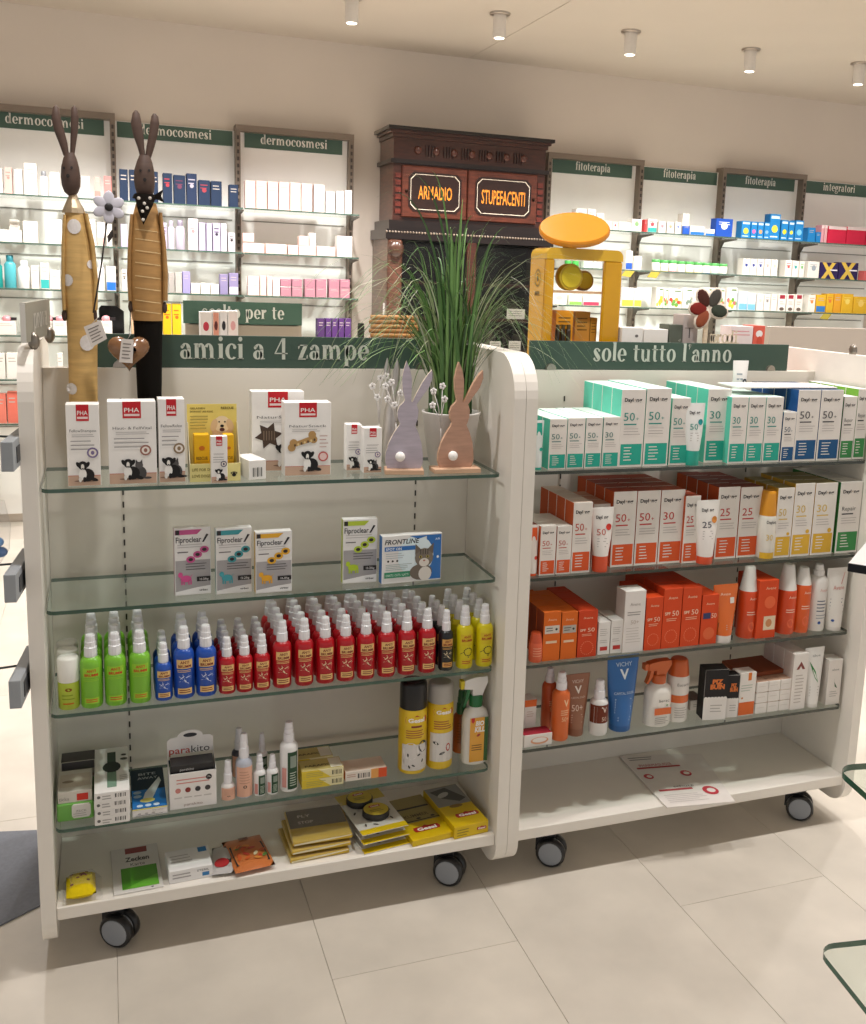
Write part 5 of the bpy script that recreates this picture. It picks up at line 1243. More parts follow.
def tube_px(x0, x1, yt, yb, Z, Y, label, col, cap, capfrac, draw, botw=.62, name='cream_tube'):
    X, w, h = span(x0, x1, yt, yb, Z, Y); hc = h * capfrac; rb = w / 2 * botw
    m_ = MB(); m_.loft([(0, 0, rb, rb, hc), (0, 0, rb * 1.04, rb * 1.0, hc + h * .04), (0, 0, w * .42, rb * .72, h * .5), (0, 0, w * .48, rb * .35, h * .8), (0, 0, w * .5, .0022, h * .955), (0, 0, w * .5, .0012, h)], col, 24)
    o = thing(name, m_, M_PLAS, label, 'tube', (X, Y + rb, Z))
    m_ = MB(); m_.loft([(0, 0, rb * .97, rb * .97, 0), (0, 0, rb, rb, .002), (0, 0, rb * .99, rb * .99, hc)], cap, 22); part('cap', m_, M_PLAS, o)
    secs = [(rb, hc), (rb * 1.0, hc + h * .04), (rb * .72, h * .5), (rb * .35, h * .8), (.0022, h * .955), (.0012, h)]; wid = [(rb, hc), (rb * 1.04, hc + h * .04), (w * .42, h * .5), (w * .48, h * .8), (w * .5, h * .955), (w * .5, h)]
    def lerp(t, z):
        for a, c_ in zip(t, t[1:]):
            if a[1] <= z <= c_[1]: return a[0] + (c_[0] - a[0]) * (z - a[1]) / (c_[1] - a[1])
        return t[0][0] if z < t[0][1] else t[-1][0]
    p_ = MB(); draw(p_, w, h)
    p_.v = [(x, y - lerp(secs, z) * math.sqrt(max(.02, 1 - (min(.98, abs(x) / lerp(wid, z))) ** 2)) - .0006, z) for x, y, z in p_.v]
    part('print', p_, M_CARD, o)
    return o
def dtube(acc, num, ink):
    def draw(m_, w, h):
        m_.text('Dayl', -w * .3, h * .83, h * .05, '4a4646', al='l', w=w * .26, bold=.03); m_.text('ng', w * .04, h * .83, h * .05, '4a4646', al='l', w=w * .18, bold=.03); m_.text(num[:2], -w * .28, h * .58, h * .10, ink, al='l', w=w * .38); m_.ell(w * .24, h * .70, w * .13, w * .13, acc); m_.lines(-w * .26, w * .2, h * .53, 4, h * .04, h * .01, 'b0a8a4')
    return draw
# --- top shelf: teal, blue and green cartons
tube_px(534, 545, 421, 472, R1, .045, 'white teal sunscreen bottle half hidden left end, top shelf', 'dfe3e0', TEAL, .05, lambda m_, w, h: [m_.rect(-w * .3, w * .3, h * .7, h * .95, TEAL), m_.ell(w * .2, h * .42, w * .16, w * .16, TEAL)], .8)
for i, (a, c_, t_) in enumerate(((549, 566.6, 419), (567, 584.6, 418), (585.2, 602, 417.5), (602.6, 619.5, 417))):
    dbox(a, c_, t_, 471, R1, TEAL, '50+' if i < 3 else '30', 4, f'small teal Daylong carton, {ORD[i]} column from left', .045, ink='4a7a74', side='4dbba4', top='d8e8e0', group='small teal cartons')
dbox(620, 644.2, 389.5, 469, R1, TEAL, '50+', 4, 'tall teal Daylong 50 carton, left column', .052, ink='3a8f84', side='62c9b0', top='cfe6dc', group='tall teal cartons')
dbox(644.8, 669.6, 388.5, 468, R1, TEAL, '50+', 4, 'tall teal Daylong 50 carton, right column', .052, ink='3a8f84', side='62c9b0', top='cfe6dc', group='tall teal cartons')
dbox(670.4, 689, 398, 468, R1, TEAL, '50+', 4, 'medium teal Daylong 50 carton beside the white tube', .05, ink='3a8f84', side='62c9b0', Y=.05, top='cfe6dc', group='medium teal cartons')
tube_px(687, 707, 404, 467.5, R1, .034, 'white Daylong tube with teal cap on the top sunscreen shelf', 'e6e6e2', TEAL, .24, dtube('1f8f93', '50', '3a8f84'))
dbox(706, 729.3, 389, 465, R1, TEAL, '30', 4, 'tall teal Daylong 30 carton', .052, ink='3a8f84', side='62c9b0', Y=.068, top='cfe6dc', group='tall teal cartons')
for i, (a, c_) in enumerate(((729.8, 746.6), (747, 764), (764.4, 781.6))):
    dbox(a, c_, 397, 463.5, R1, TEAL, '30', 4, f'medium teal Daylong 30 carton, {ORD[i]} column from the left', .048, ink='3a8f84', side='62c9b0', top='cfe6dc', group='medium teal cartons')
dbox(782, 795, 412, 462.5, R1, NAVY, '50+', 2, 'small blue Daylong carton', .04, ink='5a6878', side='2c5f94', group='blue cartons')
for i, (a, c_) in enumerate(((796, 818.4), (818.9, 841))):
    dbox(a, c_, 390, 461.5, R1, NAVY, '50+', 4, f'tall blue Daylong 50 carton, {("left", "right")[i]} column', .052, ink='4c4a4e', side='1c4f8a', top='163c5e', group='blue cartons')
dbox(841.6, 855, 396.5, 459.5, R1, GRNB, '', 3, 'medium green Daylong after sun carton', .045, word='Repair', side='3d8a3c', Y=.05, group='green after sun cartons')
dbox(855.6, 867, 389, 459.5, R1, GRNB, '', 4, 'tall green Daylong Repair carton at the right end of the top shelf', .052, word='Repair', side='6fa838', Y=.05, group='green after sun cartons')
# leaflet stack lying on the blue cartons and a small tube standing behind it
za = onY(800, 389, .09).z
m_ = MB(); a = onZ(742, 383, za + .003); c_ = onZ(838, 380.5, za + .003)
Xp = (a.x + c_.x) / 2
m_.cbox(-.17, .13, 0, .11, 0, .004, 'e6e0da', .001); thing('leaflet_pad', m_, M_CARD, 'white paper pad lying across the tall blue cartons', 'paper', (1.83, .075, onY(818, 390, .045).z + .0008), -.05)
zt = onY(715, 389, .068).z
tube_px(735.5, 751, 361, 390, R1 + .136, .215, 'small white tube standing on the teal cartons under the sign', 'e4e2de', 'd8d6d2', .1, lambda m_, w, h: [m_.ell(w * .2, h * .5, w * .16, w * .16, '2f3a44'), m_.lines(-w * .3, w * .1, h * .7, 3, h * .12, h * .04, '9aa4aa')])
# --- second shelf: orange, yellow, green
tube_px(529, 540, 526, 577, R2, .045, 'white orange sunscreen bottle half hidden at the left end of the second shelf', 'e4dcd4', ORG, .05, lambda m_, w, h: [m_.rect(-w * .3, w * .3, h * .7, h * .95, ORG), m_.ell(w * .2, h * .36, w * .16, w * .16, 'd0382c')], .8)
OS = 'c95a2c'
for i, (a, c_) in enumerate(((540, 555.8), (556.4, 571.4))):
    dbox(a, c_, 526, 575, R2, ORG, '50+', 3, f'small orange Daylong carton, {("left", "right")[i]} column', .045, ink='c05a4a', side=OS, group='small orange cartons')
dbox(572.2, 591.4, 502.5, 574, R2, ORG, '50+', 4, 'medium orange Daylong carton left of the broad capped tube', .05, ink='c04a38', side=OS, top='e0c9bc', group='medium orange cartons')
dbox(592, 609, 504, 570, R2, ORG, '50+', 3, 'medium orange Daylong carton half covered by the broad capped tube', .05, ink='c04a38', side=OS, Y=.085, top='c9937c', group='medium orange cartons')
tube_px(593, 616, 509, 573.5, R2, .034, 'white tube with number 50 and broad orange cap, second shelf', 'e8e2dc', 'd9512c', .25, dtube('d0382c', '50', 'b85a4c'))
for i, (a, c_, n_) in enumerate(((612, 635.2, '50+'), (635.8, 659, '50+'), (659.6, 683, '30'))):
    dbox(a, c_, 491.5 - i * .8, 569 - i * 2, R2, ORG, n_, 4, f'tall orange Daylong {n_.strip("+")} carton, {ORD[i]} column from the left', .052, ink='c23a34', side=OS, Y=.07, top='a8442a', group='tall orange cartons')
dbox(683.8, 699, 496, 564, R2, ORG, '25', 3, 'medium orange Daylong 25 carton', .05, ink='c23a34', side=OS, Y=.06, top='a8442a', group='medium orange cartons')
tube_px(699, 722, 502, 565.5, R2, .034, 'white tube with number 25 before the tall 25 cartons', 'eae4de', 'd9512c', .12, dtube('d98a3c', '25', '33384a'))
for i, (a, c_) in enumerate(((716.5, 738), (738.6, 760.4))):
    dbox(a, c_, 487, 559.5, R2, ORG, '25', 4, f'tall orange Daylong 25 carton, {("left", "right")[i]} column', .052, ink='c23a34', side=OS, Y=.075, top='8a3a2a', group='tall orange cartons')
def can_px(c, w, cap, bt, bot, Z, Y, label, col, capcol, draw, name='spray_can'):
    return can(c, w, cap, bt, bot, label, capcol, Y, M_PLAS, draw, col, Z, name, taper=.62 if name == 'spray_bottle' else .85)
can_px(766.6, 15.5, 490, 513, 558, R2, .045, 'white Daylong spray can with a yellow orange cap', 'e8e4da', 'dc9420', lambda m_, w, h: [m_.rect(-w * .6, w * .6, 0, h * .14, 'dcae2a'), m_.text('Daylong', 0, h * .8, h * .07, '4a4646', w=w * .66, bold=.02), m_.text('30', -w * .1, h * .42, h * .14, 'e0c06a', w=w * .4), m_.ell(w * .4, h * .6, w * .1, w * .1, 'dcae2a')])
for i, (a, c_, t_) in enumerate(((776, 792.4, 488), (793, 812.6, 483.5), (813.2, 835, 483))):
    dbox(a, c_, t_, 554, R2, YEL, '30' if i else '50', 3, f'yellow kids Daylong carton, {ORD[i]} column from the left', .052, ink='d8b964', side='d0a23c', Y=.05, sun=True, top='9a8a5c', group='yellow kids cartons')
dbox(838, 860, 482, 552.5, R2, GRNB, '', 4, 'tall green Daylong Repair carton at the right end of the second shelf', .052, word='Repair', side='3d8a4c', Y=.05, group='green after sun cartons')
# --- third shelf: orange thermal water brand
def avene(big=True, strip=None, dk='c63f16'):
    def draw(m_, w, h):
        m_.text('Avene', 0, h * .82, h * .05, 'f0c9a8', w=w * .5)
        if strip: m_.rect(-w * .42, w * .42, h * .56, h * .72, strip); m_.lines(-w * .34, w * .1, h * .68, 2, h * .05, h * .02, '6a6460'); m_.ell(w * .25, h * .64, w * .07, w * .07, '3a3a3a'); m_.rect(-w * .34, w * .3, h * .36, h * .41, 'e8c9a8')
        else:
            m_.text('SPF', -w * .4, h * .56, h * .05, 'f2d3b8', al='l', w=w * .3, bold=.02); m_.text('50', w * .0, h * .54, h * .09, 'f2d3b8', al='l', w=w * .36); m_.lines(-w * .3, w * .3, h * .5, 2, h * .03, h * .01, 'f0c0a0')
            for q in range(20):
                a = q * math.pi / 10; m_.ell(w * .32 * math.cos(a), h * .2 + w * .32 * math.sin(a), w * .025, w * .025, 'f09a70', n=6); m_.lay -= .00007
            m_.nxt()
    return draw
AV, AVD = 'd8491c', 'b83c18'
can_px(535.6, 13, 632, 640, 665.5, R3, .04, 'small orange bottle at the left end of the third sunscreen shelf', 'd8603a', 'c9522c', lambda m_, w, h: m_.lines(-w * .4, w * .4, h * .7, 4, h * .12, h * .03, 'f0b090'))
dbox(543, 560.4, 612, 664.5, R3, AV, '', 4, 'bright orange carton with white strip, left column on the third shelf', .045, side='8a3a1e', name='sun_care_carton', draw=avene(strip='d8cfc6'), col='dd6a1e', group='orange thermal cartons')
dbox(561, 577, 612, 663, R3, AV, '', 4, 'bright orange carton with white strip, right column on the third shelf', .045, side='8a3a1e', name='sun_care_carton', draw=avene(strip='b9b2aa'), col='dd6a1e', group='orange thermal cartons')
dbox(577.8, 597, 610.5, 661, R3, AV, '', 4, 'deep red orange carton column next to the small white cartons', .05, side=AVD, name='sun_care_carton', draw=avene(), col='cf421a', group='orange thermal cartons')
def whs(m_, w, h): m_.lines(-w * .36, w * .3, h * .78, 4, h * .06, h * .015, 'b4aca8'); m_.rect(-w * .3, w * .3, h * .12, h * .24, 'c23a34'); m_.lines(-w * .36, w * .3, h * .44, 2, h * .06, h * .015, 'b4aca8')
for i, (a, c_) in enumerate(((597.8, 610), (610.6, 623))):
    dbox(a, c_, 622 - i * 2, 657, R3, 'd8d2cc', '', 2, f'small white carton with red mark, {("left", "right")[i]} column', .04, side='d2cbc4', name='lip_care_carton', draw=whs, col='e8e4e0', Y=.05, group='small white cartons')
def wht(m_, w, h): m_.text('Avene', 0, h * .76, h * .05, '9a8f8a', w=w * .5); m_.lines(-w * .36, w * .34, h * .66, 2, h * .04, h * .012, '8a8480'); m_.text('50+', w * .02, h * .46, h * .07, 'c0b0a6', w=w * .4); m_.lines(-w * .38, w * .36, h * .4, 6, h * .045, h * .01, 'c9c2bc')
dbox(624, 644.6, 591, 655, R3, 'e0dad4', '', 1, 'tall white Avene carton on the third shelf', .05, side='cfc4bc', name='sun_care_carton', draw=wht, col='e6e0dc', group='white sun care cartons')
dbox(645.2, 662, 597.5, 652.5, R3, AV, '', 3, 'medium orange Avene carton left of two tall ones', .05, side=AVD, name='sun_care_carton', draw=avene(), col=AV, group='orange thermal cartons')
for i, (a, c_) in enumerate(((662.6, 681), (681.6, 700.4))):
    dbox(a, c_, 588.5 - i, 650 - i, R3, AV, '', 4, f'tall orange Avene carton, {("left", "right")[i]} column', .052, side=AVD, name='sun_care_carton', draw=avene(), col=AV, Y=.045, top='c23c16', group='orange thermal cartons')
dbox(701, 717.6, 595, 648, R3, AV, '', 2, 'medium orange Avene carton with dark blue number', .05, side=AVD, name='sun_care_carton', draw=lambda m_, w, h: [m_.text('Avene', 0, h * .8, h * .05, 'f0c9a8', w=w * .5), m_.rect(-w * .4, w * .05, h * .52, h * .64, '3a3f6a'), m_.text('50', w * .1, h * .53, h * .1, 'f2d3b8', al='l', w=w * .3), m_.ell(0, h * .22, w * .34, w * .34, 'e0683c')], col=AV, group='orange thermal cartons')
tube_px(716.5, 741, 587, 645.5, R3, .036, 'orange Avene tube with white cap and black panel', 'dc6a24', 'e4dcd6', .13, lambda m_, w, h: [m_.rect(-w * .3, w * .3, h * .2, h * .36, '1d1d20'), m_.lines(-w * .05, w * .26, h * .32, 3, h * .035, h * .012, 'b9b4b0'), m_.rect(w * .12, w * .3, h * .68, h * .78, 'e4dcd2'), m_.text('Avene', -w * .05, h * .82, h * .05, 'f2d3b8', w=w * .4)])
def avs(m_, w, h): m_.text('Avene', w * .05, h * .8, h * .06, 'f5d6c2', w=w * .5); m_.lines(-w * .3, w * .3, h * .56, 2, h * .05, h * .016, 'f5d6c2'); m_.ell(0, h * .25, w * .2, h * .1, 'e8683c')
can_px(747.2, 16, 566, 588, 642, R3, .05, 'orange Avene spray bottle with white cap beside the orange tube', AV, 'e6e2dc', avs, 'spray_bottle')
dbox(757.5, 777, 580.5, 640, R3, AV, '', 2, 'orange Avene carton with pale picture window between two spray bottles', .05, side=AVD, name='sun_care_carton', draw=lambda m_, w, h: [m_.text('Avene', w * .1, h * .84, h * .05, 'f0c9a8', w=w * .5), m_.ell(w * .1, h * .62, w * .28, w * .28, 'e8683c'), m_.rect(-w * .15, w * .45, h * .14, h * .38, 'e2cdb0'), m_.ell(w * .12, h * .26, w * .16, h * .07, 'c98a5c')], col=AV, group='orange thermal cartons')
can_px(786, 16.6, 564, 587, 637.5, R3, .05, 'orange Avene spray bottle with white cap right of the picture carton', AV, 'e6e2dc', avs, 'spray_bottle')
can_px(801.2, 14.6, 567, 582, 635, R3, .05, 'slim orange Avene spray bottle beside the white lotion bottle', 'dd5a1c', 'e6e2dc', avs, 'spray_bottle')
def lot(m_, w, h): m_.text('Avene', w * .05, h * .72, h * .06, 'd9a89c', w=w * .5); m_.lines(-w * .3, w * .34, h * .56, 4, h * .06, h * .018, '5a6478'); m_.ell(-w * .1, h * .16, w * .09, w * .09, '3a5a9a'); m_.lines(-w * .3, w * .34, h * .3, 2, h * .05, h * .014, '9a9fa8')
bottle4(816.4, 15.6, 564, 574, 633.5, 'e4dfda', 'white lotion bottle on the third shelf', lot, Y=.05, Z=R3, capcol='e6e2de', name='lotion_bottle')
tube_px(830, 851, 570, 631, R3, .04, 'white Avene after sun tube at the right end of the third shelf', 'e2ddd6', 'dcd6cf', .06, lambda m_, w, h: [m_.text('Avene', 0, h * .66, h * .07, 'd08a80', w=w * .5), m_.lines(-w * .34, w * .3, h * .52, 5, h * .055, h * .014, '6a7080'), m_.ell(-w * .22, h * .17, w * .05, w * .05, '3a5a9a'), m_.pg([(w * .1, h * .75), (w * .3, h * .93), (w * .31, h * .92), (w * .12, h * .74)], 'c96a60')])
# --- fourth shelf: mixed
dbox(524, 536, 700, 741, R4, 'e6e0da', '', 1, 'narrow white carton with orange top at the left end of the fourth shelf', .04, side='d8d0c8', name='sun_care_carton', draw=lambda m_, w, h: [m_.rect(-w * .5, w * .5, h * .82, h, 'd9682c'), m_.lines(-w * .3, w * .3, h * .7, 3, h * .06, h * .02, 'c9b8ac')], col='e6e0da', Y=.09)
dbox(524, 552, 734, 750.5, R4, 'e6e0da', '', 1, 'low white carton with red top lying at the left end of the fourth shelf', .04, side='e2dcd6', name='sun_care_carton', draw=lambda m_, w, h: [m_.ell(w * .05, h * .45, w * .32, h * .3, 'd9a07c'), m_.ell(w * .05, h * .5, w * .26, h * .2, 'eae4de')], col='e6e0da', top='a8283a', Y=.04)
def vic(ink): return lambda m_, w, h: [m_.text('V', w * .12, h * .7, h * .13, ink, w=w * .34, bold=.03), m_.lines(-w * .2, w * .36, h * .62, 3, h * .04, h * .014, ink), m_.text('50+', w * .1, h * .4, h * .09, ink, w=w * .46)]
bottle4(560.4, 16.5, 672, 688, 748, 'd9682c', 'orange VICHY spray bottle in the front row', vic('f0c9a0'), Y=.045, Z=R4)
bottle4(549, 14, 668, 681, 735, 'c9562a', 'orange VICHY spray bottle standing behind', vic('e8b890'), Y=.12, Z=R4)
tube_px(567, 592, 677, 741, R4, .06, 'brown VICHY tube with a white V', '96644a', '8a5a42', .12, lambda m_, w, h: [m_.text('VICHY', 0, h * .86, h * .055, 'e4cdbc', w=w * .46), m_.text('V', 0, h * .70, h * .12, 'f0e4da', w=w * .28, bold=.03), m_.text('CAPITAL SOLEIL', 0, h * .62, h * .03, 'e4cdbc', w=w * .56), m_.text('50+', -w * .05, h * .42, h * .11, 'e4cdbc', w=w * .42), m_.lines(-w * .26, w * .26, h * .36, 4, h * .04, h * .012, 'd0b09c')])
o = bottle4(598.6, 17, 679.5, 697, 740, 'e2dedb', 'small spray bottle with amber upper half and white base', lambda m_, w, h: [m_.rect(-w * .8, w * .8, h * .36, h * .86, '6e2f1a'), m_.text('V', w * .12, h * .66, h * .14, 'e8d8ca', w=w * .26, bold=.03), m_.text('50', w * .1, h * .42, h * .12, 'e0c4b0', w=w * .3), m_.ell(-w * .05, h * .8, w * .04, w * .04, 'e8d8ca')], Y=.045, Z=R4)
tube_px(610.5, 642, 659, 737, R4, .05, 'large blue VICHY after sun tube', '2a66a8', '245a98', .08, lambda m_, w, h: [m_.text('VICHY', 0, h * .86, h * .055, 'cfe0ee', w=w * .5), m_.text('V', 0, h * .70, h * .13, 'e8f0f6', w=w * .28, bold=.03), m_.text('CAPITAL SOLEIL', 0, h * .5, h * .035, 'cfe0ee', w=w * .62), m_.lines(-w * .28, w * .28, h * .44, 6, h * .035, h * .012, 'b8d0e4'), m_.lines(-w * .2, w * .2, h * .2, 2, h * .035, h * .012, 'b8d0e4')])
trig(656, 25, 659, 680, 733, 'white trigger spray with orange trigger head', 'e6e0d8', 'c9622c', 'c9622c', lambda m_, w, h: [m_.rect(-w * .4, w * .42, h * .3, h * .46, 'd9682c'), m_.text('lierac', w * .05, h * .6, h * .07, '4a4644', w=w * .5), m_.lines(-w * .36, w * .3, h * .24, 4, h * .045, h * .014, 'a8a09a'), m_.ell(w * .2, h * .52, w * .05, w * .03, '4f9a4a')], .05, R4, -1)
can_px(677, 19.5, 658, 672, 729, R4, .06, 'white spray can with orange band and orange cap', 'e4ded8', 'c9602a', lambda m_, w, h: [m_.rect(-w * .6, w * .6, h * .42, h * .58, 'd9682c'), m_.text('Eucerin', 0, h * .78, h * .06, '5a5450', w=w * .6), m_.lines(-w * .36, w * .3, h * .32, 5, h * .05, h * .014, 'b0a8a2')])
dbox(690, 704.5, 700, 718, R4, 'dcd6d0', '', 1, 'low grey white carton lying behind the black PIZ BUIN carton', .06, side='b9b0a8', name='sun_care_carton', draw=lambda m_, w, h: m_.lines(-w * .3, w * .3, h * .6, 2, h * .2, h * .06, 'a89f98'), col='dcd6d0', top='8a7f78', Y=.12)
def pizb(m_, w, h):
    m_.rect(-w * .5, w * .5, h * .42, h, '201d1e'); [m_.ell(w * (-.42 + .14 * k), h * .43, w * .08, h * .035, 'e6e1dc') for k in range(7)]; m_.text('PIZ', w * .05, h * .72, h * .09, 'd9763a', w=w * .46, bold=.06); m_.text('BUIN', w * .05, h * .62, h * .09, 'd9763a', w=w * .62, bold=.06); m_.lines(-w * .2, w * .36, h * .3, 3, h * .06, h * .015, 'a8a29c')
dbox(705, 726, 670, 723, R4, '201d1e', '', 1, 'larger black and white PIZ BUIN carton', .045, side='201d1e', name='sun_care_carton', draw=pizb, col='e6e1dc', top='201d1e', Y=.05, rz=-.18, group='piz buin cartons')
dbox(726.8, 738, 675.5, 721, R4, '201d1e', '', 1, 'smaller black and white PIZ BUIN carton', .035, side='201d1e', name='sun_care_carton', draw=pizb, col='e6e1dc', top='201d1e', Y=.05, rz=-.18, group='piz buin cartons')
dbox(738.8, 755, 673, 719.5, R4, ORG, '', 1, 'white carton with orange lower third beside PIZ BUIN', .04, side='dcd6d0', name='sun_care_carton', draw=lambda m_, w, h: [m_.rect(-w * .48, w * .48, h * .02, h * .32, 'd9682c'), m_.rect(w * .0, w * .2, h * .82, h, 'd9762c'), m_.lines(-w * .4, w * .3, h * .72, 3, h * .06, h * .02, 'b9c0b4'), m_.ell(-w * .3, h * .42, w * .06, w * .06, 'c98a5c')], col='e8e2dc', Y=.05)
X, w, h = span(756, 791, 680.5, 716, R4, .05); w /= 3; h /= 3
first = None
for row in range(3):
    for c_ in range(3):
        lb = f"small white carton in the stacked block, {('bottom', 'middle', 'top')[row]} tier, {('left', 'centre', 'right')[c_]}"
        loc = (X + (c_ - 1) * w, .05, R4 + row * h)
        if first is None: first = carton('stacked_carton', w - .0012, h - .0008, .15, 'e6e0da', lb, 'carton', loc, lambda m_, w, h: m_.lines(-w * .38, w * .3, h * .6, 1, .01, h * .05, 'd2cac2'), group='stacked white cartons', bev=.0015, top='c9a48e')
        else: dup(first, loc, None, lb)
m_ = MB(); m_.cbox(-.07, .07, 0, .11, 0, .012, '8a4526', .001); thing('flat_carton', m_, M_CARD, 'flat brown carton lying on top of the stacked white block', 'carton', (X - .006, .085, R4 + 3 * h + .0008), .04)
def sqz(m_, w, h): m_.pg([(-w * .3, h * .72), (0, h * .86), (w * .3, h * .72), (w * .12, h * .72), (0, h * .78), (-w * .12, h * .72)], '8a4a44'); m_.lines(-w * .3, w * .3, h * .62, 9, h * .06, h * .014, 'b4a8a0')
dbox(792.2, 806.8, 654, 711, R4, 'e2dcd6', '', 3, 'tall white carton with a brown chevron on the fourth shelf', .045, side='cfc2ba', name='sun_care_carton', draw=sqz, col='e6e0da', Y=.045, group='chevron cartons')
tube_px(807.5, 826.5, 650, 708.5, R4, .04, 'white aloe tube with a green leaf', 'e6e3de', 'dcd8d2', .06, lambda m_, w, h: [m_.pg([(-w * .3, h * .78), (-w * .05, h * .5), (w * .12, h * .42), (-w * .02, h * .62)], '3a8a4a'), m_.text('aloe', w * .05, h * .85, h * .04, '8a8a86', w=w * .4), m_.lines(-w * .26, w * .26, h * .36, 4, h * .05, h * .014, 'b0aca6')])
dbox(827.5, 841, 660, 707, R4, 'e2dcd6', '', 1, 'white aloe carton with a green leaf at the right end of the fourth shelf', .045, side='cfc6be', name='sun_care_carton', draw=lambda m_, w, h: [m_.pg([(-w * .1, h * .66), (w * .05, h * .4), (w * .25, h * .36), (w * .0, h * .5)], '4a6a4a'), m_.text('aloe', 0, h * .76, h * .05, '8a8a86', w=w * .5), m_.lines(-w * .3, w * .3, h * .3, 3, h * .05, h * .014, 'b0aca6')], col='e4ddd6', Y=.045)
# --- base board: magazine
cs_ = [onZ(667, 809, ZBD), onZ(735, 803, ZBD), onZ(701, 755, ZBD), onZ(619, 757, ZBD)]; p0 = cs_[0]
m_ = MB(); V = [(c_.x - p0.x, c_.y - p0.y, 0) for c_ in cs_]; V2 = [(x, y, .0035) for x, y, z in V]
m_.add(V + V2, [(3, 2, 1, 0), (4, 5, 6, 7), (0, 1, 5, 4), (1, 2, 6, 5), (2, 3, 7, 6), (3, 0, 4, 7)], 'e0d9d2')
o = thing('leaflet', m_, M_CARD, 'white leaflet with red logos lying on the empty base board', 'leaflet', (p0.x, p0.y, ZBD + .0012))
A, Bv, Dv = Vector(V[0]), Vector(V[1]) - Vector(V[0]), Vector(V[3]) - Vector(V[0])
p_ = MB(); p_.rect(.08, .75, .70, .73, 'b03a3a'); p_.text('PHARMASUISSE', .4, .74, .05, 'a83a3c', w=.5); p_.lines(.08, .5, .93, 2, .04, .015, '8a8480'); p_.rect(.1, .6, .27, .30, 'b4444a'); p_.text('schutz', .5, .32, .04, '6a6460', w=.3); p_.lines(.1, .7, .2, 5, .03, .008, 'c2bab4')
for x, z, k in ((.14, .55, .07), (.72, .56, .08), (.82, .22, .11)): p_.ell(x, z, k, k * .7, 'b83a44'); p_.ell(x + .01, z, k * .55, k * .35, 'e0d9d2')
p_.v = [tuple(A + Bv * x + Dv * z + Vector((0, 0, .0036 - y))) for x, y, z in p_.v]; part('print', p_, M_CARD, o)

# ================================================================== WALL SHELF GOODS
WY = SHF + .03
_wn = {}
def wlab(kind, shelf, bay):
    k = (kind, shelf, bay); _wn[k] = _wn.get(k, 0) + 1; n = _wn[k] - 1
    return f"{kind}, {ORD[n]} from left, {shelf} shelf, {bay} bay"
def wbox(x0, x1, yt, Z, col, kind, shelf, bay, band=None, mark=None, d=.07, Y=None, z0=0.0, group='wall shelf cartons', draw=None, top=None):
    Y = WY if Y is None else Y
    X, w, h = span(x0, x1, yt, yt + 12, Z + z0, Y); w = max(w - .003, .01)
    def dr(m_, w, h):
        if band: m_.rect(-w * .48, w * .48, h * .03, h * .36, band)
        if mark: m_.ell(0, h * .6, w * .2, min(w * .2, h * .2), mark)
        m_.lines(-w * .34, w * .34, h * .82, 1 if h < .06 else 2, h * .12, h * .035, mark or 'b9aea6')
    return carton('wall_shelf_carton', w, h - .0015, d, col, wlab(kind, shelf, bay), 'carton', (X, Y, Z + z0 + .0008), draw or dr, 0, group=group, bev=.0015, top=top)
def wbottle(x0, x1, yt, Z, col, kind, shelf, bay, cap='e8e4e0', Y=None, band=None, neck=.8):
    Y = WY if Y is None else Y
    X, w, h = span(x0, x1, yt, yt + 12, Z, Y); r_ = w / 2 - .001
    m_ = MB(); m_.lathe([(r_ * .95, 0), (r_, .004), (r_, h * neck * .9), (r_ * .6, h * neck), (r_ * .5, h * neck + .002)], col if not band else [col, band, col, col], 16)
    o = thing('wall_shelf_bottle', m_, M_PLAS, wlab(kind, shelf, bay), 'bottle', (X, Y + r_, Z + .0008), group='wall shelf bottles')
    c_ = MB(); c_.lathe([(r_ * .62, h * neck), (r_ * .62, h - .003), (r_ * .5, h)], cap, 14); part('cap', c_, M_PLAS, o)
    return o
S_ = {'A': (ZA, 'top'), 'B': (ZB, 'second'), 'C': (ZC, 'third'), 'D': (ZD, 'fourth'), 'E': (ZE, 'fifth'), 'F': (ZF, 'sixth')}
def row(s, bay, items, **k):
    Z, nm = S_[s]
    for it in items:
        x0, x1, yt, col, kind = it[:5]; wbox(x0, x1, yt, Z, col, kind, nm, bay, *(it[5:]), **k)
W_ = 'e9e3da'
b1, b2, b3 = 'leftmost', 'second dermocosmesi', 'third dermocosmesi'
row('A', b1, [(-8, 2.5, 168, W_, 'white carton'), (4, 12, 167, 'dcb8ae', 'pale pink carton', None, 'd98a80'), (14, 22.5, 169, W_, 'white carton'), (23.5, 37, 163, W_, 'tall white carton'), (49.5, 60, 172, 'ece2da', 'cream carton'), (81, 90, 176, W_, 'white carton'), (94, 100.6, 177, 'dca89e', 'pale pink carton', 'd98a80'), (103.6, 111.6, 176, 'd9847f', 'rose pink carton')])
wbottle(39, 48, 171, ZA, 'e8e6e4', 'white bottle with grey cap', 'top', b1, '8a8c90')
row('B', b1, [(-6, 22, 229.5, W_, 'wide white carton'), (22.5, 38, 221, W_, 'white carton'), (9, 20, 219.5, W_, 'flat white carton', None, None, .05, WY + .1), (44.5, 62, 219, W_, 'white carton'), (88.5, 95.5, 219, W_, 'white carton'), (97, 105, 222, 'f0e4de', 'pale pink carton', 'e8b0a4'), (106, 112, 224, W_, 'white carton')])
wbottle(-7, 2, 258, ZC, '1a8a84', 'teal bottle', 'third', b1, '146a68'); wbottle(3, 15.5, 255, ZC, '4fa8b0', 'pale teal bottle', 'third', b1, '2f7f8a'); wbottle(16.8, 30, 260.5, ZC, 'e6e6e2', 'white bottle', 'third', b1); wbottle(97, 104.5, 261, ZC, 'eceae6', 'slim white bottle', 'third', b1)
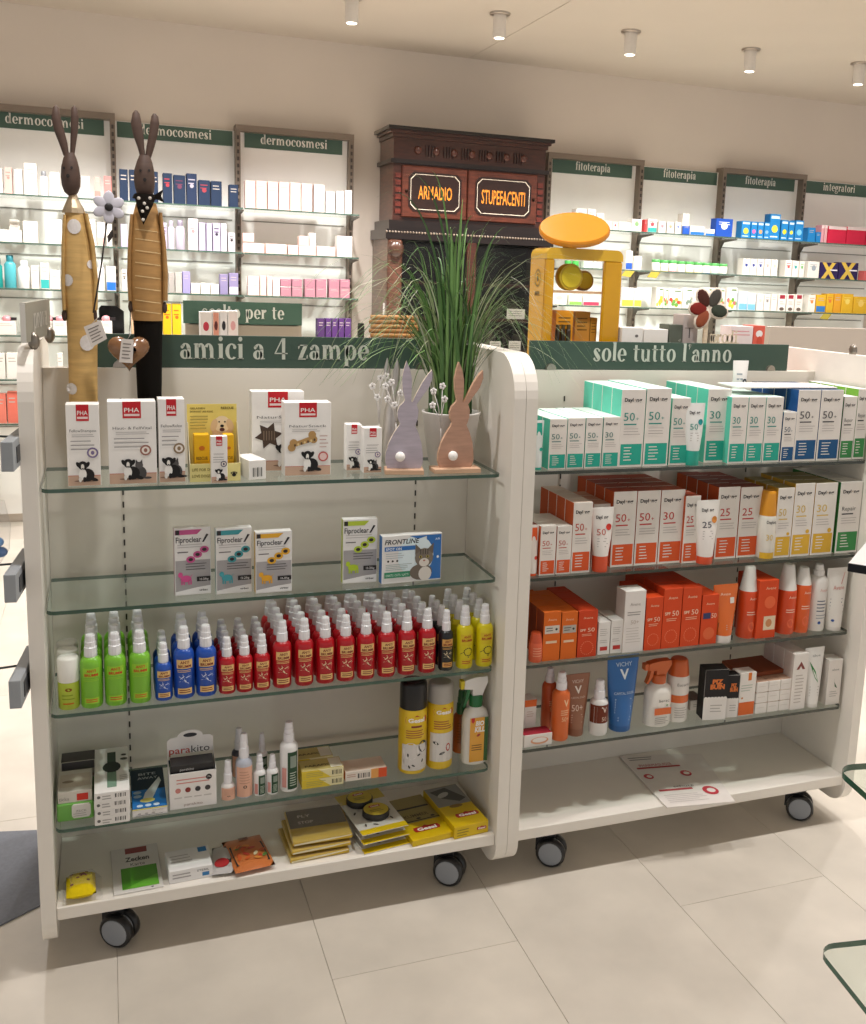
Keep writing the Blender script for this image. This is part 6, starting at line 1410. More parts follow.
row('C', b1, [(30.6, 39, 265.5, W_, 'white carton'), (40, 49, 262.5, W_, 'white carton with teal base', '3fb5b0'), (50.5, 60, 270, W_, 'white carton'), (88, 95, 268, W_, 'white carton'), (106, 116, 266, W_, 'white carton with blue base', '2a6fc8')])
for i, (a, c_) in enumerate(((-3, 16), (45.5, 52), (52.5, 67.5), (84, 97), (100, 112.5))):
    o = wbox(a, c_, 321, ZD, W_, 'low white carton topped by a pink bulb', 'fourth', b1)
    m_ = MB(); zt_ = max(v.co.z for v in o.data.vertices); m_.ball((0, .03, zt_ + .011), .024, 'e79aa0', 12, 8, (1, 1, .8)); part('pink_bulb', m_, M_PLAS, o)
    m_ = MB(); m_.box(.012, .05, .018, .042, zt_ + .004, zt_ + .02, '2a2224'); part('nozzle', m_, M_PLAS, o)
row('E', b1, [(-4, 5, 353, W_, 'white carton'), (6, 19, 353, 'ece6de', 'white carton'), (57, 63, 353, W_, 'white carton')])
row('F', b1, [(-5, 6, 394, 'dc7a68', 'salmon pink carton'), (6.6, 18.5, 392, 'd9705e', 'salmon pink carton'), (19, 31, 392, 'd9705e', 'salmon pink carton')])
NV = '1f2f48'
row('A', b2, [(119, 128, 169, NV, 'navy carton'), (129, 138, 169.5, NV, 'navy carton'), (153.5, 158.2, 171.5, NV, 'navy carton'), (162.6, 172.3, 173, NV, 'navy carton', None, 'a83a44'), (173.4, 185.6, 175, NV, 'navy carton', None, '6a3a50'), (186.3, 197, 173.4, '22304c', 'navy carton', None, 'b0a8b4'), (198.2, 210.2, 180, NV, 'navy carton', None, '9a3a44'), (210.8, 222, 181, NV, 'navy carton'), (229, 238.4, 184.5, NV, 'navy carton')])
LL = 'b8aec6'
row('B', b2, [(120.5, 127.5, 224, LL, 'pale lilac carton'), (162, 167, 222.5, LL, 'pale lilac carton', None, '3a3440'), (188, 198, 218.5, 'ecdcdc', 'pale pink carton', None, 'c98a8a'), (198.6, 205.6, 222.5, LL, 'pale lilac carton'), (206.2, 212.2, 223, LL, 'pale lilac carton'), (212.7, 220.6, 223, LL, 'pale lilac carton', None, '2a2630'), (221, 226.8, 223.5, 'ddd6dc', 'pale lilac carton'), (228, 235.4, 232.5, 'c9c2c6', 'small grey carton', None, '3a3638')])
wbottle(167.6, 174.8, 220.6, ZB, 'c2b9c4', 'silver bottle', 'second', b2, 'a89fae'); wbottle(175.5, 185.3, 220, ZB, 'b4acb8', 'silver bottle', 'second', b2, '8a8290')
row('C', b2, [(121.5, 127, 269, 'e4dcd0', 'cream carton', None, '3a3a3a'), (168.5, 174.5, 272.5, 'a8a29c', 'grey carton'), (175, 182, 272.5, 'b9b2ac', 'grey carton'), (182.4, 190.4, 271.5, '9a92c4', 'lilac carton'), (191, 200, 283, W_, 'low white carton'), (200.5, 210, 283, W_, 'low white carton'), (210.5, 219, 284, W_, 'low white carton'), (219.8, 228, 274, '8a80a4', 'muted purple carton'), (229, 238.5, 273, '8a80a4', 'muted purple carton', 'e4dede')])
row('D', b2, [(162.6, 171.6, 303.8, 'e0b21c', 'bright yellow carton', None, 'c8641c'), (172, 181.4, 303.8, 'e2b820', 'bright yellow carton', None, 'c8641c'), (131, 139, 312, 'd8b08c', 'tan carton')])
m_ = MB(); X, w, h = span(99, 124, 306, 330, ZD, WY + .1); m_.prism([(-w / 2, 0), (w / 2, 0), (w / 2, h * .82), (w * .2, h), (-w * .4, h), (-w / 2, h * .9)], 0, .03, '161416'); thing('black_display_card', m_, M_CARD, 'black display card standing behind the dotted rabbit', 'display', (X, WY + .1, ZD + .0008))
PP = 'e8c6bc'
row('A', b3, [(245, 255.7, 180.5, PP, 'pale pink carton'), (256, 267, 180.8, PP, 'pale pink carton'), (267.6, 278.4, 181.5, PP, 'pale pink carton'), (278.9, 289.7, 182, PP, 'pale pink carton'), (290.2, 301, 182.5, 'e8cdc4', 'pale pink carton'), (301.4, 312.6, 183.5, 'e8d2ca', 'pale pink carton'), (313.8, 325, 184.4, 'e6d6d0', 'pale pink carton', None, 'b9b0b8'), (325.7, 335, 191.5, 'f0eae6', 'white carton', None, 'c0b8bc'), (336.3, 344, 191, 'f0eae6', 'white carton'), (345, 352, 190, 'f0eae6', 'white carton')])
row('B', b3, [(243, 264.6, 243, 'e6c8be', 'low blush carton'), (265.6, 287, 244, 'e6c8be', 'low blush carton'), (288, 298.4, 245, 'e6c8be', 'low blush carton'), (298.8, 316, 246, 'e6ccc2', 'low blush carton'), (316.5, 335.5, 246.5, 'e6ccc2', 'low blush carton'), (337, 352.5, 236, 'f2e6e2', 'tall blush carton')])
hb2 = onY(270, 243, WY).z - ZB
wbox(243, 254.4, 233, ZB, 'e4c2b8', 'blush carton stacked on another', 'second', b3, z0=hb2, d=.06); wbox(299, 309, 236, ZB, 'e4c2b8', 'blush carton stacked on another', 'second', b3, z0=onY(306, 246, WY).z - ZB, d=.06); wbox(309.5, 316, 233, ZB, 'f2e6e0', 'blush carton stacked on another', 'second', b3, z0=onY(306, 246, WY).z - ZB, d=.06, mark='c0b0b4')
row('C', b3, [(248, 259.6, 286, 'e2c8be', 'blush carton'), (260, 266.5, 275.5, 'e2c8be', 'slim blush carton'), (267, 272.5, 276, 'e2c8be', 'slim blush carton'), (273, 280, 279, 'f0e4de', 'slim blush carton')])
hb3 = onY(254, 286, WY).z - ZC; wbox(248, 259.6, 276, ZC, 'e2c8be', 'blush carton stacked on another', 'third', b3, z0=hb3, d=.06)
for a, c_ in ((280.6, 291.4), (292, 302.4), (304.8, 315.6), (316, 326.6), (329, 339.6), (340, 350)):
    hh = onY(315, 287.6, WY).z - ZC
    wbox(a, c_, 287.3, ZC, 'b07c88', 'mauve carton in the lower tier', 'third', b3); wbox(a, c_, 279 if a < 330 else 279.4, ZC, 'a97684', 'mauve carton in the upper tier', 'third', b3, z0=hh)
row('D', b3, [(317.5, 325, 318.5, '4a2e5c', 'purple carton'), (325.5, 331.6, 318.5, '52306a', 'purple carton'), (332, 338, 318.5, '52306a', 'purple carton'), (338.5, 344.3, 318.5, '52306a', 'purple carton'), (344.8, 351.3, 318.5, '52306a', 'purple carton')])
# right hand bays
c1, c2, c3, c4 = 'first fitoterapia', 'second fitoterapia', 'third fitoterapia', 'integratori'
row('A', c1, [(558, 566, 214, W_, 'white carton'), (567, 575.6, 213.5, W_, 'white carton'), (576, 587, 208.5, W_, 'tall white carton', None, 'a8a4b0'), (587.5, 596, 209, W_, 'white carton with red top', None, 'c8384a'), (596.5, 604, 213, W_, 'white carton'), (605, 612, 221, W_, 'white carton'), (612.5, 618, 222, W_, 'white carton', None, 'a84a50'), (618.5, 631, 222, 'e6ebdf', 'pale green carton'), (631.5, 642, 219, W_, 'white carton with green mark', None, '8ab07a')])
row('B', c1, [(584, 593, 251.5, 'e8ece2', 'white carton'), (593.5, 602.5, 251.5, 'e8ece2', 'white carton'), (626, 633, 250.5, W_, 'white carton with blue band', '2f5ab0'), (634, 642, 256, W_, 'white carton')])
for a, c_ in ((566.5, 573), (574, 580.5)): wbottle(a, c_, 250, ZB, '4fae52', 'small green bottle with dark neck', 'second', c1, '26262a', neck=.7)
row('C', c1, [(551, 567, 293.5, W_, 'white carton', None, 'b9b4b0'), (569, 582, 295, 'e4ead8', 'pale green carton', '8ab85a'), (583, 599.5, 295.5, 'eadfd8', 'carton with red fruit picture', 'd0405a'), (622, 634, 287.5, W_, 'white carton with yellow base', 'e0cf4a'), (634.5, 642, 288, W_, 'white carton with yellow base', 'e0cf4a')])
row('A', c2, [(644.5, 647, 219.5, 'd8484a', 'narrow red carton'), (647.8, 657, 219, W_, 'white teal carton', '3aa8a0', 'c84a50'), (658.6, 666, 221.5, W_, 'white carton', None, 'c88a90'), (667, 674, 222, W_, 'white carton', None, 'd8a07a'), (675, 681.4, 222, W_, 'white carton', None, '7a8ac0'), (682.6, 689.6, 213.5, W_, 'tall white carton'), (690, 704.6, 226, W_, 'white and blue carton', '2a74c8'), (705, 714.6, 229, W_, 'white and blue carton', '2a74c8')])
row('A', c2, [(716, 733, 218.6, '1f4fae', 'royal blue carton', None, 'e8ecf4')])
row('A', c2, [(682.8, 689.8, 226, '2456b4', 'royal blue carton')], Y=WY - .02, d=.015)
JC = ['e0c87a', 'e4d06a', 'c8485a', 'e2c0c8', 'd8d47a', 'e0c87a', '5a7ab8', '8ac8b8', 'b8d0c0']
for i in range(9):
    a = 640 + (90 + 54 * i) / 6.4; c_ = a + 7.6
    X, w, h = span(a, c_, 259.5 + i * .55, 270, ZB, WY); r_ = w / 2
    m_ = MB(); m_.lathe([(r_ * .95, 0), (r_, .003), (r_, h * .68), (r_ * .9, h * .74)], [JC[i], 'ece8dc', 'ece8dc'], 14); o = thing('supplement_jar', m_, M_PLAS, wlab('small white jar with green lid', 'second', c2), 'jar', (X, WY + r_, ZB + .0008), group='green lidded jars')
    m_ = MB(); m_.lathe([(r_ * .98, h * .74), (r_, h * .78), (r_, h * .97), (r_ * .9, h)], '58a85a', 14); part('lid', m_, M_PLAS, o)
def fruit(cs):
    def draw(m_, w, h):
        rg_ = random.Random(len(cs)); m_.rect(-w * .1, w * .4, h * .86, h * .93, '5a7a4a')
        for k in range(9): m_.ell(w * rg_.uniform(-.35, .35), h * rg_.uniform(.12, .5), w * .14, h * .1, cs[k % len(cs)])
    return draw
row('C', c2, [(656.4, 663.6, 287, W_, 'white carton with yellow fruit'), ], draw=fruit(['d8a83a', 'e0c040']))
row('C', c2, [(664, 668.6, 288.5, W_, 'slim white carton'), (669, 682.4, 289, W_, 'white carton with red green fruit')], draw=fruit(['c8483a', '6aa04a', 'd8a04a']))
row('C', c2, [(683, 693, 288, W_, 'white carton with grey leaf'), (693.6, 703, 288.5, W_, 'white carton with grey leaf'), (703.6, 717, 287.5, W_, 'white carton with green band', 'a8c88a')], draw=fruit(['7a8a7a', 'c9d0c4']))
row('C', c2, [(718.5, 725, 288.5, W_, 'white carton with fruit')], draw=fruit(['d86a6a', 'c8c040', '6aa04a']))
BB = '1f7fc0'
def vit(c_):
    return lambda m_, w, h: [m_.ell(0, h * .42, w * .3, min(w * .3, h * .3), c_), m_.rect(-w * .4, w * .4, h * .82, h * .93, 'cfe4f2'), m_.lines(-w * .4, w * .4, h * .14, 1, .01, h * .05, 'cfe4f2')]
Z, nm = S_['A']
for a, c_, t_, cl in ((741.6, 750.8, 221, 'c8cf4a'), (751.2, 757.4, 221.5, 'd86aa0'), (757.8, 764, 222, 'd89a6a'), (764.4, 769.8, 222.3, '8ab0d8'), (770.2, 780.8, 214, 'e0d84a'), (781.4, 788.6, 220, 'e0cf3a'), (789, 794.8, 221, 'e0d84a'), (795.4, 804, 220.3, '7ac0e0')):
    wbox(a, c_, t_, Z, BB, 'bright blue vitamin carton with coloured disc' if a > 740 else 'pale carton beside the vitamin cartons', nm, c3, draw=vit(cl))
row('B', c3, [(743, 750, 258.5, W_, 'white carton with navy emblem', None, '3a4a8a'), (750.4, 757, 258.7, W_, 'white carton with navy emblem', None, '3a4a8a'), (757.4, 764, 259, W_, 'white carton with navy emblem', None, '3a4a8a'), (764.6, 771, 259, W_, 'white carton', None, 'd8a8a0'), (771.4, 778, 259.4, W_, 'white carton', None, 'e0c0b0'), (785.4, 792, 260, W_, 'white carton with coloured emblem', None, 'c85a5a'), (792.6, 799, 260.6, W_, 'white carton with coloured emblem', None, '3aa0a0'), (799.6, 804.6, 261, W_, 'white carton with coloured emblem', None, '5ab05a')])
row('C', c3, [(727, 737.6, 287.6, W_, 'white carton with fruit')], draw=fruit(['d86a6a', 'c8c040', '6aa04a']))
row('C', c3, [(739.2, 747.6, 291.5, 'dfe9f0', 'pale blue carton', '7ab8dc'), (748, 756, 293, 'dfe9f0', 'pale blue carton', '7ab8dc'), (757, 764, 294, W_, 'white carton', None, 'd8c8b8'), (764.4, 770.6, 294.4, W_, 'white carton', None, '8a8684'), (771.4, 777.6, 294, W_, 'white carton')])
def drl(m_, w, h): m_.rect(-w * .34, w * .34, h * .74, h * .96, '9a2a3a'); m_.lines(-w * .3, w * .3, h * .58, 2, h * .12, h * .04, 'a8a09c'); m_.ell(0, h * .14, w * .3, h * .1, '6a5a50')
for a, c_ in ((778.2, 786.2), (787, 794.6), (795.4, 803)): wbox(a, c_, 294.3, ZC, W_, 'white carton with dark red label', 'third', c3, draw=drl)
row('A', c4, [(808, 815.6, 227.5, BB, 'bright blue carton'), (816, 821, 232, BB, 'bright blue carton')])
row('A', c4, [(821.4, 824.4, 225, 'e0a0a8', 'slim pink carton'), (824.8, 827.6, 225, 'e6b0b4', 'slim pink carton'), (828.4, 846.4, 226.4, 'd8284a', 'crimson carton with white top', 'd8284a'), (847, 866, 227, 'd8284a', 'crimson carton with white top'), (866.5, 884, 228, 'd8284a', 'crimson carton with white top')], draw=lambda m_, w, h: m_.rect(-w * .5, w * .5, h * .82, h, 'f0dcdc'))
row('B', c4, [(808, 819.6, 261.4, W_, 'white carton with small writing', None, '9aa4ac')])
def xbox(m_, w, h):
    m_.pg([(-w * .42, 0), (-w * .2, 0), (w * .36, h), (w * .14, h)], 'd8b850'); m_.pg([(w * .14, 0), (w * .36, 0), (-w * .2, h), (-w * .42, h)], 'd8b850'); m_.rect(w * .05, w * .45, h * .5, h * .58, 'e8e4ec')
for a, c_ in ((820.2, 838.4), (839, 858.4)): wbox(a, c_, 262.5, ZB, '2c2050', 'dark purple carton with a yellow cross', 'second', c4, draw=xbox)
row('B', c4, [(864, 880, 271, 'd86a6a', 'low red carton')])
YW = 'dcae2c'
row('C', c4, [(808.4, 815.6, 294.8, W_, 'white carton with orange edge', None, 'd88a4a'), (816.4, 826, 294.6, YW, 'yellow carton', '3a7ac0'), (826.8, 833.6, 293.6, YW, 'yellow carton', None, 'd8743a'), (834.2, 841.4, 293.6, 'e0a02c', 'yellow carton'), (842, 853.4, 293.8, YW, 'yellow carton', None, 'e8d06a'), (854, 868, 296.6, YW, 'yellow carton', None, 'e8c86a')])
# shelf talkers hanging from the glass edges
for (x, y, Z, lb) in ((654, 271.5, ZB, 'yellow shelf tag hanging below the green lidded jars'), (826, 313, ZC, 'yellow shelf tag hanging below the yellow cartons'), (628, 271, ZB, 'yellow shelf tag beside the yellow tower display')):
    p = onY(x, y, SHF - .004); m_ = MB(); m_.add([(-.05, 0, -.012), (.02, 0, -.018), (.05, 0, .022), (-.02, 0, .024), (-.05, .002, -.012), (.02, .002, -.018), (.05, .002, .022), (-.02, .002, .024)], [(0, 1, 2, 3), (7, 6, 5, 4), (0, 4, 5, 1), (1, 5, 6, 2), (2, 6, 7, 3), (3, 7, 4, 0)], 'b0a040'); thing('shelf_tag', m_, M_CARD, lb, 'tag', (p.x, SHF - .004, Z - .03))

# ================================================================== ANTIQUE CABINET
CY = 3.97
DW, DW2, DK, DR = '3f1e14', '552819', '170d0a', '5c2318'
def CP(x, y, Y=CY): p = onY(370 + x / 4.558, 120 + y / 4.558, Y); return p.x, p.z
xl, _ = CP(105, 300); xr, _ = CP(795, 300)
r = root('antique_cabinet', 'dark carved antique cabinet lettered ARMADIO STUPEFACENTI', 'cabinet', ((xl + xr) / 2, CY + .2, 0))
zc_t = CP(95, 25)[1]; zc_b = CP(110, 72)[1]; zf_b = CP(110, 185)[1]; zd_t = CP(140, 200)[1]; zd_b = CP(140, 442)[1]; zl_b = CP(110, 520)[1]
BKY = WALL_Y - .012
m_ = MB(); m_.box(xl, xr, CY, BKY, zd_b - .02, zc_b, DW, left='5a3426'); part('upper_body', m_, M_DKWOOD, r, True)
m_ = MB()
for k, (o_, z0, z1) in enumerate(((.01, zc_b - .005, zc_b + .02), (.025, zc_b + .02, zc_t - .02), (.042, zc_t - .02, zc_t))): m_.box(xl - o_, xr + o_, CY - o_, BKY, z0, z1, DW if k < 2 else DK, top=DK)
part('cornice', m_, M_DKWOOD, r, True)
m_ = MB(); m_.box(xl - .02, xr + .02, CY - .022, BKY, zf_b - .012, zf_b + .012, DK); part('moulding', m_, M_DKWOOD, r, True)
zm = (zc_b + zf_b) / 2
for k in range(7):
    x = xl + .15 + k * (xr - xl - .3) / 6
    m_ = MB(); m_.ball((x, CY - .004, zm), .024, DW2, 12, 8, (1, .6, 1)); part('rosette', m_, M_DKWOOD, r, True)
    if k < 6:
        for q in range(4):
            m_ = MB(); xx = x + .048 + q * .018; m_.box(xx, xx + .009, CY - .010, CY + .002, zm - .032, zm + .032, '2c150e'); part('flute', m_, M_DKWOOD, r, True)
for xx in (xl + .03, xr - .03):
    z = zd_b + .02
    while z < zf_b - .06:
        m_ = MB(); m_.box(xx - .018, xx + .018, CY - .008, CY + .002, z, z + .028, DR); part('carved_block', m_, M_DKWOOD, r, True); z += .042
def cab_door(a, c_, word, tx, tz, th, tw):
    x0 = CP(a, 320)[0]; x1 = CP(c_, 320)[0]
    m_ = MB(); m_.cbox(x0 + .003, x1 - .003, CY - .022, CY - .0005, zd_b, zf_b - .022, DW2, .006); d_ = part('door', m_, M_DKWOOD, r, True)
    w = x1 - x0; cx = (x0 + x1) / 2; cz = (zd_b + zf_b - .02) / 2; hw, hh = w * .40, (zf_b - .02 - zd_b) * .38; q = .03
    oc = lambda s: [(cx - hw - s + q, cz - hh - s), (cx + hw + s - q, cz - hh - s), (cx + hw + s, cz - hh - s + q), (cx + hw + s, cz + hh + s - q), (cx + hw + s - q, cz + hh + s), (cx - hw - s + q, cz + hh + s), (cx - hw - s, cz + hh + s - q), (cx - hw - s, cz - hh - s + q)]
    m_ = MB(); m_.prism(oc(0), CY - .026, CY - .0222, '241009'); pl = part('door_panel', m_, M_DKWOOD, d_)
    m_ = MB(); O, I = oc(-.012), oc(-.0155); vs = [(x, CY - .0268, z) for x, z in O + I]; m_.add(vs, [(i, (i + 1) % 8, 8 + (i + 1) % 8, 8 + i) for i in range(8)], 'd8ccb8'); part('gilt_line', m_, M_CARD, d_)
    m_ = MB(); m_.text(word, 0, 0, th, 'e08a2c', w=tw, bold=.012); m_.xf(Matrix.Translation((cx, CY - .0264, cz - th * .5))); part('lettering', m_, M_CARD, d_)
    m_ = MB(); m_.ball((x1 - .03 if word == 'STUPEFACENTI' else x0 + .03, CY - .026, cz), .010, '2a1c12', 8, 6); part('knob', m_, M_METAL, d_)
cab_door(140, 440, 'ARMADIO', 0, 0, .08, .215); cab_door(441, 760, 'STUPEFACENTI', 0, 0, .088, .29)
m_ = MB(); m_.box(xl - .03, xr + .03, CY - .035, BKY, zd_b - .075, zd_b - .021, DK); m_.box(xl - .055, xr + .055, CY - .06, BKY, zl_b - .03, zd_b - .0752, DK); part('ledge', m_, M_DKWOOD, r, True)
m_ = MB(); n = 60
for k in range(n): m_.ball((xl - .05 + (xr - xl + .10) * k / (n - 1), CY - .062, zl_b + .012), .007, '8a7a6a', 6, 4)
part('bead_trim', m_, M_DKWOOD, r, True)['kind'] = 'stuff'
x0, x1 = xl - .04, xr + .04; YL = CY - .045
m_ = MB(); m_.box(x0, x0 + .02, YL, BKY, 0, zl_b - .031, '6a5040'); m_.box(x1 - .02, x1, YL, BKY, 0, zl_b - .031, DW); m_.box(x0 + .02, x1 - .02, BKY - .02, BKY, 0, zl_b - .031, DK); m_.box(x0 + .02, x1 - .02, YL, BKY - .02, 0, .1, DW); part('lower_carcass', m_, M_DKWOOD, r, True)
for xx in (x0, x1 - .09):
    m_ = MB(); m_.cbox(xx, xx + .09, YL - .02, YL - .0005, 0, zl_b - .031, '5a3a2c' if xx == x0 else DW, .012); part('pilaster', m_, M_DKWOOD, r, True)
    m_ = MB(); m_.ball((xx + .045, YL - .03, zl_b - .09), .05, '4a3024', 12, 8, (1, .7, 1.1)); part('carved_capital', m_, M_DKWOOD, r, True)
zs_ = [onY(470, 350, CY).z, onY(470, 318, CY).z, onY(470, 283, CY).z]
for z in zs_:
    m_ = MB(); m_.box(x0 + .021, x1 - .021, YL + .02, BKY - .021, z - .018, z, '3a2016'); part('shelf', m_, M_DKWOOD, r, True)
m_ = MB(); m_.box((x0 + x1) / 2 - .03, (x0 + x1) / 2 + .03, YL - .015, YL + .01, .1, zl_b - .031, DW); part('centre_post', m_, M_DKWOOD, r, True)
m_ = MB(); m_.box(x0 + .091, (x0 + x1) / 2 - .031, YL + .002, YL + .006, .1, zl_b - .032, 'ffffff'); m2 = MB(); m2.box((x0 + x1) / 2 + .031, x1 - .091, YL + .002, YL + .006, .1, zl_b - .032, 'ffffff')
part('glass_pane', m_, M_PANE, r, True); part('glass_pane', m2, M_PANE, r, True)
# jars and paper labels inside
for i, (x, y, z) in enumerate(((492, 345, 0), (506, 345, 0), (519, 346, 0), (488, 316, 1), (500, 316, 1), (514, 316, 1), (401, 312, 1), (412, 312, 1))):
    p = onY(x, y, CY + .06); z = zs_[z]
    m_ = MB(); m_.lathe([(.03, 0), (.034, .004), (.034, .085), (.024, .10)], ['6a6258', '4a4640', '7a7468'][i % 3], 14); o = thing('apothecary_jar', m_, M_PLAS, f'old apothecary jar inside the antique cabinet, {ORD[i]} listed from lower shelf', 'jar', (p.x, CY + .10, z + .0008), group='cabinet jars')
    o['label'] = 'old apothecary jar behind the cabinet glass, ' + ('lower shelf, left of three', 'lower shelf, middle of three', 'lower shelf, right of three', 'upper shelf right side, first of three', 'upper shelf right side, second of three', 'upper shelf right side, third of three', 'upper shelf left side, outer', 'upper shelf left side, inner')[i]
    m_ = MB(); m_.lathe([(.027, .1), (.03, .104), (.03, .12), (.01, .126)], '3a3632', 14); part('stopper', m_, M_PLAS, o)
for x0_, x1_, y0_, y1_, lb in ((507, 525, 305, 315, 'white paper label card in the antique cabinet, upper right'), (490, 501, 334.5, 343.5, 'small white label card on the lower cabinet shelf, left'), (509, 521, 334.5, 344, 'small white label card on the lower cabinet shelf, right'), (383, 399, 301, 314, 'white label card at the left side of the antique cabinet')):
    p = onY((x0_ + x1_) / 2, y1_, YL + .04); X, w, h = span(x0_, x1_, y0_, y1_, p.z, YL + .04)
    zb_ = min(zs_, key=lambda q: abs(q - p.z)); m_ = MB(); m_.box(-w / 2, w / 2, 0, .003, 0, h, 'd8d4cc'); o = thing('label_card', m_, M_CARD, lb, 'card', (X, YL + .04, zb_ + .0008), group='cabinet label cards')
    p_ = MB(); p_.lines(-w * .4, w * .4, h * .8, 3, h * .22, h * .06, '8a8680'); part('print', p_, M_CARD, o)

# ================================================================== GOODS BEHIND THE GONDOLAS
# yellow tower display with a tilted disc on the rear shelf of the sunscreen gondola
TYf, TYb = .41, .52
def TP(x, y, Y=TYf): p = onY(540 + x / 6.4, 190 + y / 6.4, Y); return p.x, p.z
X0 = onY(545, 300, TYf).x; X1 = onY(621, 300, TYf).x; ZT = onY(576, 248.5, TYf).z; Zb = R1
r = root('tower_display', 'yellow acrylic tower display with a tilted round disc on top', 'display', ((X0 + X1) / 2, TYf, Zb))
YA = 'd9a018'
wl = onY(553.5, 300, TYf).x; wr = onY(603, 300, TYf).x
for a, c_ in ((X0, wl), (wr, X1)):
    m_ = MB(); m_.cbox(a, c_, TYf, TYf + .012, Zb + .0008, ZT - .03, YA, .004); part('front_panel', m_, M_AMBER, r, True)
def rtop(y0, y1):
    P = [(X0, ZT - .03), (X1, ZT - .03)] + [(X1 - .02 + .02 * math.cos(a * math.pi / 12), ZT - .02 + .02 * math.sin(a * math.pi / 12)) for a in range(7)] + [(X0 + .02 - .02 * math.sin(a * math.pi / 12), ZT - .02 + .02 * math.cos(a * math.pi / 12)) for a in range(7)]
    return P
m_ = MB(); m_.prism(rtop(0, 0), TYf, TYb, 'dcae2c'); part('top_cap', m_, M_AMBER, r, True)
m_ = MB(); m_.box(X0, X0 + .006, TYf + .013, TYb, Zb + .0008, ZT - .031, YA); part('side_wall', m_, M_AMBER, r, True)
m_ = MB(); m_.box(X1 - .006, X1, TYf + .013, TYb, Zb + .0008, ZT - .031, YA); part('side_wall', m_, M_AMBER, r, True)
zsh = [onY(576, 291, TYf + .04).z, onY(576, 336, TYf + .04).z - .02]
for z in zsh:
    m_ = MB(); m_.box(X0 + .007, X1 - .007, TYf + .014, TYb, z - .006, z, 'e0b48a'); part('shelf', m_, M_AMBER, r, True)
cx, cz = TP(250, 258); rx = (TP(468, 258)[0] - TP(38, 258)[0]) / 2 * .98
m_ = MB(); m_.lathe([(rx * .96, -.009), (rx, -.004), (rx, .004), (rx * .96, .009)], 'dd8f1a', 40); m_.xf(Matrix.Translation((cx + .012, TYf + .055, ZT + .052)) @ Matrix.Rotation(-.22, 4, 'Y') @ Matrix.Rotation(math.radians(25), 4, 'X') ); part('disc', m_, M_AMBER, r, True)
m_ = MB(); m_.lathe([(.02, ZT - .001), (.014, ZT + .045)], 'c98a1a', 14, cx=cx, cy=TYf + .055); part('disc_stem', m_, M_AMBER, r, True)
p_ = MB(); ex, ez = (X0 + wl) / 2, onY(542, 278, TYf).z
for q in range(24):
    a = q * math.pi / 12; p_.ell(ex + .018 * math.cos(a), ez + .022 * math.sin(a), .0022, .0022, '5a4a1c', n=6); p_.lay -= .00007
p_.nxt(); p_.ell(ex, ez - .002, .006, .008, '5a4a1c'); p_.ell(ex, ez + .010, .004, .003, '5a4a1c'); p_.text('APISTE', ex, ez - .047, .011, '4a3a18', w=.034, bold=.03); p_.v = [(X0 - .0006 + y, TYb - .012 - (x - ex + .03) * 1.15 if False else TYf + .055 + (ex - x) * 1.0, z) for x, y, z in p_.v]; part('emblem', p_, M_CARD, r, True)
def ytin(x, y, rp, Y, col, lb):
    p = onY(x, y, Y); r_ = onY(x + rp, y, Y).x - p.x; z = zsh[0] + .0008
    m_ = MB(); m_.lathe([(r_, -.012), (r_ * 1.0, .010), (r_ * .94, .013)], col, 28); m_.xf(Matrix.Translation((0, 0, r_)) @ Matrix.Rotation(math.pi / 2, 4, 'X')); o = thing('round_tin', m_, M_METAL if False else M_PLAS, lb, 'tin', (p.x, Y, z), group='round tins')
    m_ = MB(); m_.lathe([(r_ * .8, .0135), (r_ * .78, .0145)], 'c9b02a', 24); m_.xf(Matrix.Translation((0, 0, r_)) @ Matrix.Rotation(math.pi / 2, 4, 'X')); part('lid_label', m_, M_CARD, o)
ytin(569, 278, 12, TYf + .032, 'b89a1e', 'round olive yellow tin in front inside the yellow tower'); ytin(583, 280, 9, TYf + .07, 'a87a1a', 'round darker amber tin behind the other in the yellow tower')
def honey(m_, w, h): m_.lines(-w * .36, w * .36, h * .8, 4, h * .12, h * .04, '7a5a1e')
for a, c_, t_, col, lb, Y_ in ((556, 573, 311, 'd8901c', 'amber honey box on the lower shelf of the yellow tower', .03), (575, 590, 312, 'c08a3a', 'brown honey box on the lower shelf of the yellow tower', .05), (590.5, 597, 318, 'b8862e', 'narrow brown honey box on the lower shelf of the yellow tower', .05)):
    X, w, h = span(a, c_, t_, 335, zsh[1], TYf + Y_); carton('honey_box', w, h, .05, col, lb, 'carton', (X, TYf + Y_, zsh[1] + .0008), honey)
for i, (a, c_) in enumerate(((556, 560.5), (561.5, 566), (567, 571.5))):
    X, w, h = span(a, c_, 325, 336, zsh[1], TYf + .016); m_ = MB(); m_.lathe([(.006, 0), (.0065, .002), (.0065, h * .7), (.004, h * .75)], '2a2016', 10); o = thing('small_vial', m_, M_PLAS, ('left', 'middle', 'right')[i] + ' small dark vial on the lower shelf of the yellow tower', 'vial', (X, TYf + .021, zsh[1] + .0008)); m_ = MB(); m_.lathe([(.0055, h * .75), (.0055, h)], '4a3a1a', 10); part('cap', m_, M_PLAS, o)
RY_ = .40
def rear(x0, x1, yt, col, label, cat='carton', name='rear_shelf_carton', draw=None, d=.06, Y=RY_, **k):
    X, w, h = span(x0, x1, yt, 340, R1, Y); return carton(name, w, h, d, col, label, cat, (X, Y, R1 + .0008), draw, 0, **k)
rear(622, 643, 328, 'e6e2dc', 'low white carton right of the yellow tower', draw=lambda m_, w, h: m_.ell(w * .2, h * .93, w * .08, w * .06, '6a6664'))
rear(644, 668, 329.5, 'e4dfd8', 'low white carton left of the grey green box')
